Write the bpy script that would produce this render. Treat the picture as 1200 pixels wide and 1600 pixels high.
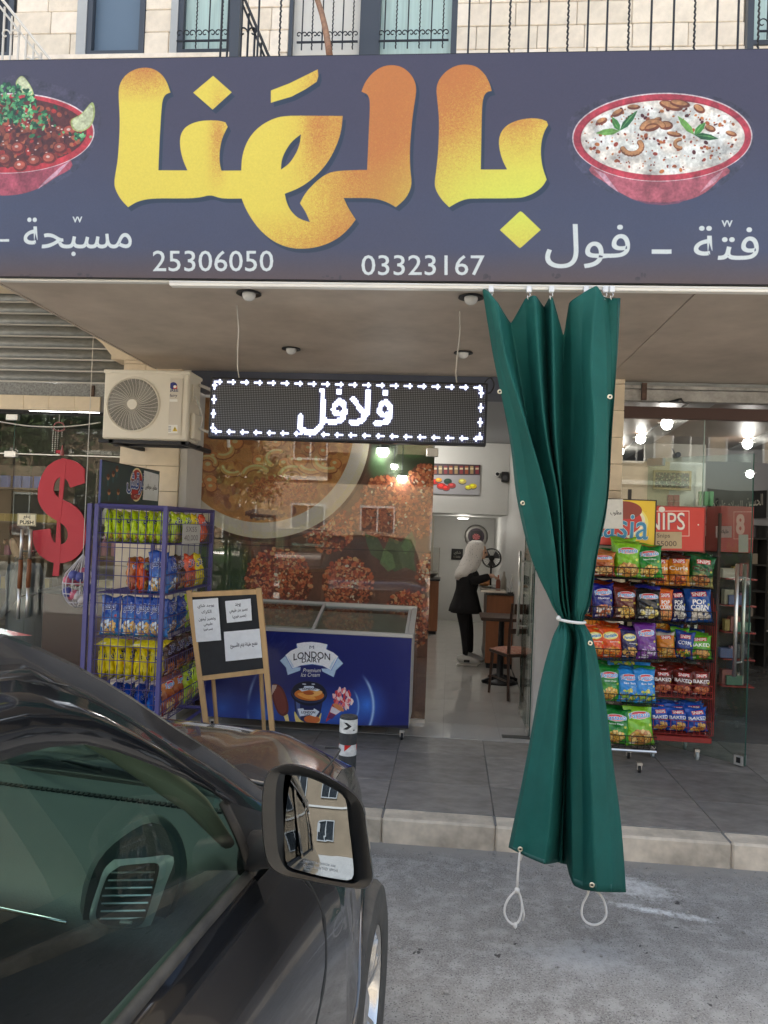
import bpy, bmesh, math, random
import numpy as np
from mathutils import Vector, Matrix
random.seed(7)
NP = np.random.RandomState(11)
R = math.radians
S = bpy.context.scene
COL = S.collection
for _o in list(bpy.data.objects):
    bpy.data.objects.remove(_o, do_unlink=True)

# ------------------------------------------------------------------ camera
CH = 1.80                                                  # eye height over the street
FW = Vector((104.0, 28.0, 1200.0)).normalized()            # where the shop's depth direction falls in the lens
UP = Vector((0.037, -1.0, 0.0))
UP = (UP - FW * UP.dot(FW)).normalized()
RT = UP.cross(FW) * -1.0                                   # lens coordinates: x right, y down, z forward
if RT.x < 0: RT = -RT
# rows: world axis in lens coordinates; a lens vector c maps to world (c.RT, c.FW, c.UP)
def lens_to_world(c): return Vector((c.dot(RT), c.dot(FW), c.dot(UP)))
cam_d = bpy.data.cameras.new('camera'); cam = bpy.data.objects.new('camera', cam_d); COL.objects.link(cam)
cam_d.sensor_fit = 'HORIZONTAL'; cam_d.sensor_width = 36.0; cam_d.lens = 36.0
cam_d.clip_start = 0.05; cam_d.clip_end = 300.0
cx_, cy_, cz_ = lens_to_world(Vector((1, 0, 0))), lens_to_world(Vector((0, -1, 0))), lens_to_world(Vector((0, 0, -1)))
M3 = Matrix((cx_, cy_, cz_)).transposed()
cam.matrix_world = Matrix.Translation((0, 0, CH)) @ M3.to_4x4()
S.camera = cam
EYE = Vector((0, 0, CH))
def ray(px, py):
    return lens_to_world(Vector((px - 600.0, py - 800.0, 1200.0)).normalized())
def P(px, py, Y=None, Z=None, X=None):
    d = ray(px, py)
    t = (Y / d.y) if Y is not None else ((Z - CH) / d.z if Z is not None else X / d.x)
    return EYE + d * t
def PP(px, py, n, c):                                      # ray meets the plane n.p = c
    d = ray(px, py); n = Vector(n)
    return EYE + d * ((c - n.dot(EYE)) / n.dot(d))

# ------------------------------------------------------------------ world, sun, exposure
SUN_EL, SUN_ROT = R(60), R(-28)
W = bpy.data.worlds.new('World'); S.world = W; W.use_nodes = True
nt = W.node_tree; nt.nodes.clear()
sky = nt.nodes.new('ShaderNodeTexSky'); sky.sky_type = 'NISHITA'; sky.sun_disc = False
sky.sun_elevation = SUN_EL; sky.sun_rotation = SUN_ROT; sky.dust_density = 6.0; sky.air_density = 0.7; sky.ozone_density = 1.0
bgn = nt.nodes.new('ShaderNodeBackground'); bgn.inputs[1].default_value = 0.15
wo = nt.nodes.new('ShaderNodeOutputWorld')
sky_tint = nt.nodes.new('ShaderNodeMix'); sky_tint.data_type = 'RGBA'; sky_tint.blend_type = 'MULTIPLY'; sky_tint.inputs[0].default_value = 1.0; sky_tint.inputs[7].default_value = (1.0, .97, .83, 1)   # warm tint on the sky light, in place of camera white balance
nt.links.new(sky.outputs[0], sky_tint.inputs[6]); nt.links.new(sky_tint.outputs[2], bgn.inputs[0]); nt.links.new(bgn.outputs[0], wo.inputs[0])
sl = bpy.data.lights.new('sun', 'SUN'); sl.energy = 4.6; sl.angle = R(0.5); sl.color = (1.0, 0.95, 0.87)
so = bpy.data.objects.new('sun', sl); COL.objects.link(so); so.location = (0, 5, 20)
sd = Vector((math.sin(SUN_ROT) * math.cos(SUN_EL), math.cos(SUN_ROT) * math.cos(SUN_EL), math.sin(SUN_EL)))  # towards the sun
so.rotation_euler = sd.to_track_quat('Z', 'Y').to_euler()
S.view_settings.view_transform = 'Standard'; S.view_settings.look = 'None'
S.view_settings.gamma = 1.0; S.view_settings.use_curve_mapping = False
S.view_settings.exposure = 2.55
S.cycles.use_denoising = True
S.cycles.max_bounces = 10; S.cycles.diffuse_bounces = 5; S.cycles.glossy_bounces = 5
S.cycles.transmission_bounces = 8; S.cycles.transparent_max_bounces = 16
S.cycles.sample_clamp_indirect = 6.0
S.cycles.caustics_reflective = False; S.cycles.caustics_refractive = False

# ------------------------------------------------------------------ objects
def tag(o, label=None, cat=None, group=None, kind=None):
    if label: o['label'] = label
    if cat: o['category'] = cat
    if group: o['group'] = group
    if kind: o['kind'] = kind
    return o
def thing(name, loc, label, cat, group=None, kind=None):
    o = bpy.data.objects.new(name, None); COL.objects.link(o); o.location = loc; o.empty_display_size = 0.1
    return tag(o, label, cat, group, kind)
def wmat(o):
    m = Matrix.Translation(o.location) @ o.rotation_euler.to_matrix().to_4x4() @ Matrix.Diagonal((*o.scale, 1))
    if o.parent: m = wmat(o.parent) @ o.matrix_parent_inverse @ m
    return m
def adopt(o, parent):
    if parent:
        o.parent = parent; o.matrix_parent_inverse = wmat(parent).inverted()
def base(name, loc):                                       # plain empty used while building a copyable thing at the origin
    return thing(name, loc, None, None)
def copy_tree(o, loc=None, rz=None, label=None, group=None, scale=None, parent=None):
    c = o.copy(); COL.objects.link(c)
    if parent: c.parent = parent
    for ch in o.children: copy_tree(ch, parent=c)
    if loc is not None: c.location = loc
    if rz is not None: c.rotation_euler = (0, 0, rz)
    if scale is not None: c.scale = scale
    if label: c['label'] = label
    if group: c['group'] = group
    return c

class MB:
    """collects geometry in world coordinates, links it as one mesh object"""
    def __init__(s): s.v = []; s.f = []; s.uv = {}; s.mi = {}; s.cur = 0
    def add(s, vs, fs, uvs=None):
        b = len(s.v); s.v += [tuple(p) for p in vs]
        for k, f in enumerate(fs):
            if uvs is not None: s.uv[len(s.f)] = uvs[k]
            if s.cur: s.mi[len(s.f)] = s.cur
            s.f.append([b + i for i in f])
        return s
    def box(s, a, b, ch=0.0, M=None):
        (x0, y0, z0), (x1, y1, z1) = [min(p, q) for p, q in zip(a, b)], [max(p, q) for p, q in zip(a, b)]
        if ch <= 0:
            vs = [(x, y, z) for z in (z0, z1) for y in (y0, y1) for x in (x0, x1)]
            fs = [(0, 2, 3, 1), (4, 5, 7, 6), (0, 1, 5, 4), (2, 6, 7, 3), (0, 4, 6, 2), (1, 3, 7, 5)]
        else:
            bm = bmesh.new(); bmesh.ops.create_cube(bm, size=1.0)
            for v in bm.verts:
                v.co = Vector(((x0 + x1) / 2 + v.co.x * (x1 - x0), (y0 + y1) / 2 + v.co.y * (y1 - y0), (z0 + z1) / 2 + v.co.z * (z1 - z0)))
            ch = min(ch, (x1 - x0) * .45, (y1 - y0) * .45, (z1 - z0) * .45)
            bmesh.ops.bevel(bm, geom=bm.edges[:] + bm.verts[:], offset=ch, segments=1, profile=0.5, affect='EDGES')
            bm.verts.index_update()
            vs = [v.co.copy() for v in bm.verts]; fs = [[v.index for v in f.verts] for f in bm.faces]; bm.free()
        if M is not None: vs = [M @ Vector(v) for v in vs]
        return s.add(vs, fs)
    def tube(s, pts, r, n=8, closed=False, caps=True, flat=None):
        pts = [Vector(p) for p in pts]; m = len(pts); rings = []
        rr = r if isinstance(r, (list, tuple)) else [r] * m
        prev = None
        for i, p in enumerate(pts):
            a = pts[i - 1] if (i > 0 or closed) else p; b = pts[(i + 1) % m] if (i < m - 1 or closed) else p
            t = (b - a)
            t = t.normalized() if t.length > 1e-9 else Vector((0, 0, 1))
            if prev is None:
                ref = Vector((0, 0, 1)) if abs(t.z) < 0.9 else Vector((1, 0, 0))
                u = t.cross(ref).normalized()
            else:
                u = (prev - t * prev.dot(t)); u = u.normalized() if u.length > 1e-6 else t.orthogonal().normalized()
            prev = u; w = t.cross(u)
            q = flat if flat else 1.0
            rings.append([p + (u * math.cos(2 * math.pi * k / n) + w * math.sin(2 * math.pi * k / n) * q) * rr[i] for k in range(n)])
        vs = [v for rg in rings for v in rg]; fs = []
        for i in range(m if closed else m - 1):
            j = (i + 1) % m
            for k in range(n):
                l = (k + 1) % n; fs.append((i * n + k, i * n + l, j * n + l, j * n + k))
        if caps and not closed:
            fs.append(tuple(range(n - 1, -1, -1))); fs.append(tuple((m - 1) * n + k for k in range(n)))
        return s.add(vs, fs)
    def bar(s, a, b, r, n=6): return s.tube([a, b], r, n)
    def lathe(s, prof, c=(0, 0, 0), n=20, axis='z', cap=True):
        vs = []; fs = []; m = len(prof)
        for (r, h) in prof:
            for k in range(n):
                a = 2 * math.pi * k / n; x, y = r * math.cos(a), r * math.sin(a)
                q = (x, y, h) if axis == 'z' else ((x, h, y) if axis == 'y' else (h, x, y))
                vs.append((c[0] + q[0], c[1] + q[1], c[2] + q[2]))
        for i in range(m - 1):
            for k in range(n):
                l = (k + 1) % n; fs.append((i * n + k, i * n + l, (i + 1) * n + l, (i + 1) * n + k))
        if cap: fs.append(tuple(range(n))); fs.append(tuple((m - 1) * n + k for k in range(n)))
        return s.add(vs, fs)
    def prism(s, loop, vec):                                # extrude a flat loop of 3-D points by vec
        loop = [Vector(p) for p in loop]; n = len(loop); vec = Vector(vec)
        vs = loop + [p + vec for p in loop]
        fs = [tuple(range(n)), tuple(range(2 * n - 1, n - 1, -1))] + [(i, (i + 1) % n, n + (i + 1) % n, n + i) for i in range(n)]
        return s.add(vs, fs)
    def grid(s, rows, uv=False, closed=False):
        nr, nc = len(rows), len(rows[0]); vs = [p for r in rows for p in r]; fs = []; uvs = []
        for i in range(nr - 1):
            for j in range(nc if closed else nc - 1):
                l = (j + 1) % nc
                fs.append((i * nc + j, i * nc + l, (i + 1) * nc + l, (i + 1) * nc + j))
                if uv:
                    u0, u1, v0, v1 = j / (nc - 1), (j + 1) / (nc - 1), 1 - i / (nr - 1), 1 - (i + 1) / (nr - 1)
                    uvs.append([(u0, v0), (u1, v0), (u1, v1), (u0, v1)])
        return s.add(vs, fs, uvs if uv else None)
    def quad(s, a, b, c, d):                                # UV 0,0 / 1,0 / 1,1 / 0,1
        return s.add([a, b, c, d], [(0, 1, 2, 3)], [[(0, 0), (1, 0), (1, 1), (0, 1)]])
    def mesh(s, name):
        me = bpy.data.meshes.new(name); me.from_pydata(s.v, [], s.f)
        if s.uv:
            ul = me.uv_layers.new(name='UVMap')
            for fi, p in enumerate(me.polygons):
                q = s.uv.get(fi)
                if q:
                    for k, li in enumerate(p.loop_indices): ul.data[li].uv = q[k]
        for fi, k in s.mi.items(): me.polygons[fi].material_index = k
        return me
    def build(s, name, mat, parent=None, smooth=False, auto=None, sub=0, solid=None, bevel=None, fixn=True):
        me = s.mesh(name)
        if fixn:
            bm = bmesh.new(); bm.from_mesh(me); bmesh.ops.recalc_face_normals(bm, faces=bm.faces); bm.to_mesh(me); bm.free()
        o = bpy.data.objects.new(name, me); COL.objects.link(o)
        for m in (mat if isinstance(mat, (list, tuple)) else [mat]): me.materials.append(m)
        if smooth or auto:
            me.polygons.foreach_set('use_smooth', [True] * len(me.polygons))
            if auto:
                me.update()
                bm = bmesh.new(); bm.from_mesh(me)
                for e in bm.edges:
                    if len(e.link_faces) == 2 and e.calc_face_angle(0) > R(auto): e.smooth = False
                bm.to_mesh(me); bm.free()
        # put the origin at the mesh's own base so that children sit sensibly
        if len(me.vertices):
            co = np.empty(len(me.vertices) * 3); me.vertices.foreach_get('co', co); co = co.reshape(-1, 3)
            c = Vector(((co[:, 0].min() + co[:, 0].max()) / 2, (co[:, 1].min() + co[:, 1].max()) / 2, co[:, 2].min()))
            me.transform(Matrix.Translation(-c)); o.location = c
        if solid: md = o.modifiers.new('s', 'SOLIDIFY'); md.thickness = solid; md.offset = 0
        if bevel: md = o.modifiers.new('b', 'BEVEL'); md.width = bevel; md.segments = 2; md.limit_method = 'ANGLE'; md.angle_limit = R(40)
        if sub: md = o.modifiers.new('u', 'SUBSURF'); md.levels = sub; md.render_levels = sub
        adopt(o, parent)
        return o
def dup(o, loc=None, parent=None, rot=None):               # a copy sharing the mesh, laid by world location
    c = o.copy(); COL.objects.link(c)
    if parent is None: parent = o.parent
    c.parent = None; c.matrix_parent_inverse = Matrix.Identity(4)
    if loc is not None: c.location = loc
    if rot is not None: c.rotation_euler = rot
    adopt(c, parent)
    return c

# ------------------------------------------------------------------ materials
MATS = {}
def mat(name, col=(.5, .5, .5), rough=.6, metal=0., spec=.5, var=0., vscale=3., bump=0., bscale=40., vcol=None, coat=0., trans=0., ior=1.45,
        emit=None, estr=0., alpha=1., detail=4., aniso=(1, 1, 1), rvar=0., bdist=0.004, sheen=0., coords='Object'):
    if name in MATS: return MATS[name]
    m = bpy.data.materials.new(name); m.use_nodes = True; n = m.node_tree.nodes; L = m.node_tree.links
    b = n['Principled BSDF']; b.inputs['Base Color'].default_value = (*col, 1); b.inputs['Roughness'].default_value = rough
    b.inputs['Metallic'].default_value = metal; b.inputs['Specular IOR Level'].default_value = spec
    b.inputs['Coat Weight'].default_value = coat; b.inputs['Coat Roughness'].default_value = 0.03
    b.inputs['Transmission Weight'].default_value = trans; b.inputs['IOR'].default_value = ior; b.inputs['Alpha'].default_value = alpha
    b.inputs['Sheen Weight'].default_value = sheen
    if emit: b.inputs['Emission Color'].default_value = (*emit, 1); b.inputs['Emission Strength'].default_value = estr
    if var or bump or rvar:
        tc = n.new('ShaderNodeTexCoord'); mp = n.new('ShaderNodeMapping'); mp.inputs['Scale'].default_value = aniso
        L.new(tc.outputs[coords], mp.inputs[0])
        if var or rvar:
            nz = n.new('ShaderNodeTexNoise'); nz.inputs['Scale'].default_value = vscale; nz.inputs['Detail'].default_value = detail
            nz.inputs['Roughness'].default_value = .65; L.new(mp.outputs[0], nz.inputs[0])
            rp = n.new('ShaderNodeMapRange'); rp.inputs[1].default_value = .3; rp.inputs[2].default_value = .7; L.new(nz.outputs[0], rp.inputs[0])
            if var:
                mx = n.new('ShaderNodeMix'); mx.data_type = 'RGBA'
                c2 = vcol if vcol else tuple(c * (1 - var) for c in col); c1 = col if vcol else tuple(min(1, c * (1 + var * .6)) for c in col)
                mx.inputs[6].default_value = (*c1, 1); mx.inputs[7].default_value = (*c2, 1)
                L.new(rp.outputs[0], mx.inputs[0]); L.new(mx.outputs[2], b.inputs['Base Color'])
            if rvar:
                rr = n.new('ShaderNodeMapRange'); rr.inputs[3].default_value = max(.02, rough - rvar); rr.inputs[4].default_value = min(1, rough + rvar)
                L.new(nz.outputs[0], rr.inputs[0]); L.new(rr.outputs[0], b.inputs['Roughness'])
        if bump:
            n2 = n.new('ShaderNodeTexNoise'); n2.inputs['Scale'].default_value = bscale; n2.inputs['Detail'].default_value = 5
            L.new(mp.outputs[0], n2.inputs[0]); bp = n.new('ShaderNodeBump'); bp.inputs['Strength'].default_value = bump
            bp.inputs['Distance'].default_value = bdist; L.new(n2.outputs[0], bp.inputs['Height']); L.new(bp.outputs[0], b.inputs['Normal'])
    MATS[name] = m
    return m
def glass(name, tint=(.93, .97, .95), rough=0.0, refl=1.0):
    """thin sheet: clear with a mirror-like Fresnel sheen (no refraction needed for a pane a few mm thick)"""
    if name in MATS: return MATS[name]
    m = bpy.data.materials.new(name); m.use_nodes = True; n = m.node_tree.nodes; L = m.node_tree.links; n.clear()
    t = n.new('ShaderNodeBsdfTransparent'); t.inputs[0].default_value = (*tint, 1)
    g = n.new('ShaderNodeBsdfGlossy'); g.inputs['Roughness'].default_value = rough
    lw = n.new('ShaderNodeLayerWeight'); lw.inputs[0].default_value = .5        # facing is the same from both sides of the sheet
    pw = n.new('ShaderNodeMath'); pw.operation = 'POWER'; pw.inputs[1].default_value = 4.0; L.new(lw.outputs['Facing'], pw.inputs[0])
    f = n.new('ShaderNodeMath'); f.operation = 'MULTIPLY_ADD'; f.inputs[1].default_value = .90; f.inputs[2].default_value = .055; L.new(pw.outputs[0], f.inputs[0])
    mu = n.new('ShaderNodeMath'); mu.operation = 'MULTIPLY'; mu.inputs[1].default_value = refl; mu.use_clamp = True
    mx = n.new('ShaderNodeMixShader'); o = n.new('ShaderNodeOutputMaterial')
    L.new(f.outputs[0], mu.inputs[0]); L.new(mu.outputs[0], mx.inputs[0]); L.new(t.outputs[0], mx.inputs[1]); L.new(g.outputs[0], mx.inputs[2])
    L.new(mx.outputs[0], o.inputs[0]); MATS[name] = m
    return m
def printmat(name, img, rough=.5, bump=0., bscale=30., coat=0., emit=0., spec=.5, bdist=.004):
    m = bpy.data.materials.new(name); m.use_nodes = True; n = m.node_tree.nodes; L = m.node_tree.links
    b = n['Principled BSDF']; b.inputs['Roughness'].default_value = rough; b.inputs['Coat Weight'].default_value = coat
    b.inputs['Specular IOR Level'].default_value = spec
    ti = n.new('ShaderNodeTexImage'); ti.image = img; ti.extension = 'EXTEND'; L.new(ti.outputs[0], b.inputs['Base Color'])
    if emit: L.new(ti.outputs[0], b.inputs['Emission Color']); b.inputs['Emission Strength'].default_value = emit
    if bump:
        tc = n.new('ShaderNodeTexCoord'); n2 = n.new('ShaderNodeTexNoise'); n2.inputs['Scale'].default_value = bscale; n2.inputs['Detail'].default_value = 3
        L.new(tc.outputs['Object'], n2.inputs[0]); bp = n.new('ShaderNodeBump'); bp.inputs['Strength'].default_value = bump; bp.inputs['Distance'].default_value = bdist
        L.new(n2.outputs[0], bp.inputs['Height']); L.new(bp.outputs[0], b.inputs['Normal'])
    return m

# ------------------------------------------------------------------ a small painter for flat prints (all generated here)
AR = {}
for _c, _b, _n in (('ا', 0xFE8D, 2), ('إ', 0xFE87, 2), ('أ', 0xFE83, 2), ('ب', 0xFE8F, 4), ('ة', 0xFE93, 2), ('ت', 0xFE95, 4), ('ج', 0xFE9D, 4), ('ح', 0xFEA1, 4), ('خ', 0xFEA5, 4),
                   ('د', 0xFEA9, 2), ('ر', 0xFEAD, 2), ('ز', 0xFEAF, 2), ('س', 0xFEB1, 4), ('ش', 0xFEB5, 4), ('ص', 0xFEB9, 4), ('ط', 0xFEC1, 4), ('ظ', 0xFEC5, 4),
                   ('ع', 0xFEC9, 4), ('ف', 0xFED1, 4), ('ق', 0xFED5, 4), ('ك', 0xFED9, 4), ('ل', 0xFEDD, 4), ('م', 0xFEE1, 4), ('ن', 0xFEE5, 4), ('ه', 0xFEE9, 4),
                   ('و', 0xFEED, 2), ('ي', 0xFEF1, 4)):
    AR[_c] = (_b, _n)
def arabic(s):
    out = []
    for w in s.split(' '):
        i = 0; g = []
        L = list(w)
        toks = []
        while i < len(L):
            if L[i] == 'ل' and i + 1 < len(L) and L[i + 1] == 'ا': toks.append(('LA', 0xFEFB, 2)); i += 2
            elif L[i] in AR: toks.append((L[i], *AR[L[i]])); i += 1
            else: toks.append((L[i], None, 0)); i += 1
        for k, (c, b, n) in enumerate(toks):
            if b is None: g.append({'(': ')', ')': '('}.get(c, c)); continue
            pj = k > 0 and toks[k - 1][2] == 4; nj = n == 4 and k + 1 < len(toks) and toks[k + 1][1] is not None
            g.append(chr(b + ((3 if pj else 2) if nj else (1 if pj else 0))))
        out.append(''.join(reversed(g)))
    return ' '.join(reversed(out))
_TX = {}
def text_tris(s):
    if s in _TX: return _TX[s]
    c = bpy.data.curves.new('txt', 'FONT'); c.body = s; c.resolution_u = 3
    o = bpy.data.objects.new('txt', c); COL.objects.link(o)
    ev = o.evaluated_get(bpy.context.evaluated_depsgraph_get()); me = ev.to_mesh(); me.calc_loop_triangles()
    v = np.array([(p.co.x, p.co.y) for p in me.vertices]); t = np.array([tuple(l.vertices) for l in me.loop_triangles])
    ev.to_mesh_clear(); bpy.data.objects.remove(o, do_unlink=True); bpy.data.curves.remove(c)
    tr = v[t] if len(t) else np.zeros((0, 3, 2)); mn, mx = v.min(0), v.max(0)
    _TX[s] = ((tr - mn) / (mx - mn), (mx - mn)[0] / (mx - mn)[1])
    return _TX[s]
def vnoise(h, w, cell, seed=0, octs=3):
    r = np.random.RandomState(seed); out = np.zeros((h, w)); amp = 1.; tot = 0
    for k in range(octs):
        gh, gw = int(h / cell) + 3, int(w / cell) + 3; g = r.rand(gh, gw)
        y = np.arange(h) / cell; x = np.arange(w) / cell; yi = y.astype(int); xi = x.astype(int)
        fy = (y - yi)[:, None]; fx = (x - xi)[None]; fy = fy * fy * (3 - 2 * fy); fx = fx * fx * (3 - 2 * fx)
        a = g[yi][:, xi]; b = g[yi][:, xi + 1]; c = g[yi + 1][:, xi]; d = g[yi + 1][:, xi + 1]
        out += amp * ((a * (1 - fx) + b * fx) * (1 - fy) + (c * (1 - fx) + d * fx) * fy); tot += amp; amp *= .5; cell = max(1.2, cell / 2)
    return out / tot
class Canvas:
    """h x w picture; coordinates run right and down; T maps the caller's coordinates to pixels"""
    def __init__(s, w, h, col=(1, 1, 1), T=None):
        s.w, s.h = w, h; s.a = np.ones((h, w, 3)) * np.array(col); s.T = T
    def tp(s, pts):
        pts = np.asarray(pts, float)
        return s.T(pts) if s.T else pts
    def mask(s, polys, raw=False, ss=3):
        ps = [np.asarray(p, float) if raw else s.tp(p) for p in polys]
        m = np.zeros((s.h, s.w + 1)); al = np.vstack(ps)
        y0 = max(0, int(al[:, 1].min())); y1 = min(s.h, int(al[:, 1].max()) + 1)
        e = np.vstack([np.hstack([p, np.roll(p, -1, 0)]) for p in ps])
        for y in range(y0, y1):
            row = m[y]
            for k in range(ss):
                yy = y + (k + .5) / ss
                c = (e[:, 1] <= yy) != (e[:, 3] <= yy)
                if not c.any(): continue
                q = e[c]; xs = np.sort(q[:, 0] + (yy - q[:, 1]) / (q[:, 3] - q[:, 1]) * (q[:, 2] - q[:, 0])); xs = np.clip(xs, 0, s.w)
                for a, b in zip(xs[::2], xs[1::2]):
                    ia, ib = int(a), int(b)
                    if ia == ib: row[ia] += (b - a) / ss
                    else:
                        row[ia] += (ia + 1 - a) / ss; row[ia + 1:ib] += 1. / ss; row[ib] += (b - ib) / ss
        return np.clip(m[:, :s.w], 0, 1)
    def blend(s, m, col, alpha=1.):
        c = np.asarray(col, float); k = (m * alpha)[..., None]
        s.a = s.a * (1 - k) + c * k
    def poly(s, pts, col, alpha=1.): s.blend(s.mask([pts]), col, alpha)
    def rect(s, x0, y0, x1, y1, col, alpha=1.): s.poly([(x0, y0), (x1, y0), (x1, y1), (x0, y1)], col, alpha)
    def ell(s, cx, cy, rx, ry, col, rot=0., alpha=1., soft=.8, raw=False):
        """fast stamped ellipse, in pixels after T"""
        if not raw and s.T:
            p = s.tp([(cx, cy), (cx + rx, cy), (cx, cy + ry)]); rx = abs(p[1, 0] - p[0, 0]); ry = abs(p[2, 1] - p[0, 1]); cx, cy = p[0]
        r = max(rx, ry) + 2; x0, x1, y0, y1 = max(0, int(cx - r)), min(s.w, int(cx + r) + 1), max(0, int(cy - r)), min(s.h, int(cy + r) + 1)
        if x1 <= x0 or y1 <= y0: return
        X, Y = np.meshgrid(np.arange(x0, x1) + .5 - cx, np.arange(y0, y1) + .5 - cy); c, t = math.cos(rot), math.sin(rot)
        u = (X * c + Y * t) / rx; v = (-X * t + Y * c) / ry; d = np.sqrt(u * u + v * v)
        m = np.clip((1 - d) * min(rx, ry) / soft + .5, 0, 1)[..., None] * alpha
        s.a[y0:y1, x0:x1] = s.a[y0:y1, x0:x1] * (1 - m) + np.asarray(col) * m
    def text(s, t, x0, y0, x1, y1, col, alpha=1., rot=0., warp=None, ar=False, bold=0.):
        if not t.strip(): return
        if ar: t = arabic(t)
        tr, asp = text_tris(t); q = tr.copy().reshape(-1, 2)
        if y1 is None: y1 = y0 + (x1 - x0) / asp
        x = x0 + q[:, 0] * (x1 - x0); y = y1 - q[:, 1] * (y1 - y0)
        if warp: x, y = warp(x, y)
        if rot:
            mx, my = (x0 + x1) / 2, (y0 + y1) / 2; c, n_ = math.cos(rot), math.sin(rot)
            x, y = mx + (x - mx) * c - (y - my) * n_, my + (x - mx) * n_ + (y - my) * c
        p = s.tp(np.stack([x, y], 1)).reshape(-1, 3, 2)
        bx0, by0 = np.floor(p.reshape(-1, 2).min(0)).astype(int) - 2; bx1, by1 = np.ceil(p.reshape(-1, 2).max(0)).astype(int) + 3
        K = 4; bx0, by0 = max(bx0, 0), max(by0, 0); bx1, by1 = min(bx1, s.w), min(by1, s.h)
        if bx1 <= bx0 or by1 <= by0: return
        m = np.zeros(((by1 - by0) * K, (bx1 - bx0) * K), bool)
        for (a, b, c) in (p - (bx0, by0)) * K:
            lo = np.maximum(np.floor(np.minimum(np.minimum(a, b), c) - .6).astype(int), 0); hi = np.ceil(np.maximum(np.maximum(a, b), c) + .6).astype(int)
            hx, hy = min(hi[0] + 1, m.shape[1]), min(hi[1] + 1, m.shape[0])
            if hx <= lo[0] or hy <= lo[1]: continue
            X = np.arange(lo[0], hx)[None] + .5; Y = np.arange(lo[1], hy)[:, None] + .5
            d = (b[0] - a[0]) * (c[1] - a[1]) - (b[1] - a[1]) * (c[0] - a[0])
            if abs(d) < 1e-9: continue
            g = 1 if d > 0 else -1
            e1 = g * ((b[0] - a[0]) * (Y - a[1]) - (b[1] - a[1]) * (X - a[0])); e2 = g * ((c[0] - b[0]) * (Y - b[1]) - (c[1] - b[1]) * (X - b[0]))
            e3 = g * ((a[0] - c[0]) * (Y - c[1]) - (a[1] - c[1]) * (X - c[0]))
            m[lo[1]:hy, lo[0]:hx] |= (e1 >= -.01) & (e2 >= -.01) & (e3 >= -.01)
        if bold:
            k = max(1, int(bold * K)); mm = m.copy()
            for dx, dy in ((k, 0), (-k, 0), (0, k), (0, -k), (k, k), (-k, -k), (k, -k), (-k, k)): mm |= np.roll(np.roll(m, dx, 1), dy, 0)
            m = mm
        cov = m.reshape(by1 - by0, K, bx1 - bx0, K).mean((1, 3))
        full = (cov * alpha)[..., None]; v = s.a[by0:by1, bx0:bx1]
        s.a[by0:by1, bx0:bx1] = v * (1 - full) + np.asarray(col) * full
    def grain(s, amt, cell=2, seed=1, octs=2):
        s.a *= (1 + amt * (vnoise(s.h, s.w, cell, seed, octs) - .5) * 2)[..., None]
    def image(s, name):
        im = bpy.data.images.new(name, s.w, s.h); px = np.ones((s.h, s.w, 4), np.float32)
        px[..., :3] = np.clip(s.a, 0, 1)[::-1]; im.pixels.foreach_set(px.ravel()); im.update(); im.pack()
        return im
def smooth_path(pts, n=6, closed=True):
    """Catmull-Rom through points"""
    pts = [np.array(p, float) for p in pts]; m = len(pts); out = []
    for i in range(m if closed else m - 1):
        p0, p1, p2, p3 = (pts[(i - 1) % m] if closed or i > 0 else pts[i]), pts[i], pts[(i + 1) % m], (pts[(i + 2) % m] if closed or i + 2 < m else pts[i + 1])
        for k in range(n):
            t = k / n
            out.append(.5 * ((2 * p1) + (-p0 + p2) * t + (2 * p0 - 5 * p1 + 4 * p2 - p3) * t * t + (-p0 + 3 * p1 - 3 * p2 + p3) * t ** 3))
    if not closed: out.append(pts[-1])
    return out
def lerp(a, b, t): return a + (b - a) * t
def interp(x, xs, ys): return float(np.interp(x, xs, ys))
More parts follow.
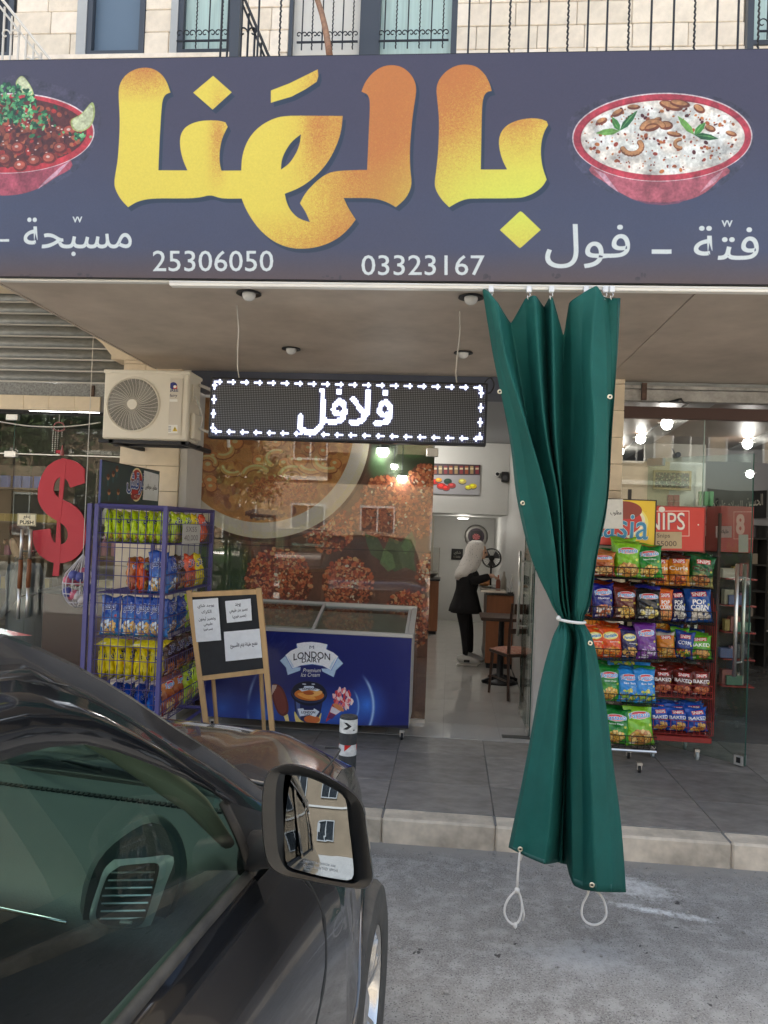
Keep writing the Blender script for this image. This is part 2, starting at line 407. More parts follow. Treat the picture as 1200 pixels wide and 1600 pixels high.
# ================================================================== THE SETTING
YB = 3.40            # banner plane
YK = 4.41            # kerb
ZP = 0.14            # porch height
YF = 6.20            # shop fronts
YG = 6.62            # middle shop's glass
ZS = 3.05            # soffit
m_street = bpy.data.materials.new('street_concrete'); m_street.use_nodes = True
def _street():
    n = m_street.node_tree.nodes; L = m_street.node_tree.links; b = n['Principled BSDF']
    tc = n.new('ShaderNodeTexCoord')
    def noise(sc, det=5, rough=.6):
        q = n.new('ShaderNodeTexNoise'); q.inputs['Scale'].default_value = sc; q.inputs['Detail'].default_value = det; q.inputs['Roughness'].default_value = rough
        L.new(tc.outputs['Object'], q.inputs[0]); return q
    def rng(src, a, c, lo=0, hi=1):
        q = n.new('ShaderNodeMapRange'); q.inputs[1].default_value = a; q.inputs[2].default_value = c; q.inputs[3].default_value = lo; q.inputs[4].default_value = hi
        L.new(src, q.inputs[0]); return q.outputs[0]
    def mix(f, a, c):
        q = n.new('ShaderNodeMix'); q.data_type = 'RGBA'
        if isinstance(f, float): q.inputs[0].default_value = f
        else: L.new(f, q.inputs[0])
        for k, v in ((6, a), (7, c)):
            if isinstance(v, tuple): q.inputs[k].default_value = (*v, 1)
            else: L.new(v, q.inputs[k])
        return q.outputs[2]
    big = noise(1.3); mid = noise(9, 6, .7); fine = noise(120, 3)
    c = mix(rng(big.outputs[0], .3, .7), (.165, .16, .15), (.28, .273, .255))
    c = mix(rng(mid.outputs[0], .47, .60), c, (.33, .325, .31))
    c = mix(rng(fine.outputs[0], .46, .72), c, (.38, .37, .352))
    vo = n.new('ShaderNodeTexVoronoi'); vo.inputs['Scale'].default_value = 85; L.new(tc.outputs['Object'], vo.inputs[0])
    c = mix(rng(vo.outputs['Distance'], .12, .30, 1, 0), c, (.075, .075, .075))
    spots = noise(9.5, 3); c = mix(rng(spots.outputs[0], .685, .70), c, (.06, .058, .056))
    # spilled white plaster below the curtain: a dry stain of its own shape
    sep = n.new('ShaderNodeSeparateXYZ'); L.new(tc.outputs['Object'], sep.inputs[0])
    def blob(cx, cy, rx, ry, lo, hi, sl=0.):
        mx = n.new('ShaderNodeMath'); mx.operation = 'SUBTRACT'; L.new(sep.outputs[0], mx.inputs[0]); mx.inputs[1].default_value = cx
        my = n.new('ShaderNodeMath'); my.operation = 'SUBTRACT'; L.new(sep.outputs[1], my.inputs[0]); my.inputs[1].default_value = cy
        my2 = n.new('ShaderNodeMath'); my2.operation = 'MULTIPLY_ADD'; L.new(mx.outputs[0], my2.inputs[0]); my2.inputs[1].default_value = sl; L.new(my.outputs[0], my2.inputs[2])
        a = n.new('ShaderNodeMath'); a.operation = 'DIVIDE'; L.new(mx.outputs[0], a.inputs[0]); a.inputs[1].default_value = rx
        d = n.new('ShaderNodeMath'); d.operation = 'DIVIDE'; L.new(my2.outputs[0], d.inputs[0]); d.inputs[1].default_value = ry
        a2 = n.new('ShaderNodeMath'); a2.operation = 'MULTIPLY'; L.new(a.outputs[0], a2.inputs[0]); L.new(a.outputs[0], a2.inputs[1])
        d2 = n.new('ShaderNodeMath'); d2.operation = 'MULTIPLY_ADD'; L.new(d.outputs[0], d2.inputs[0]); L.new(d.outputs[0], d2.inputs[1]); L.new(a2.outputs[0], d2.inputs[2])
        r = n.new('ShaderNodeMath'); r.operation = 'MULTIPLY_ADD'; L.new(noise(24, 9, .85).outputs[0], r.inputs[0]); r.inputs[1].default_value = 5.0; L.new(d2.outputs[0], r.inputs[2])
        return rng(r.outputs[0], lo, hi, 1, 0)
    q0, q1, q2, q3 = P(985, 1385, Z=0), P(1030, 1425, Z=0), P(905, 1495, Z=0), P(640, 1318, Z=0)
    c = mix(blob(q0.x, q0.y, .26, .16, 2.2, 3.3, .3), c, (.62, .63, .62))
    c = mix(blob(q1.x, q1.y, .30, .05, 2.2, 3.2, .22), c, (.70, .72, .72))
    c = mix(blob(q2.x, q2.y, .24, .13, 2.1, 3.6), c, (.42, .42, .41))
    edge = rng(sep.outputs[1], YK - .18, YK - .04); c = mix(edge, c, (.30, .285, .26))
    L.new(c, b.inputs['Base Color']); b.inputs['Roughness'].default_value = .85
    bp = n.new('ShaderNodeBump'); bp.inputs['Strength'].default_value = .8; bp.inputs['Distance'].default_value = .006
    ad = n.new('ShaderNodeMath'); ad.operation = 'MULTIPLY_ADD'; L.new(mid.outputs[0], ad.inputs[0]); ad.inputs[1].default_value = 2.0; L.new(fine.outputs[0], ad.inputs[2])
    L.new(ad.outputs[0], bp.inputs['Height']); L.new(bp.outputs[0], b.inputs['Normal'])
_street()
def sheet(name, x0, x1, y0, y1, z, m, kind='structure', parent=None):
    mb = MB(); mb.add([(x0, y0, z), (x1, y0, z), (x1, y1, z), (x0, y1, z)], [(0, 1, 2, 3)])
    o = mb.build(name, m, parent)
    if kind: o['kind'] = kind
    return o
o = sheet('street', -60, 60, -60, YK + .05, 0, m_street)
o.data.transform(Matrix.Translation(o.location)); o.location = (0, 0, 0)      # object coordinates = world, the stain needs them
far = sheet('ground', -90, 90, -90, 90, -.012, mat('far_ground', (.16, .155, .15), .9, var=.2))

m_kerb = mat('kerb_stone', (.60, .52, .41), .85, var=.5, vscale=3.5, bump=.5, bscale=60)
m_mortar = mat('mortar', (.22, .215, .205), .95)
m_ptile = mat('porch_tile', (.245, .226, .203), .55, var=.34, vscale=6, bump=.25, bscale=25, aniso=(1, 1.6, 1), rvar=.12, detail=8)
kerb = MB().box((-9, YK + .03, .02), (9, YK + .30, ZP - .006)).build('kerb', m_mortar); kerb['kind'] = 'structure'
TX0, TW = -.33, .645
ks = MB().box((0, 0, 0), (TW - .003, .16, ZP + .02), ch=.012).build('kerbstone', m_kerb, kerb)
for i in range(-13, 14):
    x = TX0 + i * TW + TW / 2
    c = ks if i == -13 else dup(ks, parent=kerb)
    c.parent = None; c.matrix_parent_inverse = Matrix.Identity(4)
    c.location = (x, YK + .08, -.02 + random.uniform(-.0015, .0015)); adopt(c, kerb)
porch = MB().box((-9, YK + .165, .02), (9, YG + .02, ZP - .006)).build('pavement', m_mortar); porch['kind'] = 'structure'
tile_ms = [mat('porch_tile%d' % k, tuple(v * f for v in (.245, .226, .203)), .5, var=.34, vscale=5 + k, bump=.3, bscale=25, aniso=(1, 1.8, 1), rvar=.12, detail=8) for k, f in enumerate((1., .9, 1.1))]
ys = [YK + .003, 5.08, 5.75, 6.42, 6.60]
protos = {}
for j in range(3):
    for i in range(-10, 9):
        y0, y1 = ys[j], ys[j + 1]
        if j == 0: y0 = YK + .166
        if j == 2: y1 = 6.19 if -2.3 < TX0 + i * TW < .65 else 6.6
        key = (round(y1 - y0, 3), (i + j) % 3)
        if key not in protos:
            protos[key] = MB().box((0, y0, 0), (TW - .005, y1 - .005, .012), ch=.0015).build('tile', tile_ms[(i + j) % 3], porch); c = protos[key]
        else: c = dup(protos[key], parent=porch)
        c.parent = None; c.matrix_parent_inverse = Matrix.Identity(4)
        c.location = (TX0 + i * TW + TW / 2, (y0 + y1 - .005) / 2, ZP - .012 + random.uniform(-.0007, .0007)); adopt(c, porch)

# white polished floor inside the middle shop
m_wtile = mat('white_floor_tile', (.50, .485, .46), .09, var=.05, vscale=2, bump=.02, bscale=8)
wf = MB().box((-2.3, 6.19, .02), (.80, 14.2, ZP - .004)).build('shop_floor', m_mortar); wf['kind'] = 'structure'
wt = None; WX = .462
for i in range(-5, 2):
    for j in range(18):
        x0, y0 = i * WX, 6.195 + j * WX; x1 = min(x0 + WX, .79)
        if i < -2 and j > 6: continue
        if i == 1:
            c = MB().box((x0, y0, ZP - .01), (x1 - .003, y0 + WX - .003, ZP)).build('floor_tile', m_wtile, wf); continue
        if wt is None: wt = c = MB().box((0, 0, 0), (WX - .003, WX - .003, .01)).build('floor_tile', m_wtile, wf)
        else: c = dup(wt, parent=wf)
        c.parent = None; c.matrix_parent_inverse = Matrix.Identity(4); c.location = (x0 + WX / 2, y0 + WX / 2, ZP - .01); adopt(c, wf)

# ------------------------------------------------------------------ the building over the shops
m_stone = [mat('limestone%d' % k, c, .85, var=.14, vscale=9, bump=.6, bscale=38, bdist=.006) for k, c in enumerate([(.72, .63, .51), (.66, .575, .46), (.75, .66, .55), (.68, .59, .475)])]
m_stonej = mat('stone_joint', (.30, .26, .21), .95)
m_plaster = mat('white_plaster', (.52, .50, .46), .8, var=.08, vscale=3, bump=.15, bscale=30)
m_soffit = mat('soffit_board', (.50, .43, .36), .6, var=.24, vscale=1.6, rvar=.06, bump=.04, bscale=5)
m_black = mat('black_metal', (.018, .019, .022), .45, metal=.3)
m_dgrey = mat('dark_grey_frame', (.045, .052, .065), .45)
m_lgrey = mat('light_grey_jamb', (.36, .37, .37), .7, var=.1)
m_alu = mat('brushed_aluminium', (.62, .62, .61), .32, metal=.9)
m_steel = mat('stainless_steel', (.72, .70, .66), .34, metal=1.)
m_whitepaint = mat('white_paint', (.66, .66, .64), .45)
YU = 6.6
bld = thing('apartment_building', (0, YU, 3.9), 'pale limestone building above the shops with barred windows and grey frames', 'building')
def hole_wall(mb, x0, x1, z0, z1, y0, y1, holes):
    xs = sorted({x0, x1, *[h[0] for h in holes], *[h[1] for h in holes]}); zs = sorted({z0, z1, *[h[2] for h in holes], *[h[3] for h in holes]})
    for a, b in zip(xs, xs[1:]):
        for c, d in zip(zs, zs[1:]):
            mx, mz = (a + b) / 2, (c + d) / 2
            if any(h[0] < mx < h[1] and h[2] < mz < h[3] for h in holes): continue
            mb.box((a, y0, c), (b, y1, d))
def UX(px, y=YU): return P(px, 45, Y=y).x
zsill = P(400, 84, Y=YU).z
wins = [(UX(137), UX(227)), (UX(279), UX(366)), (UX(452), UX(712)), (UX(1165), UX(1165) + 1.5), (UX(-60), UX(22))]
ztop = zsill + 1.75
wholes = [(a, b, zsill if k != 2 else zsill - .25, ztop) for k, (a, b) in enumerate(wins)]
mb = MB(); hole_wall(mb, -16, 16, 3.95, 14.0, YU + .02, YU + .30, wholes); mb.build('wall', m_stonej, bld)
# block courses around the sight band
CHH = .2035; zc = zsill - 8 * CHH; rnd = random.Random(3)
for r in range(13):
    x = -5.4 - rnd.random() * .3
    while x < 4.4:
        w = rnd.choice((.30, .40, .46, .52)); x1 = x + w; segs = [(x, x1)]
        for h in wholes:
            if zc + CHH * .5 > h[2] and zc + CHH * .5 < h[3]:
                ns = []
                for a, b in segs:
                    if b <= h[0] or a >= h[1]: ns.append((a, b)); continue
                    if a < h[0]: ns.append((a, h[0]))
                    if b > h[1]: ns.append((h[1], b))
                segs = ns
        for a, b in segs:
            if b - a > .05:
                MB().box((a + .002, YU - .012 - rnd.random() * .006, zc + .002), (b - .002, YU + .018, zc + CHH - .002), ch=.006).build('stone_block', rnd.choice(m_stone), bld)
        x = x1
    zc += CHH
MB().box((-6, YU - .05, zsill - .05), (UX(440), YU - .014, zsill - .008), ch=.004).build('sill', m_stone[2], bld)
m_wingl = glass('window_glass', (.75, .86, .86), .02, 1.6)
m_curt = mat('mint_blind', (.42, .55, .52), .8, var=.15, vscale=1, aniso=(30, 1, 1))
m_blue = mat('blue_grey_shutter', (.10, .145, .20), .5)
m_cream = mat('cream_blind', (.62, .60, .55), .8, var=.06)
for k, (a, b) in enumerate(wins):
    z0 = wholes[k][2]; w = MB()
    t = .05 if k != 2 else .03
    for q in ((a, a + t), (b - t, b)): w.box((q[0], YU - .02, z0), (q[1], YU + .10, ztop))
    w.box((a + t, YU - .02, ztop - .05), (b - t, YU + .10, ztop)); w.box((a + t, YU - .02, z0), (b - t, YU + .10, z0 + .04))
    if k == 2:
        c0, c1 = UX(563), UX(594); w.box((c0, YU - .03, z0 + .04), (c1, YU + .06, ztop - .05))
    win = w.build('window', m_dgrey, bld)
    if k == 2:
        MB().box((a + t, YU + .04, z0 + .04), (c0, YU + .055, ztop - .05)).build('pane', m_cream, win)
        MB().box((c1, YU + .04, z0 + .04), (b - t, YU + .055, ztop - .05)).build('pane', m_curt, win)
    else:
        MB().box((a + t, YU + .04, z0 + .04), (b - t, YU + .055, ztop - .05)).build('pane', (m_blue, m_curt, None, m_curt, m_black)[k], win)
MB().box((UX(122), YU - .03, zsill - .006), (UX(137), YU + .015, ztop)).build('jamb', m_lgrey, bld)
MB().box((UX(268), YU - .03, zsill - .006), (UX(279), YU + .015, ztop)).build('jamb', m_lgrey, bld)
# scroll grilles in front of the windows: bars you could count
def scroll(mb, x, y, z, s, r=.005):
    for sg in (-1, 1):
        pts = []
        for i in range(15):
            a = i / 14 * math.pi * 1.75; rr = s * (.30 * (1 - i / 20))
            pts.append((x + sg * (s * .32 - rr * math.cos(a) * 1.0 + 0), y, z + rr * math.sin(a) * 1.1))
        mb.tube(pts, r, 5)
def grille(x0, x1, n, y, z0, z1, lab):
    g = thing('window_grille', ((x0 + x1) / 2, y, z0), lab, 'window grille')
    for i in range(n):
        x = x0 + (x1 - x0) * (i + .5) / n; tw = i % 2
        mb = MB()
        if tw: mb.tube([(x + .003 * math.cos(k * 2.1), y + .003 * math.sin(k * 2.1), z0 + (z1 - z0) * k / 140) for k in range(141)], .006, 4)
        else: mb.bar((x, y, z0), (x, y, z1), .0065)
        mb.build('bar', m_black, g)
    MB().box((x0, y - .006, z0 + .06), (x1, y + .006, z0 + .075)).build('crossbar', m_black, g)
    for i in range(n):
        mb = MB(); scroll(mb, x0 + (x1 - x0) * (i + .5) / n, y - .008, z0 + .13, (x1 - x0) / n * .9); mb.build('scroll', m_black, g)
    return g
grille(UX(283), UX(362), 4, YU - .09, zsill, ztop, 'black scrolled grille over the narrow mint window')
grille(UX(468), UX(562), 6, YU - .09, zsill - .03, ztop, 'black scrolled grille over the cream pane beside the rusty pole')
grille(UX(594), UX(702), 6, YU - .09, zsill - .03, ztop, 'black scrolled grille over the wide mint pane')
grille(UX(1178), UX(1178) + .9, 6, YU - .09, zsill, ztop, 'black scrolled grille at the far right window')
# tall bars at the balcony edge
YR = 4.45
rail = thing('balcony_railing', (1.0, YR, 3.92), 'tall black vertical bars along the balcony above the banner', 'railing')
bars = [402, 436, 731, 764, 795, 825, 855, 886, 917, 947, 981, 1016, 1051, 1084, 1119, 1152, 1184, 1216, 1248, 1280]
for i, px in enumerate(bars):
    a = P(px, 84, Y=YR); thick = px in (981,)
    mb = MB(); z1 = 5.6
    if i % 3 == 1: mb.tube([(a.x + .0028 * math.cos(k * 2.1), YR + .0028 * math.sin(k * 2.1), 3.92 + (z1 - 3.92) * k / 150) for k in range(151)], .006, 4)
    else: mb.bar((a.x, YR, 3.92), (a.x, YR, z1), .010 if thick else .0065)
    mb.build('bar', m_black, rail)
MB().box((-1.25, YR - .015, z1), (3.2, YR + .015, z1 + .03)).build('top_rail', m_black, rail)
for px0, px1 in ((361, 375), (705, 714), (1166, 1176)):
    a, b = P(px0, 50, Y=YR + .3), P(px1, 50, Y=YR + .3); MB().box((a.x, YR + .28, 3.92), (b.x, YR + .32, 5.6)).build('post', m_dgrey, rail)
# sloping stair rails
def stair_rail(p0, p1, y, m, n, lab, ext=1.0):
    a, b = P(*p0, Y=y), P(*p1, Y=y); d = (b - a); a = a - d * ext; g = thing('stair_railing', (b.x, y, 3.92), lab, 'railing')
    b = b + d * .6
    MB().tube([a, b], .019, 6, flat=.6).build('handrail', m, g)
    a2, b2 = a - Vector((0, 0, .07)), b - Vector((0, 0, .07)); MB().tube([a2, b2], .008, 5).build('lower_rail', m, g)
    for i in range(n):
        q = a.lerp(b, (i + .5) / n); MB().bar((q.x, y, q.z - .03), (q.x, y, 3.92), .008).build('baluster', m, g)
        if i % 3 == 1:
            mb = MB(); scroll(mb, q.x, y - .01, q.z - .17, .12, .006); mb.build('scroll', m, g)
m_cpaint = mat('cream_metal_paint', (.55, .52, .47), .5)
stair_rail((4, 0), (74, 88), 5.3, m_cpaint, 16, 'cream metal stair railing at the upper left corner')
stair_rail((383, 0), (420, 88), 5.3, m_black, 10, 'black metal stair railing beside the narrow mint window')
pole = MB()
a, b = P(486, -25, Y=5.0), P(516, 96, Y=YB + .10)
pole.tube([a.lerp(b, t) + Vector((.02 * math.sin(t * 3.1), 0, 0)) for t in np.linspace(-.4, 1, 9)], .017, 8)
tag(pole.build('rusty_pole', mat('rust', (.17, .075, .035), .8, var=.5, vscale=20), smooth=True), 'rusty brown pole leaning down onto the top of the banner', 'pole')

# canopy: slab, soffit boards
can = thing('canopy', (0, 4.8, 3.05), 'deep porch canopy with brown soffit boards over the pavement', 'canopy')
MB().box((-6.5, YB + .06, 3.75), (6.5, YU + .3, 3.93)).build('slab', m_plaster, can)
xs_s = P(230, 568, Z=ZS).x; xseam = P(1083, 461, Z=ZS).x
for a, b in ((xs_s, xseam), (xseam + .006, xseam + 2.6)):
    MB().box((a, YB + .12, ZS), (b, YF + .60, ZS + .03)).build('soffit_board', m_soffit, can)
MB().box((xs_s - .02, YB + .12, ZS - .004), (xs_s - .001, YF + .02, 3.748)).build('side_panel', m_soffit, can)
MB().box((xs_s - .02, YB + .12, ZS - .002), (xs_s + 6, YB + .14, ZS + .4)).build('front_panel', m_soffit, can)

# ------------------------------------------------------------------ shop fronts (walls, piers)
m_pier = [mat('pier_stone%d' % k, c, .85, var=.10, vscale=6, bump=.35, bscale=50) for k, c in enumerate([(.72, .61, .45), (.68, .57, .42), (.75, .64, .48)])]
def pier(name, x0, x1, y0, y1, z1, label, off=0., split=None):
    g = thing(name, ((x0 + x1) / 2, y0, ZP), label, 'pillar')
    MB().box((x0 + .012, y0 + .012, ZP), (x1 - .012, y1 - .01, z1)).build('core', m_stonej, g)
    z = ZP - off; k = 0; rr = random.Random(len(label))
    while z < z1 - .01:
        a, b = max(z, ZP), min(z + .212, z1)
        if b - a > .03:
            parts = [(x0, x1)]
            if split and k % 2: q = lerp(x0, x1, rr.uniform(.35, .65)); parts = [(x0, q), (q, x1)]
            for u, v in parts:
                MB().box((u + .0015, y0 - rr.random() * .003, a + .002), (v - .0015, y1, b - .002), ch=.004).build('stone_block', m_pier[rr.randrange(3)], g)
        z += .212; k += 1
    return g
xl0, xl1 = -2.78, -2.27
pier('stone_pillar', xl0, xl1, YF, YF + .30, 3.12, 'cream stone pillar behind the white air conditioner', .02, True)
pier('stone_pillar', .93, 1.335, YF, YF + .30, ZS, 'cream stone pillar between the curtain and the right shop', .1)
MB().box((.70, YF - .01, ZP), (.928, YF + .45, ZS)).build('wall', mat('white_wall', (.50, .48, .45), .7, var=.1, vscale=4, bump=.1), None)['kind'] = 'structure'
MB().box((xl1 + .003, YF + .02, ZP), (-2.205, YF + .42, ZS)).build('jamb_wall', m_plaster, None)['kind'] = 'structure'
# arched wall over the left shop
arc = [P(x, y, Y=YF) for x, y in ((-420, 560), (-400, 480), (-330, 425), (-200, 408), (-80, 418), (0, 447), (67, 470), (127, 510), (160, 537), (174, 555))]
loop = [Vector((q.x, YF, q.z)) for q in arc]; z3 = 3.748
loop = [Vector((loop[0].x - .0, YF, z3)), *loop, Vector((loop[-1].x, YF, 3.12)), Vector((xl1 + .06, YF, 3.12)), Vector((xl1 + .06, YF, z3))]
# build it as strips so that the concave outline stays clean
mb = MB(); pts = loop[1:-2]
for a, b in zip(pts, pts[1:]):
    if b.x - a.x > 1e-4:
        mb.prism([(a.x, YF, min(a.z, z3 - .01)), (b.x, YF, min(b.z, z3 - .01)), (b.x, YF, z3), (a.x, YF, z3)], (0, .22, 0))
mb.box((pts[-1].x, YF, 3.122), (xl1 + .06, YF + .22, z3))
aw = mb.build('arched_wall', m_pier[0]); tag(aw, kind='structure')
# dark header wall behind the sign
hd = MB().box((xl1 + .003, YF + .03, ZS - .14), (.70, YF + .40, ZS - .002)).build('header_wall', mat('blue_grey_paint', (.075, .085, .12), .5, var=.15), None); hd['kind'] = 'structure'

# ------------------------------------------------------------------ middle shop shell
m_ins = mat('inside_wall', (.55, .55, .53), .6, var=.04, vscale=2)
m_inc = mat('inside_ceiling', (.30, .31, .33), .6)
walls = MB()
walls.box((-2.42, YG, ZP), (-2.305, 14.3, 3.3)); walls.build('left_wall', m_ins)['kind'] = 'structure'
walls = MB(); walls.box((.802, YF + .45, ZP), (.93, 14.3, 3.3)); walls.build('right_wall', m_ins)['kind'] = 'structure'
MB().box((-2.3, 14.2, ZP), (.80, 14.3, 3.3)).build('back_wall', m_ins)['kind'] = 'structure'
MB().box((-2.3, YF + .42, 3.06), (.80, 14.2, 3.12)).build('ceiling', m_inc)['kind'] = 'structure'
zb = P(740, 803, Y=11).z
MB().box((-2.3, 11.0, zb), (.80, 14.19, 3.055)).build('bulkhead_wall', m_ins)['kind'] = 'structure'
MB().box((-.42, 13.9, ZP), (-.30, 14.195, zb)).build('wall_panel', mat('beige_panel', (.40, .37, .31), .5), None)['kind'] = 'structure'
MB().box((-1.2, 13.6, ZP), (-.46, 13.8, zb)).build('partition_wall', m_ins)['kind'] = 'structure'

# ------------------------------------------------------------------ buildings across the street (the glass and the door mirror see them)
m_fac = [mat('facade_beige', (.24, .185, .125), .85, var=.15, vscale=.8, bump=.3, bscale=4), mat('facade_ochre', (.17, .12, .078), .85, var=.15, vscale=.8), mat('facade_cream', (.25, .215, .165), .85, var=.12, vscale=.8)]
m_dgl = mat('dark_window_glass', (.03, .035, .04), .08)
def across(x0, x1, y, h, m, nf, nw, label):
    g = thing('facing_building', ((x0 + x1) / 2, y, 0), label, 'building')
    MB().box((x0, y - 8, 0), (x1, y, h)).build('wall', m, g)
    MB().box((x0 - .15, y - 8.1, h), (x1 + .15, y + .2, h + .35)).build('cornice', m_plaster, g)
    for f in range(nf):
        z0 = 1.0 + f * (h - .6) / nf
        if f: MB().box((x0, y, z0 - .75), (x1, y + .05, z0 - .60)).build('string_course', m_plaster, g)
        for k in range(nw):
            xc = x0 + (k + .5) * (x1 - x0) / nw; w, hh = .65, 1.5
            fr = MB(); fr.box((xc - w, y + .005, z0), (xc + w, y + .06, z0 + .08)); fr.box((xc - w, y + .005, z0 + hh), (xc + w, y + .06, z0 + hh + .08))
            for q in (-w, -.03, w - .06): fr.box((xc + q, y + .005, z0 + .08), (xc + q + .06, y + .06, z0 + hh))
            f_ = fr.build('window', m_lgrey, g)
            MB().box((xc - w + .06, y + .003, z0 + .08), (xc + w - .06, y + .02, z0 + hh)).build('pane', m_dgl, f_)
across(-19, -9.6, -14, 8.2, m_fac[1], 2, 4, 'ochre building facing the shops across the street on the left')
across(-9.2, 1.2, -15, 7.0, m_fac[0], 2, 4, 'beige building facing the shops straight across the street')
across(1.8, 11, -14.5, 7.4, m_fac[2], 2, 5, 'low cream building facing the shops across the street on the right')
across(11.6, 22, -14, 9.4, m_fac[0], 3, 6, 'tall beige building facing the shops at the far right')

m_bark = mat('bark', (.09, .065, .045), .9, bump=.6, bscale=20); m_leaf = mat('leaf', (.06, .10, .028), .6, var=.5, vscale=2)
def tree(x, y, h, label, sd):
    g = thing('street_tree', (x, y, 0), label, 'tree'); r = random.Random(sd); mb = MB(); mb.tube([(x, y, 0), (x + .06, y, h * .25), (x - .05, y + .05, h * .5), (x, y, h * .75)], [.16, .12, .09, .04], 8)
    cl = []
    for k in range(9):
        a = r.random() * 6.28; q = Vector((x + math.cos(a) * h * .24, y + math.sin(a) * h * .24, h * r.uniform(.5, .92))); mb.tube([(x, y, h * r.uniform(.3, .55)), tuple(q)], [.05, .015], 5); cl.append(q)
    mb.build('trunk', m_bark, g, smooth=True); mb = MB()
    for k in range(2200):
        c = cl[k % 9]; d = Vector((r.gauss(0, 1), r.gauss(0, 1), r.gauss(0, .8))) * h * .085; n_ = Vector((r.uniform(-1, 1), r.uniform(-1, 1), r.uniform(-1, 1))).normalized(); u = n_.orthogonal().normalized() * .09; v = n_.cross(u) * .6; p_ = c + d; mb.add([p_ - u, p_ + v, p_ + u, p_ - v], [(0, 1, 2, 3)])
    mb.build('crown', m_leaf, g, fixn=False)
tree(-11.4, -8.2, 5.4, 'leafy street tree mirrored in the left shop glass behind the dollar sign', 1); tree(-14.6, -9.0, 6.2, 'taller street tree at the far left of the opposite pavement', 2); tree(-6.6, -9.6, 4.0, 'small round street tree opposite, mirrored low in the food picture window', 3)

# loose grit and crumbs of plaster on the street and along the kerb
rg_ = random.Random(12); mb = MB()
for k in range(420):
    if k < 260: x, y = rg_.uniform(-1.5, 3.2), YK - abs(rg_.gauss(0, .12)) - .02
    else: x, y = rg_.uniform(-.4, 2.4), rg_.uniform(2.3, 4.3)
    s_ = rg_.uniform(.002, .007) * (1.6 if k % 19 == 0 else 1); mb.box((x - s_, y - s_ * .8, .0005), (x + s_ * .9, y + s_, s_ * .9), M=Matrix.Translation((x, y, 0)) @ Matrix.Rotation(rg_.random() * 3, 4, 'Z') @ Matrix.Translation((-x, -y, 0)))
tag(mb.build('gravel', mat('grit', (.34, .33, .31), .9, var=.6, vscale=60)), kind='stuff')
# ================================================================== PRINTS AND SIGNS ON THE FRONT
def Pxz(pts, Y):
    pts = np.asarray(pts, float); c = np.stack([pts[:, 0] - 600, pts[:, 1] - 800, np.full(len(pts), 1200.)], 1)
    Mx = np.array([RT[:], FW[:], UP[:]]); w = c @ Mx.T; t = Y / w[:, 1]
    return np.stack([w[:, 0] * t, CH + w[:, 2] * t], 1)
def plane_canvas(Y, X0, X1, Z0, Z1, ppm, col):
    w, h = int((X1 - X0) * ppm), int((Z1 - Z0) * ppm)
    def T(p):
        q = Pxz(p, Y); return np.stack([(q[:, 0] - X0) / (X1 - X0) * w, (Z1 - q[:, 1]) / (Z1 - Z0) * h], 1)
    return Canvas(w, h, col, T)
def crumbs(c, cx, cy, rx, ry, n, cols, smin, smax, rnd, shade=.45, raw=False, rot=None):
    """stamped crumbs or pieces of food inside an ellipse; printed picture, its own shading is part of the print"""
    for k in range(n):
        a = rnd.rand() * 6.283; q = math.sqrt((k + rnd.rand()) / n); x, y = cx + rx * q * math.cos(a), cy + ry * q * math.sin(a)
        col = np.array(cols[rnd.randint(len(cols))]) * (1 - shade * max(0, q * .5 + .5 * (y - cy) / ry) * rnd.rand())
        s = smin + (smax - smin) * rnd.rand(); c.ell(x, y, s, s * (.45 + .5 * rnd.rand()), col, rot=rnd.rand() * 3.14 if rot is None else rot, raw=raw)
# ---------------- banner
BX0, BX1 = P(-190, 300, Y=YB).x, P(1400, 300, Y=YB).x
BZ0, BZ1 = P(600, 438, Y=YB).z, P(600, 86, Y=YB).z
bc = plane_canvas(YB, BX0, BX1, BZ0, BZ1, 560, (.30, .29, .38))
H, Wd = bc.h, bc.w
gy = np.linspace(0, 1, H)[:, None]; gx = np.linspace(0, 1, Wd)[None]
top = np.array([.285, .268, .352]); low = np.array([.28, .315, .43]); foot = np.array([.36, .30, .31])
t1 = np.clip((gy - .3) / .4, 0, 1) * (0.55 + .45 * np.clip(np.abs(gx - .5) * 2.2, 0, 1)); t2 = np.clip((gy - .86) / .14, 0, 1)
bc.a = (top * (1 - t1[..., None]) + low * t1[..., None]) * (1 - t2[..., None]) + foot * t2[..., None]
ca = lambda L: [(170 + u / 3.077, 90 + v / 3.077) for u, v in L]
cb = lambda L: [(540 + u / 3.077, 90 + v / 3.077) for u, v in L]
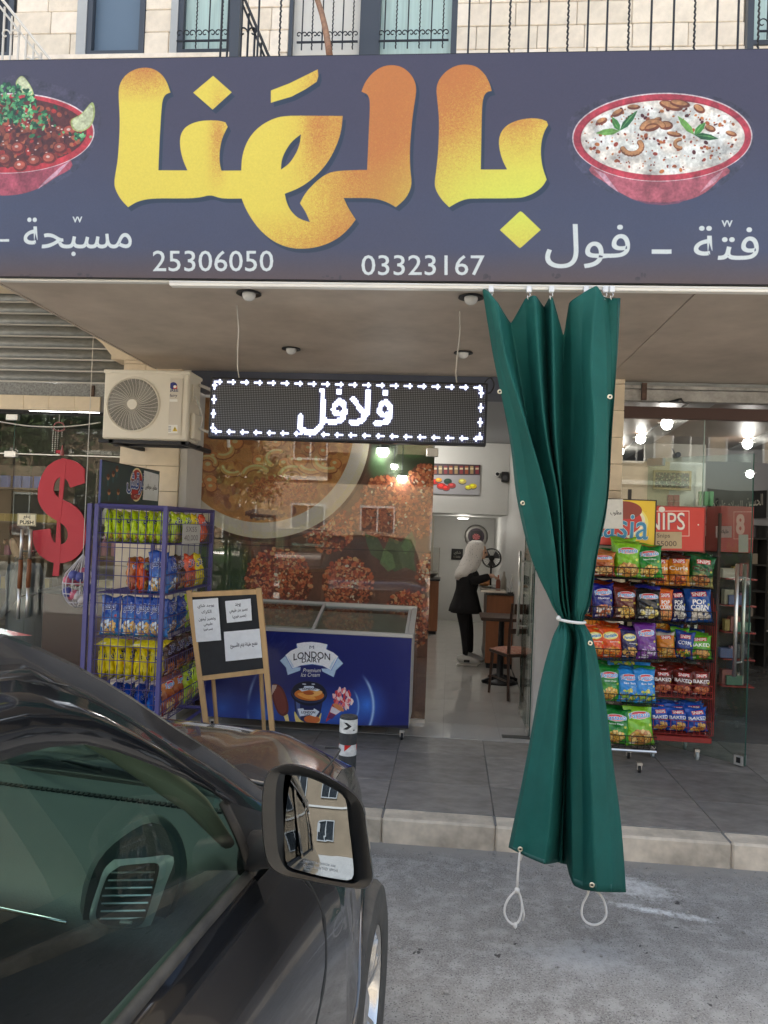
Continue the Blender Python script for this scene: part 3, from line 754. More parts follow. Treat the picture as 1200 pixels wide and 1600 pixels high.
L1 = ca([(48,170),(52,130),(75,90),(115,60),(165,47),(210,52),(250,75),(280,115),(298,170),(275,178),(260,205),(255,260),(247,400),(242,545),(380,545),(360,500),(347,450),(343,400),(352,360),(380,328),(430,308),(480,303),(530,304),(562,313),(573,335),(560,360),(545,395),(536,440),(533,480),(536,520),(543,545),(638,545),(640,490),(655,430),(685,375),(730,330),(790,297),(850,282),(1125,282),(1121,340),(1103,410),(1065,490),(1015,555),(955,607),(905,636),(848,658),(855,695),(872,733),(900,765),(930,782),(968,793),(948,745),(920,703),(945,655),(990,605),(1035,568),(1085,547),(1200,542)]) + \
     cb([(104,542),(118,220),(112,190),(100,175),(76,165),(92,122),(125,78),(168,46),(215,35),(265,42),(305,70),(332,110),(341,150),(337,190),(326,260),(316,350),(309,450),(311,540),(319,600),(312,640),(287,685),(242,722),(205,700),(160,684),(110,677),(0,677)]) + \
     ca([(1130,677),(1152,725),(1188,780),(1150,830),(1090,880),(1010,912),(930,922),(860,915),(790,885),(730,835),(685,775),(655,720),(640,680),(560,680),(530,676),(490,662),(440,675),(380,680),(210,680),(150,692),(120,706),(95,722),(60,685),(35,640),(28,610),(32,570),(45,500),(52,400),(55,300),(50,220)])
def soft(L, it=2):
    """round the shallow bends of a traced outline, keep its true corners"""
    for _ in range(it):
        out = []; n = len(L)
        for i in range(n):
            a, b, c = np.array(L[i - 1]), np.array(L[i]), np.array(L[(i + 1) % n]); u, v = b - a, c - b
            t = math.degrees(math.acos(max(-1, min(1, float(u @ v) / (np.hypot(*u) * np.hypot(*v) + 1e-9)))))
            if t < 42: k1 = min(.25, 12 / (np.hypot(*u) + 1e-9)); k2 = min(.25, 12 / (np.hypot(*v) + 1e-9)); out += [tuple(b - u * k1), tuple(b + v * k2)]
            else: out.append(tuple(b))
        L = out
    return L
L1 = soft(L1)
HOLE = ca([(925,372),(921,410),(907,455),(872,512),(830,542),(832,500),(848,457),(880,408)])
L2 = cb([(435,150),(448,108),(482,66),(530,38),(580,32),(630,42),(670,80),(692,122),(703,162),(680,166),(664,186),(656,230),(650,540),(776,540),(755,500),(740,450),(735,400),(747,358),(778,324),(830,302),(890,293),(940,298),(966,310),(973,328),(955,358),(941,405),(937,465),(945,530),(966,590),(948,622),(910,653),(862,673),(820,679),(620,679),(580,682),(540,697),(498,722),(462,687),(433,640),(427,605),(438,530),(447,430),(450,300),(442,220)])
L2 = soft(L2); HOLE = soft(HOLE)
D1 = ca([(502,88),(592,168),(500,252),(406,170)]); FT = ca([(780,160),(870,125),(1005,57),(1008,90),(1000,118),(945,155),(880,190),(780,220)])
D2 = cb([(833,745),(840,741),(850,746),(938,830),(846,912),(838,917),(830,912),(741,830)])
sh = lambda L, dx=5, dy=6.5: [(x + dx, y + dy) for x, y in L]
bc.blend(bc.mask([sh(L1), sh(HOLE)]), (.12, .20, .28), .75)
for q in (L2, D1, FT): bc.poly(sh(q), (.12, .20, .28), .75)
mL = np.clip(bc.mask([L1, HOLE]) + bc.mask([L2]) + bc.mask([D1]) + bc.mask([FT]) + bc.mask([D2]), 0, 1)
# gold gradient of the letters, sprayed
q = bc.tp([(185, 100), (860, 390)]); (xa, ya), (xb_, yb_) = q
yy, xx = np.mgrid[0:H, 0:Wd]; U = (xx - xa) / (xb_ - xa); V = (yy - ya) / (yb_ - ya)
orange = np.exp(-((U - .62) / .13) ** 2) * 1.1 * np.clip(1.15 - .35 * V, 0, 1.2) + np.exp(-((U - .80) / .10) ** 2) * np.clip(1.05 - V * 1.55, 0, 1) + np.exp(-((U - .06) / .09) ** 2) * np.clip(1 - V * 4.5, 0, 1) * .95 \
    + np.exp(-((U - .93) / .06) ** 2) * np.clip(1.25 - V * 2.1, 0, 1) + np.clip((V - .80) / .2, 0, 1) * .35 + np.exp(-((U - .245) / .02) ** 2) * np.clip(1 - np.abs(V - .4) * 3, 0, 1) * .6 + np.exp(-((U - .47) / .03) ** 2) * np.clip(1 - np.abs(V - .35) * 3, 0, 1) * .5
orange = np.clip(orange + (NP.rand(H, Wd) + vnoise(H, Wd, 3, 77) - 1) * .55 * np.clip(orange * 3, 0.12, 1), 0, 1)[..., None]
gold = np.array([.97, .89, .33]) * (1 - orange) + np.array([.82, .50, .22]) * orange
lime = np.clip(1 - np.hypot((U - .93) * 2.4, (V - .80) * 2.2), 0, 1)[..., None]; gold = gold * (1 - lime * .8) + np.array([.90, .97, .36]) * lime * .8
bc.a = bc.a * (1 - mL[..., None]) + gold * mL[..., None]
# lettering
WT = (.90, .94, .94)
def bi(x0, y0, x1, y1, sl): return lambda x, y: (x, y + (x - x0) * sl)
bc.text('25306050', 239, 392, 427, 424, WT, bold=.3); bc.text('03323167', 565, 399, 757, 430, WT, bold=.3)
bc.text('مسبحة', 38, 341, 206, 400, WT, ar=True, bold=.5)
for dx in (0, 7): bc.text('v', 114 + dx, 339, 122 + dx, 348, WT, bold=.4)
bc.rect(-40, 374, 15, 378, WT)
bc.text('فول', 852, 351, 984, 419, WT, ar=True, bold=.5); bc.text('فتة', 1084, 354, 1185, 406, WT, ar=True, bold=.5)
for dx in (0, 8): bc.text('v', 1127 + dx, 345, 1136 + dx, 355, WT, bold=.4)
bc.rect(1018, 390, 1049, 397, WT)
# right bowl
c1 = lambda L: [(885 + u / 4, 130 + v / 4) for u, v in L]
bc.poly(c1(smooth_path([(155,520),(250,630),(350,695),(450,738),(600,752),(750,735),(860,690),(950,610),(1000,530),(600,400)], 5)), (.74, .36, .42))
bc.poly(c1([(400,725),(520,745),(640,747),(750,728),(700,755),(600,766),(500,757)]), (.55, .30, .40), .8)
bc.poly(c1([(170,540),(240,570),(330,690),(260,640)]), (.85, .72, .80), .7)
bc.poly(c1([(980,545),(905,600),(830,690),(930,620)]), (.88, .74, .80), .6)
bc.ell(1033, 215, 142, 69.5, (.90, .84, .86)); bc.ell(1033, 215.5, 140, 68, (.78, .22, .28)); bc.ell(1033, 215, 130, 60, (.68, .16, .22)); bc.ell(1034, 216, 129, 58.5, (.90, .88, .84))
rs = np.random.RandomState(5)
for k in range(60):
    a = rs.rand() * 6.28; q = math.sqrt(rs.rand()); bc.ell(1034 + 112 * q * math.cos(a), 217 + 48 * q * math.sin(a), 10 + 12 * rs.rand(), 5 + 7 * rs.rand(), [(.93, .95, .94), (.86, .88, .86), (.96, .97, .96)][k % 3], alpha=.7, soft=6)
for k in range(210):
    a = rs.rand() * 6.28; q = math.sqrt(rs.rand()); s = .8 + 2.2 * rs.rand() ** 2
    bc.ell(1034 + 122 * q * math.cos(a), 215 + 54 * q * math.sin(a), s * 1.4, s, [(.66, .22, .12), (.72, .34, .15), (.35, .10, .10), (.80, .45, .20)][k % 4], rot=rs.rand() * 3)
for x, y, a, b, r in ((1048, 166, 19, 7, .3), (1062, 163, 16, 6, .2), (1025, 190, 9, 5, -.5), (1018, 198, 14, 8, -.3), (1040, 197, 11, 7, .1), (1092, 171, 10, 6, .6), (1053, 211, 12, 4, .2), (965, 177, 10, 5, -.5), (940, 190, 9, 5, -.4), (1109, 202, 9, 5, .4), (990, 168, 10, 4, 0), (1142, 210, 9, 4, .3)):
    bc.ell(x, y, a, b, (.50, .24, .12), rot=r); bc.ell(x - 1, y - 1.5, a * .8, b * .6, (.80, .55, .33), rot=r)
for cx, cy, r, a0, a1, wd in ((987, 230, 15, -.6, 2.8, 6), (1063, 226, 9, 1.6, 4.6, 4), (1020, 204, 17, 3.4, 5.8, 6.5)):
    for t in np.linspace(a0, a1, 12): bc.ell(cx + r * math.cos(t), cy + r * .75 * math.sin(t), wd * .75, wd * .75, (.55, .30, .15))
    for t in np.linspace(a0, a1, 12): bc.ell(cx + r * math.cos(t), cy - 1 + r * .75 * math.sin(t), wd * .55, wd * .5, (.83, .58, .36))
for bx, by, L in ((968, 205, ((-38, 4), (-12, -22), (28, -32))), (1084, 212, ((-26, -30), (18, -20), (38, 6)))):
    for k, (dx, dy) in enumerate(L):
        n_ = np.array([-dy, dx]) / math.hypot(dx, dy); p0 = np.array([bx, by]); p1 = p0 + (dx, dy)
        bc.poly([p0, p0 + np.array([dx, dy]) * .3 + n_ * 5, p0 + np.array([dx, dy]) * .65 + n_ * 4.5, p1, p0 + np.array([dx, dy]) * .65 - n_ * 4.5, p0 + np.array([dx, dy]) * .3 - n_ * 5], [(.45, .72, .28), (.25, .58, .22), (.13, .40, .20)][k])
        bc.poly([p0, p1, p0 + np.array([dx, dy]) * .6 - n_ * 2.5], (.55, .78, .40), .6)
# left bowl of stewed beans
bc.poly(smooth_path([(-110, 255), (-70, 290), (-20, 304), (20, 306), (55, 298), (85, 280), (112, 252), (20, 200)], 5), (.72, .30, .38))
bc.poly([(60, 297), (90, 275), (112, 250), (95, 262), (70, 285)], (.88, .76, .84), .7)
bc.ell(15, 209, 133, 63, (.92, .85, .87)); bc.ell(15, 209.5, 131, 61.5, (.82, .20, .24)); bc.ell(14, 208, 122, 54, (.38, .16, .14))
rs = np.random.RandomState(9)
for k in range(420):
    a = rs.rand() * 6.28; q = math.sqrt(rs.rand()); s = 3 + 5 * rs.rand() * rs.rand()
    cc = [(.55, .24, .17), (.66, .30, .19), (.42, .16, .13), (.74, .38, .24), (.30, .13, .13), (.70, .18, .15)][rs.randint(6)]
    bc.ell(14 + 116 * q * math.cos(a), 209 + 50 * q * math.sin(a), s, s * .8, cc, rot=rs.rand() * 3)
for k in range(60):
    a = rs.rand() * 6.28; q = math.sqrt(rs.rand()); bc.ell(14 + 108 * q * math.cos(a), 214 + 42 * q * math.sin(a), 1.6, 1., (.93, .85, .80))
for x, y in ((29, 232), (55, 252), (33, 260), (78, 248), (95, 232), (8, 250), (110, 205)):
    bc.ell(x, y, 11, 9, (.50, .16, .13)); bc.ell(x - 1, y - 1, 8.5, 6.5, (.76, .34, .26)); bc.ell(x - 2, y - 2, 3, 2, (.93, .78, .74))
for x, y, L in ((37, 128, [(25, 132), (33, 119), (42, 125), (52, 142), (52, 152), (40, 150)]), (130, 190, [(112, 188), (128, 178), (144, 160), (149, 175), (144, 195), (132, 205), (120, 206), (113, 200)])):
    bc.poly(smooth_path(L, 4), (.72, .80, .45)); bc.poly([(a * .86 + x * .14, b * .86 + (y) * .14) for a, b in smooth_path(L, 4)], (.87, .91, .72))
for k in range(330):
    a = rs.rand() * 6.28; q = math.sqrt(rs.rand()); x, y = 12 + 46 * q * math.cos(a), 163 + 31 * q * math.sin(a)
    if k > 270: x, y = 62 + 14 * rs.randn(), 190 + 12 * rs.randn()
    if k > 310: x, y = 122 + 8 * rs.randn(), 212 + 4 * rs.randn()
    bc.ell(x, y, 2 + 3.2 * rs.rand(), 1.2 + 1.8 * rs.rand(), [(.12, .42, .26), (.20, .56, .33), (.36, .70, .42), (.08, .30, .20), (.50, .80, .52)][rs.randint(5)], rot=rs.rand() * 3)
bowls = np.clip(bc.mask([smooth_path([(885,215),(900,175),(960,150),(1033,145),(1110,150),(1165,175),(1178,215),(1160,260),(1110,300),(1033,320),(950,300),(900,260)],4)]) + bc.mask([smooth_path([(-120,200),(-60,150),(20,118),(60,125),(150,160),(152,215),(110,275),(20,306),(-60,290)],4)]), 0, 1)[..., None]
dt = (vnoise(H, Wd, 22, 31)[..., None] - .5) * .55 + (vnoise(H, Wd, 5, 32)[..., None] - .5) * .35 + .06 * (NP.rand(H, Wd, 1) - .5)
bc.a = bc.a * (1 + dt * bowls); bc.a = bc.a * (1 - .12 * bowls) + bc.a.mean(2, keepdims=True) * .12 * bowls
# scuffs near the foot
for k in range(26):
    x = [40, 130, 520, 865, 1000, 760][k % 6] + rs.randn() * 8; bc.ell(x, 428 + rs.rand() * 8, 1.5 + 3 * rs.rand(), 1 + 3 * rs.rand(), (.22, .20, .24), alpha=.45)
bc.a *= .82; bc.grain(.03, 3, 4)
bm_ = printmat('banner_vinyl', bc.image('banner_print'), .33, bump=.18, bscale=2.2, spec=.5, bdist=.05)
ban = thing('shop_banner', ((BX0 + BX1) / 2, YB, BZ0), 'wide dark violet shop banner with large golden Arabic lettering and two food bowls', 'banner')
rows = []
NB = 60
for i in range(9):
    t = i / 8; z = lerp(BZ1, BZ0, t); rows.append([(lerp(BX0, BX1, j / NB), YB - .006 * math.sin(math.pi * t) * (1 + .3 * math.sin(j * .8)), z) for j in range(NB + 1)])
MB().grid(rows, uv=True).build('printed_vinyl', bm_, ban, smooth=True, fixn=False)
fr = MB(); fr.box((BX0, YB + .004, BZ1 - .02), (BX1, YB + .05, BZ1 + .006)); fr.box((BX0, YB + .004, BZ0 - .004), (BX1, YB + .05, BZ0 + .03))
fr.build('frame', m_black, ban)
MB().box((BX0, YB + .02, BZ0 + .035), (BX1, YB + .05, BZ1 - .025)).build('backing', mat('zinc_sheet', (.3, .3, .3), .5), ban)

# ---------------- curtain rail under the banner
ra, rb = P(-150, 441, Y=YB + .04), P(1350, 462, Y=YB + .04); zr = P(860, 456, Y=YB + .04).z
rl = thing('curtain_rail', (0, YB + .04, zr), 'long white metal curtain track running under the banner', 'curtain rail')
xj = P(267, 440, Y=YB + .04).x
MB().box((ra.x, YB + .02, zr + .018), (xj, YB + .055, zr + .044), ch=.004).build('track', m_whitepaint, rl)
MB().box((xj + .001, YB + .015, zr + .002), (rb.x, YB + .055, zr + .026), ch=.004).build('track', mat('track_white', (.78, .77, .73), .3), rl)
MB().box((xj + .002, YB + .010, zr + .014), (rb.x, YB + .014, zr + .022)).build('lip', m_whitepaint, rl)

# ---------------- LED sign
YL = 4.40
LX0, LX1 = P(330, 640, Y=YL).x, P(758, 640, Y=YL).x; LZ1 = P(544, 597, Y=YL).z; LZ0 = P(544, 687, Y=YL).z
led = thing('led_sign', ((LX0 + LX1) / 2, YL, LZ0), 'black LED dot matrix sign glowing with a white Arabic word and arrow border', 'LED sign')
MB().box((LX0 - .012, YL, LZ0 - .012), (LX1 + .012, YL + .075, LZ1 + .012), ch=.004).build('case', m_black, led)
GW, GHt, K = 160, 32, 6
on = np.zeros((GHt, GW))
for g in range(0, GW):                                      # border of little arrows
    k = g % 8
    for r_, flip in ((1, 1), (GHt - 3, -1)):
        kk = k if flip > 0 else 7 - k
        if kk in (1, 2, 3, 4, 5): on[r_, g] = 1
        if kk in (4,): on[r_ - 1:r_ + 2, g] = 1
for r_ in range(2, GHt - 2):
    k = r_ % 8
    for c_, flip in ((1, 1), (GW - 3, -1)):
        kk = k if flip > 0 else 7 - k
        if kk in (1, 2, 3, 4, 5): on[r_, c_] = 1
        if kk == 3: on[r_, c_ - 1:c_ + 2] = 1
tcv = Canvas(GW, GHt, (0, 0, 0)); tcv.text('فلافل', 52, 4.0, 107, 29.5, (1, 1, 1), ar=True, bold=.22); on = np.maximum(on, tcv.a[..., 0] > .40)
img = np.ones((GHt * K, GW * K, 3)) * np.array([.018, .02, .024]); em = np.zeros_like(img)
cell = np.zeros((K, K)); cell[1:5, 1:5] = 1; cell[1, 1] = cell[1, 4] = cell[4, 1] = cell[4, 4] = .4
big = np.kron(np.ones((GHt, GW)), cell)[..., None]; img = img * (1 - big) + np.array([.42, .43, .45]) * big
ledim = Canvas(GW * K, GHt * K); ledim.a = img; i1 = ledim.image('led_face')
lit = Canvas(GW * K, GHt * K, (0, 0, 0)); cell2 = np.zeros((K, K)); cell2[0:6, 0:6] = .9; cell2[1:5, 1:5] = 1
lit.a = np.kron(on, cell2)[..., None] * np.array([.86, .90, 1.0])
# violet camera halo round the lit diodes, painted into the glow image
blur = np.kron(on, np.ones((K, K)))
for _ in range(3):
    blur = (blur + np.roll(blur, 5, 0) + np.roll(blur, -5, 0) + np.roll(blur, 5, 1) + np.roll(blur, -5, 1)) / 5
lit.a += (blur * .55)[..., None] * np.array([.32, .34, 1.0]); i2 = lit.image('led_lit')
m_led = printmat('led_panel', i1, .5); n = m_led.node_tree.nodes; t2_ = n.new('ShaderNodeTexImage'); t2_.image = i2
m_led.node_tree.links.new(t2_.outputs[0], n['Principled BSDF'].inputs['Emission Color']); n['Principled BSDF'].inputs['Emission Strength'].default_value = .55
MB().quad((LX0, YL - .002, LZ0), (LX1, YL - .002, LZ0), (LX1, YL - .002, LZ1), (LX0, YL - .002, LZ1)).build('display', m_led, led, fixn=False)
m_wire = mat('white_cord', (.62, .60, .55), .6)
for px, py, pb in ((370, 477, 365), (718, 486, 714)):
    a = P(px, py, Z=ZS); b = Vector((P(pb, 593, Y=a.y).x, YL + .04, LZ1 + .01))
    tag(MB().tube([a, a.lerp(b, .3) + Vector((.006, 0, 0)), a.lerp(b, .6) + Vector((-.004, 0, 0)), a.lerp(b, .85) + Vector((-.008, 0, 0)), b], .0035, 5).build('hanging_wire', m_wire, smooth=True),
        'thin white wire holding the %s end of the LED sign' % ('left' if px < 500 else 'right'), 'wire')
pts = [P(x, y, Y=YL + .05) for x, y in ((757, 598), (766, 590), (772, 600), (768, 612), (758, 616))]
MB().tube(smooth_path([tuple(p) for p in pts], 4, False), .004, 5).build('power_cable', m_black, led, smooth=True)

# ---------------- recessed soffit lamps
m_bulb = mat('milky_bulb', (.72, .72, .70), .25, trans=.1)
for px, py, s, lab in ((389, 457, 1, 'near left round ceiling lamp with milky dome under the canopy'), (736, 463, 1, 'near right round ceiling lamp beside the curtain top'),
                       (455, 544, 1, 'far left small ceiling lamp above the LED sign'), (724, 550, 1, 'far right small ceiling lamp above the LED sign')):
    c = P(px, py, Z=ZS); g = thing('ceiling_lamp', c, lab, 'ceiling lamp', 'recessed lamps under the canopy')
    MB().lathe([(.030, -.001), (.066, -.003), (.068, -.010), (.060, -.012), (.036, -.006)], c, 24, cap=False).build('trim_ring', m_black, g, smooth=True)
    MB().lathe([(.036, 0), (.037, -.018), (.031, -.034), (.018, -.044), (.004, -.047)], c, 20).build('bulb', m_bulb, g, smooth=True)

# ---------------- air conditioner on the pillar
A0 = 5.60; ax0, ax1 = P(161, 640, Y=A0).x, P(294, 640, Y=A0).x; az1 = P(225, 580, Y=A0).z; az0 = P(225, 687, Y=A0).z
m_ac = mat('ac_cream_paint', (.72, .665, .55), .42, var=.05, vscale=4)
ac = thing('air_conditioner', ((ax0 + ax1) / 2, A0, az0), 'cream outdoor air conditioner unit with round fan grille on the stone pillar', 'air conditioner')
MB().box((ax0, A0, az0), (ax1, A0 + .27, az1), ch=.012).build('casing', m_ac, ac)
MB().box((ax0 - .006, A0 - .008, az1 - .02), (ax1 + .008, A0 + .28, az1 + .008), ch=.006).build('lid', m_ac, ac)
fc = P(208, 632, Y=A0); fr_ = 43.5 / 1200 * A0
MB().lathe([(fr_ * 1.04, 0), (fr_ * 1.03, -.010), (fr_ * .99, -.012), (fr_ * .97, -.002)], (fc.x, A0, fc.z), 48, 'y', cap=False).build('fan_ring', m_ac, ac, smooth=True)
MB().lathe([(fr_ * .96, -.001), (.001, -.001)], (fc.x, A0, fc.z), 40, 'y', cap=False).build('fan_well', mat('fan_dark', (.05, .05, .05), .6), ac)
bl = MB()
for k in range(3):
    a0 = k * 2.094; rows = []
    for i in range(6):
        r = fr_ * (.2 + .7 * i / 5); rows.append([(fc.x + r * math.cos(a0 + t * .9 + i * .1), A0 - .0015 - .004 * t, fc.z + r * math.sin(a0 + t * .9 + i * .1)) for t in np.linspace(0, 1, 6)])
    bl.grid(rows)
bl.build('fan_blade', mat('fan_grey', (.16, .16, .155), .5), ac, fixn=False)
m_grl = mat('grille_cream', (.76, .71, .61), .45)
gr = MB()
for k in range(22): r = fr_ * (.22 + .75 * k / 21); gr.tube([(fc.x + r * math.cos(a), A0 - .013, fc.z + r * math.sin(a)) for a in np.linspace(0, 6.283, 41)[:-1]], .0011, 4, closed=True)
gr.build('grille_ring', m_grl, ac)['kind'] = 'stuff'
gs = MB()
for k in range(36):
    a = k * math.pi / 18; gs.tube([(fc.x + fr_ * q * math.cos(a + (q - .2) * .35), A0 - .0155, fc.z + fr_ * q * math.sin(a + (q - .2) * .35)) for q in (.2, .45, .7, .97)], .0015, 4)
gs.build('grille_spoke', m_grl, ac)['kind'] = 'stuff'
MB().lathe([(fr_ * .2, -.012), (fr_ * .19, -.021), (.001, -.022)], (fc.x, A0, fc.z), 24, 'y').build('hub', m_ac, ac)
px_ = lambda x: P(x, 640, Y=A0).x
acc = plane_canvas(A0, px_(265), px_(284), P(275, 680, Y=A0).z, P(275, 592, Y=A0).z, 1100, (.80, .765, .70))
acc.ell(271.5, 603, 6, 5.5, (.12, .16, .45)); acc.rect(271.5, 603, 277.5, 608, (.80, .25, .18)); acc.ell(274, 604.5, 2.5, 2.2, (.93, .9, .85))
acc.text('GREE', 263.5, 608, 279, 612.5, (.12, .14, .35), bold=.5); acc.text('fairy', 266, 616, 277.5, 621.5, (.2, .2, .3), bold=.3)
acc.rect(264.5, 624, 278, 628, (.9, .89, .86)); acc.rect(259, 664, 278, 677, (.9, .89, .86)); acc.poly([(270, 674), (274, 666.5), (278, 674)], (.85, .72, .15)); acc.text('!', 273.3, 668.5, 274.4, 673.5, (.1, .1, .1), bold=.5)
for k in range(4): acc.rect(260, 666 + k * 2.4, 268, 667 + k * 2.4, (.5, .5, .5))
cx0, cx1, cz0, cz1 = px_(265), px_(284), P(275, 680, Y=A0).z, P(275, 592, Y=A0).z
MB().box((cx0 - .006, A0 - .007, cz0 - .006), (cx1 + .006, A0 - .001, cz1 + .006), ch=.003).build('side_badge', m_ac, ac)
acc.T = None
MB().quad((cx0, A0 - .009, cz0), (cx1, A0 - .009, cz0), (cx1, A0 - .009, cz1), (cx0, A0 - .009, cz1)).build('label', printmat('ac_label', acc.image('ac_label'), .5), ac, fixn=False)
MB().box((ax1 + .001, A0 + .05, az0 + .02), (ax1 + .035, A0 + .22, az0 + .22), ch=.01).build('valve_cover', m_ac, ac)
MB().box((ax1 + .001, A0 + .06, az0 + .30), (ax1 + .012, A0 + .2, az0 + .44), ch=.004).build('side_handle', m_ac, ac)
pc = MB(); xx0 = ax1 + .02
pc.tube(smooth_path([(ax1 + .01, A0 + .20, az1 - .06), (ax1 + .10, A0 + .28, az1 - .10), (ax1 + .16, A0 + .4, az1 - .22), (ax1 + .16, A0 + .55, az1 - .5)], 6, False), .013, 8)
pc.tube(smooth_path([(ax1 + .03, A0 + .16, az0 + .12), (ax1 + .12, A0 + .25, az0 + .10), (ax1 + .15, A0 + .40, az0 + .22), (ax1 + .15, A0 + .6, az0 + .3)], 6, False), .011, 8)
pc.tube(smooth_path([(ax1 + .012, A0 + .1, az0 + .36), (ax1 + .04, A0 + .1, az0 + .30), (ax1 + .07, A0 + .12, az0 + .2), (ax1 + .05, A0 + .14, az0 + .1)], 5, False), .006, 6)
pc.build('pipe', mat('pipe_wrap', (.62, .60, .56), .6), ac, smooth=True)
bk = MB()
for x in (ax0 + .06, ax1 - .04): bk.box((x, A0 - .01, az0 - .035), (x + .035, YF, az0 - .005));
bk.box((ax0 - .02, A0 - .01, az0 - .03), (ax1 + .02, A0 + .03, az0 - .006)); bk.box((ax0 - .02, A0 + .25, az0 - .03), (ax1 + .02, A0 + .29, az0 - .006))
bk.build('wall_bracket', m_black, ac)
MB().tube([(xl0 + .30, YF - .015, 3.1), (xl0 + .27, YF - .015, 2.8)], .004, 5).build('drip_wire', m_wire, ac)

# ---------------- printed film on the middle shop's glass
def GX(px, y=YG): return P(px, 900, Y=y).x
gx0, gx1 = GX(284), GX(672); gz0, gz1 = ZP + .03, ZS - .16
mc = plane_canvas(YG + .015, gx0, gx1, gz0, gz1, 330, (.30, .20, .17))
rs = np.random.RandomState(21)
h_, w_ = mc.h, mc.w
nz = vnoise(h_, w_, 60, 3)[..., None]; mc.a = mc.a * (.6 + .8 * nz)
g4 = lambda u, v: (280 + u / 3, 680 + v / 3)
def blobm(u, v, ru, rv, col, al, soft=40):
    x, y = g4(u, v); p = mc.tp([(x, y)])[0]; s = 330 * YG / 1200 / 3
    yy, xx = np.mgrid[0:h_, 0:w_]; d = np.hypot((xx - p[0]) / (ru * s), (yy - p[1]) / (rv * s)); mc.blend(np.clip((1.25 - d) / .5, 0, 1), col, al)
for u, v, a, b, c, al in ((200, 640, 150, 160, (.10, .26, .14), .9), (80, 560, 60, 60, (.20, .42, .22), .7), (1050, 90, 200, 130, (.09, .18, .12), .95), (1100, 60, 70, 50, (.16, .36, .20), .8), (930, 150, 40, 60, (.22, .45, .28), .5), (200, 560, 50, 40, (.25, .46, .28), .6), (1050, 620, 160, 150, (.30, .20, .18), .8), (60, 900, 200, 200, (.14, .22, .12), .8), (620, 1000, 400, 200, (.25, .14, .10), .8)):
    blobm(u, v, a, b, c, al)
fal = [(.62, .31, .19), (.72, .42, .27), (.52, .25, .15), (.80, .52, .36), (.46, .21, .14), (.66, .36, .24)]
falr = [(.60, .24, .15), (.72, .34, .20), (.45, .17, .12), (.82, .46, .30), (.36, .15, .10), (.88, .62, .46)]
def falafel(u, v, ru, rv, n, cols, sd=1):
    x, y = g4(u, v); mc.ell(x, y, ru / 3, rv / 3, (.26, .12, .08), soft=3); r2 = np.random.RandomState(sd)
    p = mc.tp([(x, y), (x + ru / 3, y), (x, y + rv / 3)]); rx, ry = abs(p[1, 0] - p[0, 0]), abs(p[2, 1] - p[0, 1])
    crumbs(mc, p[0, 0], p[0, 1], rx, ry, int(n * .7), cols, 2.2, 7.5, r2, .55, raw=True)
    for k in range(14): a = r2.rand() * 6.28; q = r2.rand() * .8; mc.ell(p[0, 0] + rx * q * math.cos(a), p[0, 1] + ry * q * math.sin(a), 2 + 3 * r2.rand(), 1.5 + 2 * r2.rand(), (.90, .82, .76), raw=True, rot=r2.rand() * 3)
falafel(960, 300, 115, 110, 700, fal, 1); falafel(1150, 240, 85, 110, 450, fal, 2); falafel(1010, 390, 215, 110, 1300, fal, 3); falafel(700, 440, 120, 110, 650, falr, 4)
falafel(465, 680, 158, 150, 1500, falr, 5); falafel(790, 700, 118, 130, 1000, falr, 6); falafel(1080, 860, 125, 135, 900, falr, 7); falafel(1160, 640, 50, 90, 200, falr, 8); falafel(300, 980, 160, 140, 800, falr, 9); falafel(680, 1010, 170, 140, 900, falr, 10)
for L, c in (([(870,460),(930,480),(960,540),(985,480),(1040,500),(1090,450),(1110,500),(1100,580),(1110,640),(1060,620),(1010,640),(960,600),(900,560),(880,510)], (.20, .36, .22)), ([(960,530),(1000,560),(1015,620),(980,640),(940,600)], (.34, .52, .34)), ([(1070,470),(1095,520),(1060,560),(1040,520)], (.30, .48, .30))):
    mc.poly([g4(*p) for p in L], c, .75)
# the big white dish of chickpeas
ps = lambda cx, cy, r: [g4(cx + r * math.cos(a), cy + r * math.sin(a)) for a in np.linspace(0, 6.283, 90)[:-1]]
mc.poly(ps(402, -2, 503), (.16, .09, .07), .7); mc.poly(ps(400, -10, 494), (.86, .84, .77)); mc.poly(ps(396, -16, 470), (.92, .90, .84)); mc.poly(ps(386, -20, 430), (.62, .46, .26))
inn = mc.mask([ps(386, -20, 428)]); keep = mc.a.copy()
for k in range(520):
    a = rs.rand() * 6.28; q = math.sqrt(rs.rand()); u, v = 386 + 430 * q * math.cos(a), -20 + 430 * q * math.sin(a)
    cc = [(.70, .52, .30), (.58, .38, .22), (.50, .30, .18), (.76, .60, .38), (.44, .24, .15)][rs.randint(5)]; mc.ell(*g4(u, v), 4 + 9 * rs.rand(), 3 + 5 * rs.rand(), cc, rot=rs.rand() * 3, alpha=.75, soft=2)
for k in range(40):
    a = rs.rand() * 6.28; q = math.sqrt(rs.rand()); u, v = 386 + 390 * q * math.cos(a), -20 + 380 * q * math.sin(a)
    if v > 180 and u > 200: continue
    r = 8 + 5 * rs.rand(); x, y = g4(u, v); mc.ell(x, y, r, r * .9, (.46, .24, .12)); mc.ell(x - .6, y - .8, r * .88, r * .78, (.80, .50, .28)); mc.ell(x - 2, y - 2.5, r * .35, r * .25, (.95, .80, .62))
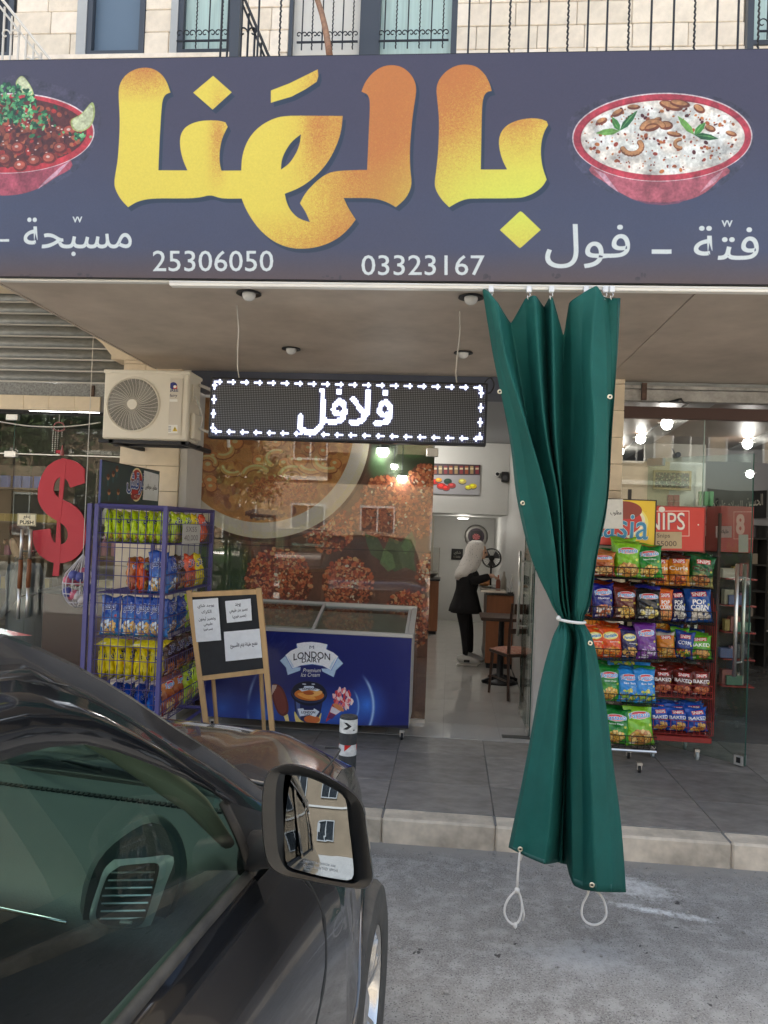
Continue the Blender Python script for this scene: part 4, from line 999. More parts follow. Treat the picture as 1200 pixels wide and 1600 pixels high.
for u, v, r, a0, a1, wd in ((205, 70, 40, -.5, 2, 7), (360, 190, 60, 3.3, 5.6, 7), (530, 190, 55, 3.4, 6.2, 8), (460, 110, 50, 2.2, 5, 6), (620, 130, 55, .2, 2.6, 7), (250, 150, 45, 1, 3.2, 6), (470, 190, 25, 0, 3, 5), (700, 120, 60, 1.2, 3.4, 8), (130, 130, 40, 4, 6.5, 6)):
    for c, w2, dy in (((.42, .22, .12), 1.15, 1.2), ((.86, .58, .36), .95, 0), ((.96, .80, .60), .4, -2)):
        for t in np.linspace(a0, a1, 16): x, y = g4(u + r * math.cos(t), v + r * .7 * math.sin(t)); mc.ell(x, y + dy, wd * .75 * w2, wd * .62 * w2, c)
p = mc.tp([g4(480, 260)])[0]; crumbs(mc, p[0], p[1], 105, 42, 900, fal, 1.5, 5, rs, .4, raw=True)
p = mc.tp([g4(400, 370)])[0]; crumbs(mc, p[0], p[1], 60, 14, 160, [(.35, .20, .14), (.28, .15, .10)], 2, 6, rs, .4, raw=True)
mc.a = keep * (1 - inn[..., None]) + mc.a * inn[..., None]
y_ = mc.tp([(400, 852)])[0][1]; mc.a[int(y_):int(y_) + 2] *= .35
mc.grain(.10, 5, 8); mc.a = np.clip((mc.a * 1.2 + .05) * np.array([1.0, .93, .87]), 0, .92); mc.a = mc.a * .80 + np.array([.52, .42, .35]) * .20  # pale haze over the film blended into the print colour itself
front = thing('shop_window', ((gx0 + gx1) / 2, YG, ZP), 'tall shop window covered by a food picture of falafel and a bowl of chickpeas', 'shop window')
MB().quad((gx0, YG + .015, gz0), (gx1, YG + .015, gz0), (gx1, YG + .015, gz1), (gx0, YG + .015, gz1)).build('printed_film', printmat('food_film', mc.image('food_print'), .6), front, fixn=False)
m_glass = glass('shop_glass', (.95, .955, .94), 0., .95)
MB().box((gx0, YG, gz0), (gx1, YG + .010, gz1)).build('pane', m_glass, front)
m_gframe = mat('sage_frame', (.30, .35, .31), .45)
MB().box((gx0 - .05, YG - .03, ZP), (gx0 - .002, YG + .05, gz1 + .01)).build('frame', m_gframe, front)
MB().box((gx0, YG - .015, ZP), (gx1, YG + .03, gz0 - .001)).build('bottom_rail', m_alu, front)
MB().box((gx1 - .07, YG - .015, P(660, 713, Y=YG).z), (gx1 + .03, YG + .03, P(660, 700, Y=YG).z), ch=.003).build('patch_fitting', m_steel, front)
# lamp reflections in the pane, built as glowing bulbs added just before it
m_lit = mat('lit_lamp', (1, 1, 1), .5, emit=(1, .98, .95), estr=9.)
for px, py, r, lab in ((598, 706, .050, 'large glowing lamp mirrored in the upper right of the food picture window'), (616, 729, .028, 'small glowing lamp mirrored below the large one in the food picture window'), (628, 748, .040, 'lowest glowing lamp mirrored in the food picture window')):
    c = P(px, py, Y=YG - .03); g = thing('reflected_lamp', c, lab, 'lamp')
    MB().lathe([(.004, -r * .8), (r * .6, -r * .72), (r * .92, -r * .3), (r, .1 * r), (r * .95, r * .55), (r * .8, r * .6)], c, 18).build('bulb', m_lit, g, smooth=True)
    MB().lathe([(r * .98, r * .55), (r * 1.06, r * .58), (r * 1.0, r * .66), (.003, r * .68)], c, 18).build('cap', m_steel, g)
    MB().bar((c.x, c.y, c.z + r * .66), (c.x, c.y, ZS - .14), .003).build('cord', m_black, g)
# ================================================================== FREEZER, BOARD, DOORS, NEIGHBOUR SHOPS
# ---------------- ice cream chest freezer
YZ = 6.02
zx0, zx1 = P(318, 1060, Y=YZ).x, P(641, 1060, Y=YZ).x; zz1 = P(520, 984, Y=YZ).z; zz0 = ZP + .10
fz = thing('ice_cream_freezer', ((zx0 + zx1) / 2, YZ, ZP), 'blue ice cream chest freezer with sliding glass lids in front of the window', 'freezer')
Wz, Dz = zx1 - zx0, .56; zb1 = P(600, 946, Y=YZ + Dz).z
side = lambda x: [(x, YZ, zz0), (x, YZ + Dz, zz0), (x, YZ + Dz, zb1 - .12), (x, YZ, zz1 - .10)]
m_fz = mat('freezer_blue', (.018, .03, .16), .35, var=.15, vscale=4); m_fzw = mat('freezer_white', (.55, .56, .57), .45, var=.12, vscale=5)
mb = MB(); mb.prism(side(zx0), (Wz, 0, 0)); mb.build('body', m_fzw, fz)
cz = plane_canvas(YZ, zx0, zx1, zz0, zz1 - .03, 620, (.095, .135, .42))
hh, ww = cz.h, cz.w; yy, xx = np.mgrid[0:hh, 0:ww]; U = xx / ww; V = yy / hh
f8 = lambda u, v: (400 + u / 4.8, 980 + v / 4.8)
def glow(u, v, ru, rv, col, al, pw=1.5):
    p = cz.tp([f8(u, v)])[0]; s = 620 * YZ / 1200 / 4.8; d = np.hypot((xx - p[0]) / (ru * s), (yy - p[1]) / (rv * s)); cz.blend(np.clip(1 - d, 0, 1) ** pw, col, al)
glow(830, 580, 190, 230, (.25, .50, .90), 1.); glow(600, 640, 320, 230, (.20, .42, .82), .9); glow(380, 640, 300, 220, (.25, .48, .86), .8); glow(60, 640, 240, 240, (.24, .47, .85), .9); glow(-250, 600, 260, 230, (.22, .42, .80), .8)
def arcband(u, v, r, w, a0, a1, col, al):
    p = cz.tp([f8(u, v)])[0]; s = 620 * YZ / 1200 / 4.8; d = np.hypot((xx - p[0]), (yy - p[1]) * .82) / s; an = np.arctan2(yy - p[1], xx - p[0])
    cz.blend(np.exp(-((d - r) / w) ** 2) * np.clip(np.minimum(an - a0, a1 - an) * 3, 0, 1), col, al)
arcband(620, 590, 262, 10, -1.0, .8, (.75, .88, 1.), .8); arcband(620, 590, 150, 7, -.9, .9, (.7, .85, 1.), .6); arcband(330, 620, 400, 11, 2.2, 3.14, (.75, .88, 1.), .6); arcband(330, 620, 400, 11, -3.14, -2.4, (.75, .88, 1.), .6); arcband(330, 640, 300, 7, -3.14, -2.5, (.75, .88, 1.), .5)
fp = lambda L: [f8(u, v) for u, v in L]
def fell(u, v, ru, rv, col, rot=0, al=1): x, y = f8(u, v); cz.ell(x, y, ru / 4.8, rv / 4.8, col, rot=rot, alpha=al)
# ribbon
WH = (.90, .93, .97); BLU = (.62, .76, .90)
for m_ in ([(180,247),(228,205),(275,300),(335,298),(332,322),(238,356),(225,300)], [(655,268),(612,222),(560,310),(492,308),(500,330),(584,372),(600,320)]):
    cz.poly(fp(m_), BLU); cz.poly(fp([(lerp(u, 418, .02), v - 4) for u, v in m_]), (.80, .88, .96), .6)
rib = [(222,205),(262,172),(312,150),(306,118),(360,108),(418,105),(480,112),(536,124),(526,160),(580,185),(616,215),(562,318),(500,285),(420,272),(340,282),(276,306)]
cz.poly(fp([(u + (4 if u > 418 else -4), v + 4) for u, v in rib]), (.45, .6, .85)); cz.poly(fp(rib), (.96, .97, .99))
cz.poly(fp([(236,212),(262,250),(285,290),(276,300)]), BLU, .5); cz.poly(fp([(600,222),(570,260),(550,300),(562,312)]), BLU, .5)
arcw = lambda c, k: (lambda x, y: (x, y + k * (x - c) ** 2))
cx_l, _ = f8(420, 0)
def ftext(t, u0, v0, u1, v1, col, k=0., **kw):
    x0, y0 = f8(u0, v0); x1, y1 = f8(u1, v1); c = (x0 + x1) / 2; cz.text(t, x0, y0, x1, y1, col, warp=(lambda x, y: (x, y + k * (x - c) ** 2)) if k else None, **kw)
ftext('LONDON', 283, 178, 556, 228, (.06, .07, .12), k=.0045, bold=.25); ftext('DAIRY', 345, 228, 487, 258, (.06, .07, .12), k=.004, bold=.2)
cz.text('M', *f8(402, 134), *f8(436, 158), (.3, .35, .45))
sk = lambda x, y: (x - (y - 1050) * .25, y)
for t_, a in (('Premium', (352, 305, 484, 334)), ('Ice Cream', (345, 338, 484, 368))):
    x0, y0 = f8(a[0], a[1]); x1, y1 = f8(a[2], a[3]); cz.text(t_, x0, y0, x1, y1, (.93, .93, .88), warp=sk, bold=.2)
# chocolate bar on a stick
cz.poly(fp([(205, 655), (240, 650), (252, 715), (222, 705)]), (.92, .84, .55))
bar_ = smooth_path([(125, 430), (160, 425), (195, 450), (225, 510), (243, 580), (240, 640), (205, 665), (165, 640), (135, 570), (120, 500)], 5)
cz.poly(fp(bar_), (.38, .16, .14)); cz.poly(fp([(lerp(u, 185, .25), lerp(v, 550, .15)) for u, v in bar_]), (.50, .24, .20), .8)
for k in range(4): cz.poly(fp([(122 + k * 9, 430), (130 + k * 9, 430), (126 + k * 8, 500 - k * 14), (120 + k * 8, 505 - k * 14)]), (.90, .84, .78), .9)
# tub
cz.poly(fp([(285, 540), (505, 540), (470, 715), (400, 728), (320, 718), (300, 700)]), (.10, .14, .34)); cz.poly(fp([(300, 550), (330, 550), (335, 700), (312, 690)]), (.55, .65, .85), .5)
cz.poly(fp(smooth_path([(290, 630), (330, 690), (390, 728), (320, 722), (296, 700)], 4)), (.90, .82, .50)); cz.poly(fp(smooth_path([(490, 640), (455, 695), (400, 725), (470, 718), (484, 690)], 4)), (.90, .82, .50))
fell(420, 690, 60, 30, (.78, .42, .22)); cz.poly(fp([(312, 610), (355, 606), (362, 620), (430, 620), (436, 606), (476, 632), (448, 672), (400, 658), (330, 668)]), (.88, .92, .97)); ftext('LONDON', 342, 628, 444, 645, (.1, .12, .2), bold=.2); ftext('DAIRY', 366, 648, 424, 660, (.1, .12, .2))
fell(398, 495, 136, 92, (.05, .07, .16)); fell(398, 485, 132, 84, (.16, .20, .36)); fell(398, 480, 126, 76, (.07, .09, .18))
fell(400, 505, 112, 44, (.82, .46, .18)); fell(380, 515, 70, 18, (.94, .66, .32), .2); fell(450, 495, 50, 20, (.95, .72, .42), -.3); fell(395, 492, 40, 14, (.70, .34, .16))
cz.poly(fp([(320, 460), (358, 454), (362, 438), (432, 438), (438, 452), (482, 466), (460, 478), (400, 468), (345, 480)]), (.85, .90, .96)); ftext('LONDON', 350, 452, 452, 467, (.1, .12, .2), bold=.1)
fell(362, 424, 16, 4, (.9, .92, .95)); fell(430, 424, 14, 4, (.9, .92, .95))
# cone
cz.poly(fp([(575, 570), (655, 618), (522, 712), (528, 690)]), (.72, .22, .28)); cz.poly(fp([(570, 592), (640, 628), (600, 655), (555, 635)]), (.88, .86, .90)); cz.poly(fp([(560, 640), (598, 660), (570, 690), (535, 680)]), (.35, .18, .40), .8)
rs = np.random.RandomState(2)
for k in range(70):
    a = rs.rand() * 6.28; q = math.sqrt(rs.rand()); u, v = 652 + 72 * q * math.cos(a), 535 + 78 * q * math.sin(a); fell(u, v, 18, 9, [(.90, .45, .48), (.95, .80, .80), (.82, .25, .28), (.96, .88, .86)][k % 4], rot=.9 + rs.rand())
fell(620, 600, 48, 18, (.85, .55, .35), .5)
cz.rect(*f8(-400, 735), *f8(1160, 770), (.05, .06, .18))
for k in range(40): u = 90 + rs.rand() * 120; v = 20 + rs.rand() * 150; cz.poly(fp([(u, v), (u + 30, v - 40), (u + 31, v - 39), (u + 1, v + 1)]), (.3, .35, .6), .35)
cz.grain(.05, 3, 3)
MB().quad((zx0, YZ - .004, zz0), (zx1, YZ - .004, zz0), (zx1, YZ - .004, zz1 - .035), (zx0, YZ - .004, zz1 - .035)).build('printed_front', printmat('freezer_front', cz.image('freezer_print'), .3, coat=.3), fz, fixn=False)
m_rim = mat('rim_grey', (.50, .50, .48), .4, metal=.3)
slope = (zb1 - zz1) / Dz
rim = MB()
rim.box((zx0 - .012, YZ - .014, zz1 - .034), (zx1 + .012, YZ + .022, zz1 - .002), ch=.004)
for x in (zx0 - .012, zx1 - .03): rim.prism([(x, YZ + .022, zz1 - .03), (x, YZ + Dz, zb1 - .03), (x, YZ + Dz, zb1), (x, YZ + .022, zz1)], (.042, 0, 0))
rim.box((zx0 - .012, YZ + Dz - .03, zb1 - .03), (zx1 + .012, YZ + Dz + .01, zb1 + .006)); rim.build('rim', m_rim, fz)
m_lid = glass('freezer_glass', (.80, .86, .84), .03, 1.6)
xm = P(498, 965, Y=YZ + .3).x
def lid(x0, x1, dz, nm):
    y0, y1 = YZ + .03, YZ + Dz - .03; z = lambda y: zz1 + (y - YZ) * slope - .012 + dz
    MB().prism([(x0 + .02, y0, z(y0)), (x1 - .02, y0, z(y0)), (x1 - .02, y1, z(y1)), (x0 + .02, y1, z(y1))], (0, 0, .005)).build(nm, m_lid, fz)
    f = MB()
    for a, b in ((x0, x0 + .022), (x1 - .022, x1)): f.prism([(a, y0, z(y0) - .004), (b, y0, z(y0) - .004), (b, y1, z(y1) - .004), (a, y1, z(y1) - .004)], (0, 0, .014))
    f.build('lid_frame', m_rim, fz)
lid(zx0 + .035, xm + .02, .008, 'glass_lid'); lid(xm - .01, zx1 - .035, -.006, 'glass_lid')
MB().prism([(zx0 + .04, YZ + .03, zz1 - .06), (zx1 - .04, YZ + .03, zz1 - .06), (zx1 - .04, YZ + Dz - .03, zz1 - .08 + slope * Dz), (zx0 + .04, YZ + Dz - .03, zz1 - .08 + slope * Dz)], (0, 0, .01)).build('frosted_cover', mat('freezer_inside', (.52, .51, .43), .6, var=.25, vscale=5), fz)
def caster(x, y, z, par, r=.03, m=None):
    g = MB(); g.box((x - .018, y - .018, z + 2 * r), (x + .018, y + .018, z + 2 * r + .02)); g.box((x - .016, y - .012, z + r * .8), (x - .012, y + .016, z + 2 * r)); g.box((x + .012, y - .012, z + r * .8), (x + .016, y + .016, z + 2 * r))
    o = g.build('caster', m_steel, par); MB().lathe([(r * .6, -.010), (r, -.008), (r, .008), (r * .6, .010)], (x, y, z + r), 16, 'x').build('caster_wheel', m or m_black, o, smooth=False)
caster(zx1 - .05, YZ + .03, ZP, fz); caster(zx0 + .08, YZ + .03, ZP, fz); caster(zx1 - .05, YZ + .5, ZP, fz)

# ---------------- sandwich board with three sheets
m_pine = mat('pine_wood', (.56, .36, .17), .55, var=.18, vscale=10, aniso=(1, 1, .15))
YE = 5.20
eb = thing('sandwich_board', (P(360, 1000, Y=YE).x, YE, ZP), 'wooden framed blackboard sandwich stand with three white paper notices', 'board')
def fpt(px, py, lean=0.): return P(px, py, Y=YE + lean)
# leaning plane: top back a little
e_n = (0, 1, .16); e_c = Vector(e_n).dot(Vector((0, YE, 1.2)))
E_ = lambda px, py: PP(px, py, e_n, e_c)
def stick(a, b, w, t, m, name, par):                        # board of width w (in the plane) and thickness t
    d = (b - a).normalized(); nrm = Vector(e_n).normalized(); s_ = d.cross(nrm).normalized() * w / 2
    MB().prism([a - s_, a + s_, b + s_, b - s_], nrm * t).build(name, m, par, bevel=.002)
tl, tr_, br, bl_ = E_(295, 927), E_(404, 923), E_(416, 1049), E_(312, 1060)
dl = (bl_ - tl); dr = (br - tr_)
stick(tl - dl * .03, tl + dl * ((tl.z - ZP - .002) / -dl.z), .036, .024, m_pine, 'leg', eb); stick(tr_ - dr * .03, tr_ + dr * ((tr_.z - ZP - .002) / -dr.z), .036, .024, m_pine, 'leg', eb)
stick(tl + Vector((.018, 0, -.01)), tr_ + Vector((-.018, 0, -.01)), .034, .022, m_pine, 'top_rail', eb); stick(bl_ + Vector((.018, 0, 0)), br + Vector((-.018, 0, 0)), .034, .022, m_pine, 'lower_rail', eb)
nrm = Vector(e_n).normalized()
MB().prism([tl + nrm * .008, tr_ + nrm * .008, br + nrm * .008, bl_ + nrm * .008], nrm * .006).build('blackboard', mat('blackboard', (.022, .024, .027), .75, var=.3, vscale=6), eb)
for px in (322, 400):
    a = E_(px, 960); b = Vector((a.x + .02, a.y + .36, ZP)); MB().tube([a + nrm * .04, b], .015, 4).build('back_leg', m_pine, eb)
m_cache = {}
def paper(name, corners, lines, label, w=180, bg=(.86, .87, .88), off=.004, cat='notice', ink=(.12, .12, .14), ar=True, nvec=None, group=None):
    """a sheet at four corners (tl,tr,br,bl) with printed lines [(text, x0,y0,x1,y1)] in 0..1"""
    tl_, tr2, br2, bl2 = [Vector(c) for c in corners]; asp = (tl_ - bl2).length / (tr2 - tl_).length; h = int(w * asp)
    c = Canvas(w, h, bg, lambda p: np.asarray(p, float) * np.array([w, h]))
    for t, x0, y0, x1, y1 in lines: c.text(t, x0, y0, x1, y1, ink, ar=ar and any(ord(q) > 1000 for q in t), bold=.25)
    c.grain(.03, 20, 3)
    nn = Vector(nvec) if nvec else (tr2 - tl_).cross(bl2 - tl_).normalized()
    if nn.y > 0: nn = -nn
    N = 5; rows = []
    for i in range(N + 1):
        a, b = tl_.lerp(bl2, i / N), tr2.lerp(br2, i / N); rows.append([a.lerp(b, j / 4) + nn * (off + .003 * math.sin(i * 1.3 + j * .9) ** 2) for j in range(5)])
    o = MB().grid(rows, uv=True).build(name, printmat(name, c.image(name), .7), None, smooth=True, fixn=False)
    return tag(o, label, cat, group)
paper('paper_notice', [E_(301, 937), E_(341, 934), E_(346, 1000), E_(307, 1003)], [('يوجد شاي', .18, .12, .82, .22), ('الكرك', .32, .26, .70, .36), ('وعصير ليمون', .18, .42, .84, .52), ('طبيعي', .36, .56, .70, .65), ('(عصير فوري)', .34, .69, .70, .76)], 'tall white paper notice at the left of the sandwich board')
paper('paper_notice', [E_(352, 939), E_(392, 935), E_(394, 969), E_(355, 973)], [('يوجد', .38, .14, .60, .32), ('عصير جزر طبيعي', .14, .38, .86, .60), ('(عصير فوري)', .24, .68, .78, .86)], 'small white paper notice at the upper right of the sandwich board')
paper('paper_notice', [E_(350, 987), E_(406, 982), E_(410, 1027), E_(353, 1033)], [('نفتح طيلة ايام الأسبوع', .16, .40, .90, .60)], 'wide white paper notice at the lower right of the sandwich board')

# ---------------- glass door of the middle shop, standing open inwards
def door_handle(x, y, z0, z1, par, gap=.05, r=.013, dvec=Vector((1, 0, 0))):
    for s in (-1, 1):
        q = Vector((x, y, 0)) + dvec * gap * s; MB().tube([(q.x, q.y, z0), (q.x, q.y, z1)], r, 12).build('handle', m_steel, par, smooth=True)
    for z in (z0 + (z1 - z0) * .12, z0 + (z1 - z0) * .88):
        a, b = Vector((x, y, z)) - dvec * gap, Vector((x, y, z)) + dvec * gap; MB().bar(a, b, .008, 8).build('standoff', m_steel, par)
m_door = glass('door_glass', (.86, .92, .89), 0., .7); m_edge = mat('glass_edge', (.03, .09, .07), .1)
dx = P(832, 1138, Y=6.32).x - .02; dg = thing('glass_door', (dx, 6.35, ZP), 'open glass door of the middle shop with a tall steel handle beside the curtain', 'door')
MB().box((dx - .005, 6.35, ZP + .012), (dx + .005, 7.22, 2.35)).build('pane', m_door, dg)
MB().box((dx - .0052, 7.22, ZP + .012), (dx + .0052, 7.224, 2.35)).build('glass_edge', m_edge, dg); MB().box((dx - .0052, 6.346, ZP + .012), (dx + .0052, 6.3498, 2.35)).build('glass_edge', m_edge, dg)
hy = 7.10; hz1, hz0 = P(812, 861, Y=hy).z, P(812, 994, Y=hy).z; door_handle(dx, hy, hz0, hz1, dg, .055)
MB().box((dx - .016, 7.02, ZP + .012), (dx + .016, 7.2, ZP + .07)).build('patch_fitting', m_steel, dg); MB().box((dx - .016, 6.37, ZP + .012), (dx + .016, 6.5, ZP + .07)).build('patch_fitting', m_steel, dg)
tag(MB().box((dx - .22, 6.30, ZP), (dx + .01, 6.38, ZP + .006)).build('floor_spring', mat('floor_spring_dark', (.06, .06, .055), .6)), 'dark steel floor spring plate at the foot of the middle glass door', 'floor spring')
MB().box((dx + .02, YF + .30, ZP), (.699, YF + .34, 2.7)).build('door_jamb', m_black, None)['kind'] = 'structure'

# ---------------- left shop: shutter, glass front, shelves
YS = 6.46
sh_ = thing('roller_shutter', (-4.2, YS, 2.8), 'grey galvanised roller shutter half rolled up over the left shop', 'shutter')
m_slat = mat('galvanised_slat', (.26, .275, .275), .42, metal=.55, var=.2, vscale=14, aniso=(1, 1, 3)); m_slat2 = mat('slat_edge', (.46, .45, .42), .4, metal=.4)
zsb = P(100, 620, Y=YS).z; prev = None
SX0, SX1 = -7.3, xl0 + .03; SX0 = -6.3
for k in range(10):
    z0 = zsb + .125 + k * .1005; prof = [(0, 0), (-.018, .012), (-.024, .045), (-.018, .08), (0, .094), (.004, .1)]
    if prev is None:
        mb = MB(); mb.grid([[(SX0, YS + a, b), (SX1, YS + a, b)] for a, b in prof]); prev = mb.build('slat', m_slat, sh_, fixn=False, smooth=True, solid=.002)
        e = MB().box((SX0, YS - .004, -.004), (SX1, YS + .006, .010)).build('slat_lip', m_slat2, None)
        prev.parent = None; prev.matrix_parent_inverse = Matrix.Identity(4); prev.location = ((SX0 + SX1) / 2, YS - .010, z0); adopt(prev, sh_); e.location = ((SX0 + SX1) / 2, YS - .008, z0 - .006); adopt(e, sh_); pe = e
    else:
        dup(prev, (prev.location.x, YS - .010, z0), sh_) if False else None
        c = prev.copy(); COL.objects.link(c); c.parent = None; c.matrix_parent_inverse = Matrix.Identity(4); c.location = ((SX0 + SX1) / 2, YS - .010, z0); adopt(c, sh_)
        c = pe.copy(); COL.objects.link(c); c.parent = None; c.matrix_parent_inverse = Matrix.Identity(4); c.location = ((SX0 + SX1) / 2, YS - .008, z0 - .006); adopt(c, sh_)
MB().box((SX0, YS - .02, zsb), (SX1, YS + .02, zsb + .115)).build('bottom_bar', mat('speckled_bar', (.23, .235, .23), .5, metal=.4, var=.45, vscale=60), sh_)
qx = P(147, 611, Y=YS).x; MB().box((qx - .02, YS - .035, zsb + .005), (qx + .015, YS - .021, zsb + .10)).build('lock_plate', mat('rust2', (.10, .06, .045), .8, var=.5, vscale=30), sh_)
# tile strip lintel
zt0, zt1 = P(80, 640, Y=YS - .06).z, zsb - .004
ln = MB().box((-6.3, YS - .04, zt0), (SX1, YS + .04, zt1)).build('lintel', m_mortar, None); ln['kind'] = 'structure'
tk = None
for i in range(14):
    x1 = P(158, 600, Y=YS - .05).x - i * .232
    c = MB().box((x1 - .23, YS - .055, zt0 - .004), (x1, YS - .041, zt1 + .002), ch=.002).build('tile', m_pier[i % 3], ln) if tk is None else dup(tk, (x1 - .115, tk.location.y, tk.location.z), ln)
    tk = tk or c
YV = 6.52; m_glassL = glass('left_shop_glass', (.90, .94, .92), 0., .55)
lf = thing('glass_shopfront', (-4.2, YV, ZP), 'glass front of the dark left shop with fixed panes under the roller shutter', 'shop window')
zv1 = zt0 - .03; zvd = P(60, 711, Y=YV).z
MB().box((-6.3, YV - .03, zt0 - .028), (SX1, YV + .03, zt0 - .006)).build('head_rail', m_black, lf)
vx = [P(q, 800, Y=YV).x for q in (17, 44, 168)]
MB().box((-6.3, YV, zvd + .012), (SX1 + .25, YV + .01, zv1)).build('transom_pane', m_glassL, lf)
MB().box((-6.3, YV, ZP + .01), (vx[0] - .004, YV + .01, zvd)).build('pane', m_glassL, lf); MB().box((vx[1] + .004, YV, ZP + .01), (SX1 + .25, YV + .01, zvd)).build('pane', m_glassL, lf)
MB().box((-6.3, YV - .004, zvd + .002), (SX1 + .2, YV + .012, zvd + .010)).build('seam', m_steel, lf)
for x, z in ((vx[0] - .03, zvd), (vx[0] - .03, P(16, 652, Y=YV).z)): MB().box((x - .05, YV - .02, z - .028), (x + .06, YV + .025, z + .028), ch=.004).build('patch_fitting', m_steel, lf)
MB().bar((vx[0], YV - .002, zvd), (vx[0], YV - .002, zv1), .004).build('glass_edge', m_edge, lf)
ld = thing('glass_door', (vx[0], YV, ZP), 'glass door of the left shop with a long steel and brown handle', 'door')
MB().box((vx[0] + .002, YV + .02, ZP + .01), (vx[1] - .002, YV + .03, zvd - .01)).build('pane', m_door, ld)
m_wrap = mat('brown_grip', (.22, .08, .03), .5)
def lhandle(pxt, pyt, pxb, pyb, par):
    a, b = P(pxt, pyt, Y=YV - .10), P(pxb, pyb, Y=YV - .10); a.x = b.x = (a.x + b.x) / 2
    MB().tube([a, a.lerp(b, .34)], .015, 10).build('handle', m_steel, par, smooth=True); MB().tube([a.lerp(b, .34), a.lerp(b, .66)], .019, 10).build('handle_grip', m_wrap, par, smooth=True); MB().tube([a.lerp(b, .66), b], .015, 10).build('handle', m_steel, par, smooth=True)
    for t in (.25, .75): q = a.lerp(b, t); MB().bar(q, q + Vector((0, .12, 0)), .008).build('standoff', m_steel, par)
lhandle(37, 827, 26, 967, ld); lhandle(49, 827, 41, 965, lf)
c = Canvas(150, 90, (.90, .86, .72)); c.rect(3, 3, 147, 87, (.25, .22, .16)); c.rect(6, 6, 144, 84, (.90, .86, .72)); c.text('إدفع', 50, 10, 104, 42, (.08, .07, .05), ar=True, bold=.6); c.text('PUSH', 22, 52, 130, 78, (.08, .07, .05), bold=1.2)
a, b = P(27, 821, Y=YV - .012), P(57, 803, Y=YV - .012)
ps_ = MB(); ps_.quad((a.x, YV - .014, a.z), (b.x, YV - .014, a.z), (b.x, YV - .014, b.z), (a.x, YV - .014, b.z)); pso = ps_.build('push_sign', printmat('push_sign', c.image('push_sign'), .5), None, fixn=False, solid=.003)
tag(pso, 'small cream PUSH sign in Arabic and English on the left glass door', 'sign')
# dollar sign cut-out
YD = YV - .03
d1 = lambda L: [P(0 + u / 3.636, 700 + v / 3.636, Y=YD) for u, v in L]
DS = smooth_path([(215,235),(232,170),(265,110),(310,75),(355,62),(410,70),(450,90),(480,120)], 4, False) + smooth_path([(481,200),(440,212),(398,225)], 3, False) + smooth_path([(385,190),(365,170),(345,165),(320,180),(306,210),(306,250),(330,280),(370,300),(410,320),(450,355),(475,400),(485,460),(482,540),(460,590),(420,630),(380,648),(335,655),(290,648),(240,620),(205,580),(188,530),(186,470)], 4, False) + smooth_path([(285,458),(290,500),(302,530),(325,545),(355,545),(378,525),(385,490),(375,455),(350,430),(300,400),(260,370),(230,330),(215,290),(215,260)], 4, False)
m_red = mat('red_acrylic', (.52, .035, .055), .35, spec=.4)
dsg = thing('dollar_sign', (P(90, 800, Y=YD).x, YD, P(90, 895, Y=YD).z), 'big flat red dollar sign fixed to the left shop glass', 'sign')
mb = MB(); mb.prism([Vector((p.x, YD, p.z)) for p in d1(DS)], (0, .012, 0)); o = mb.build('letter_shape', m_red, dsg)
o.modifiers.new('t', 'TRIANGULATE')
mb = MB()
for L in ([(318,12),(355,12),(353,30),(318,30)], [(350,56),(378,62),(342,430),(345,545),(334,727),(298,727),(308,640)],): mb.prism([Vector((p.x, YD - .002, p.z)) for p in d1(L)], (0, .012, 0))
mb.build('stroke', m_red, dsg)
# the left shop's inside
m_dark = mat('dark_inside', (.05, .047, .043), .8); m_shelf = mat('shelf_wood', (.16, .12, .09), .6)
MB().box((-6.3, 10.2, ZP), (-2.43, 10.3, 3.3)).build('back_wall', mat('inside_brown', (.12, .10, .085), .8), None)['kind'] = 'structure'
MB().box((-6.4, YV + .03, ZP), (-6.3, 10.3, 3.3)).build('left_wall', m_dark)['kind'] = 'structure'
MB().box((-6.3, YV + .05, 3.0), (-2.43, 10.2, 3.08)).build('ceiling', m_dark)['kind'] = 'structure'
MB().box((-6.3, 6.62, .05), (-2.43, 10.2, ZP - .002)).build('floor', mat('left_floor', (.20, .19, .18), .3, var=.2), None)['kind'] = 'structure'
MB().box((-6.6, YF + .01, ZP), (-6.3, YF + .3, 3.75)).build('end_wall', m_pier[0])['kind'] = 'structure'
goods_m = [mat('goods%d' % i, c, .45) for i, c in enumerate([(.30, .10, .09), (.36, .32, .25), (.10, .20, .14), (.12, .14, .28), (.45, .40, .34), (.38, .16, .22), (.35, .25, .08), (.06, .06, .07)])]
def bottle_mb(h, r): return MB().lathe([(r * .9, 0), (r, .01), (r, h * .6), (r * .4, h * .8), (r * .35, h), (r * .2, h)], (0, 0, 0), 10)
BOT = [bottle_mb(h, r) for h, r in ((.20, .035), (.16, .045), (.26, .04))]
def box_goods(w, d, h): return MB().box((-w / 2, -d / 2, 0), (w / 2, d / 2, h), ch=.003)
_gp = {}
def goods(kind, mi, loc, label, cat, group, rz=0, sc=1.):
    key = (kind, mi)
    if key not in _gp:
        mb = BOT[kind] if kind < 3 else [box_goods(.09, .07, .14), box_goods(.15, .1, .09), box_goods(.06, .06, .11)][kind - 3]
        _gp[key] = mb.build('bottle' if kind < 3 else 'goods_box', goods_m[mi]); c = _gp[key]
    else: c = _gp[key].copy(); COL.objects.link(c)
    c.location = loc; c.rotation_euler = (0, 0, rz); c.scale = (sc, sc, sc)
    return tag(c, label, cat, group)
rr = random.Random(8)
GN = ['dark red', 'tan', 'green', 'navy', 'cream', 'pink', 'amber', 'black']
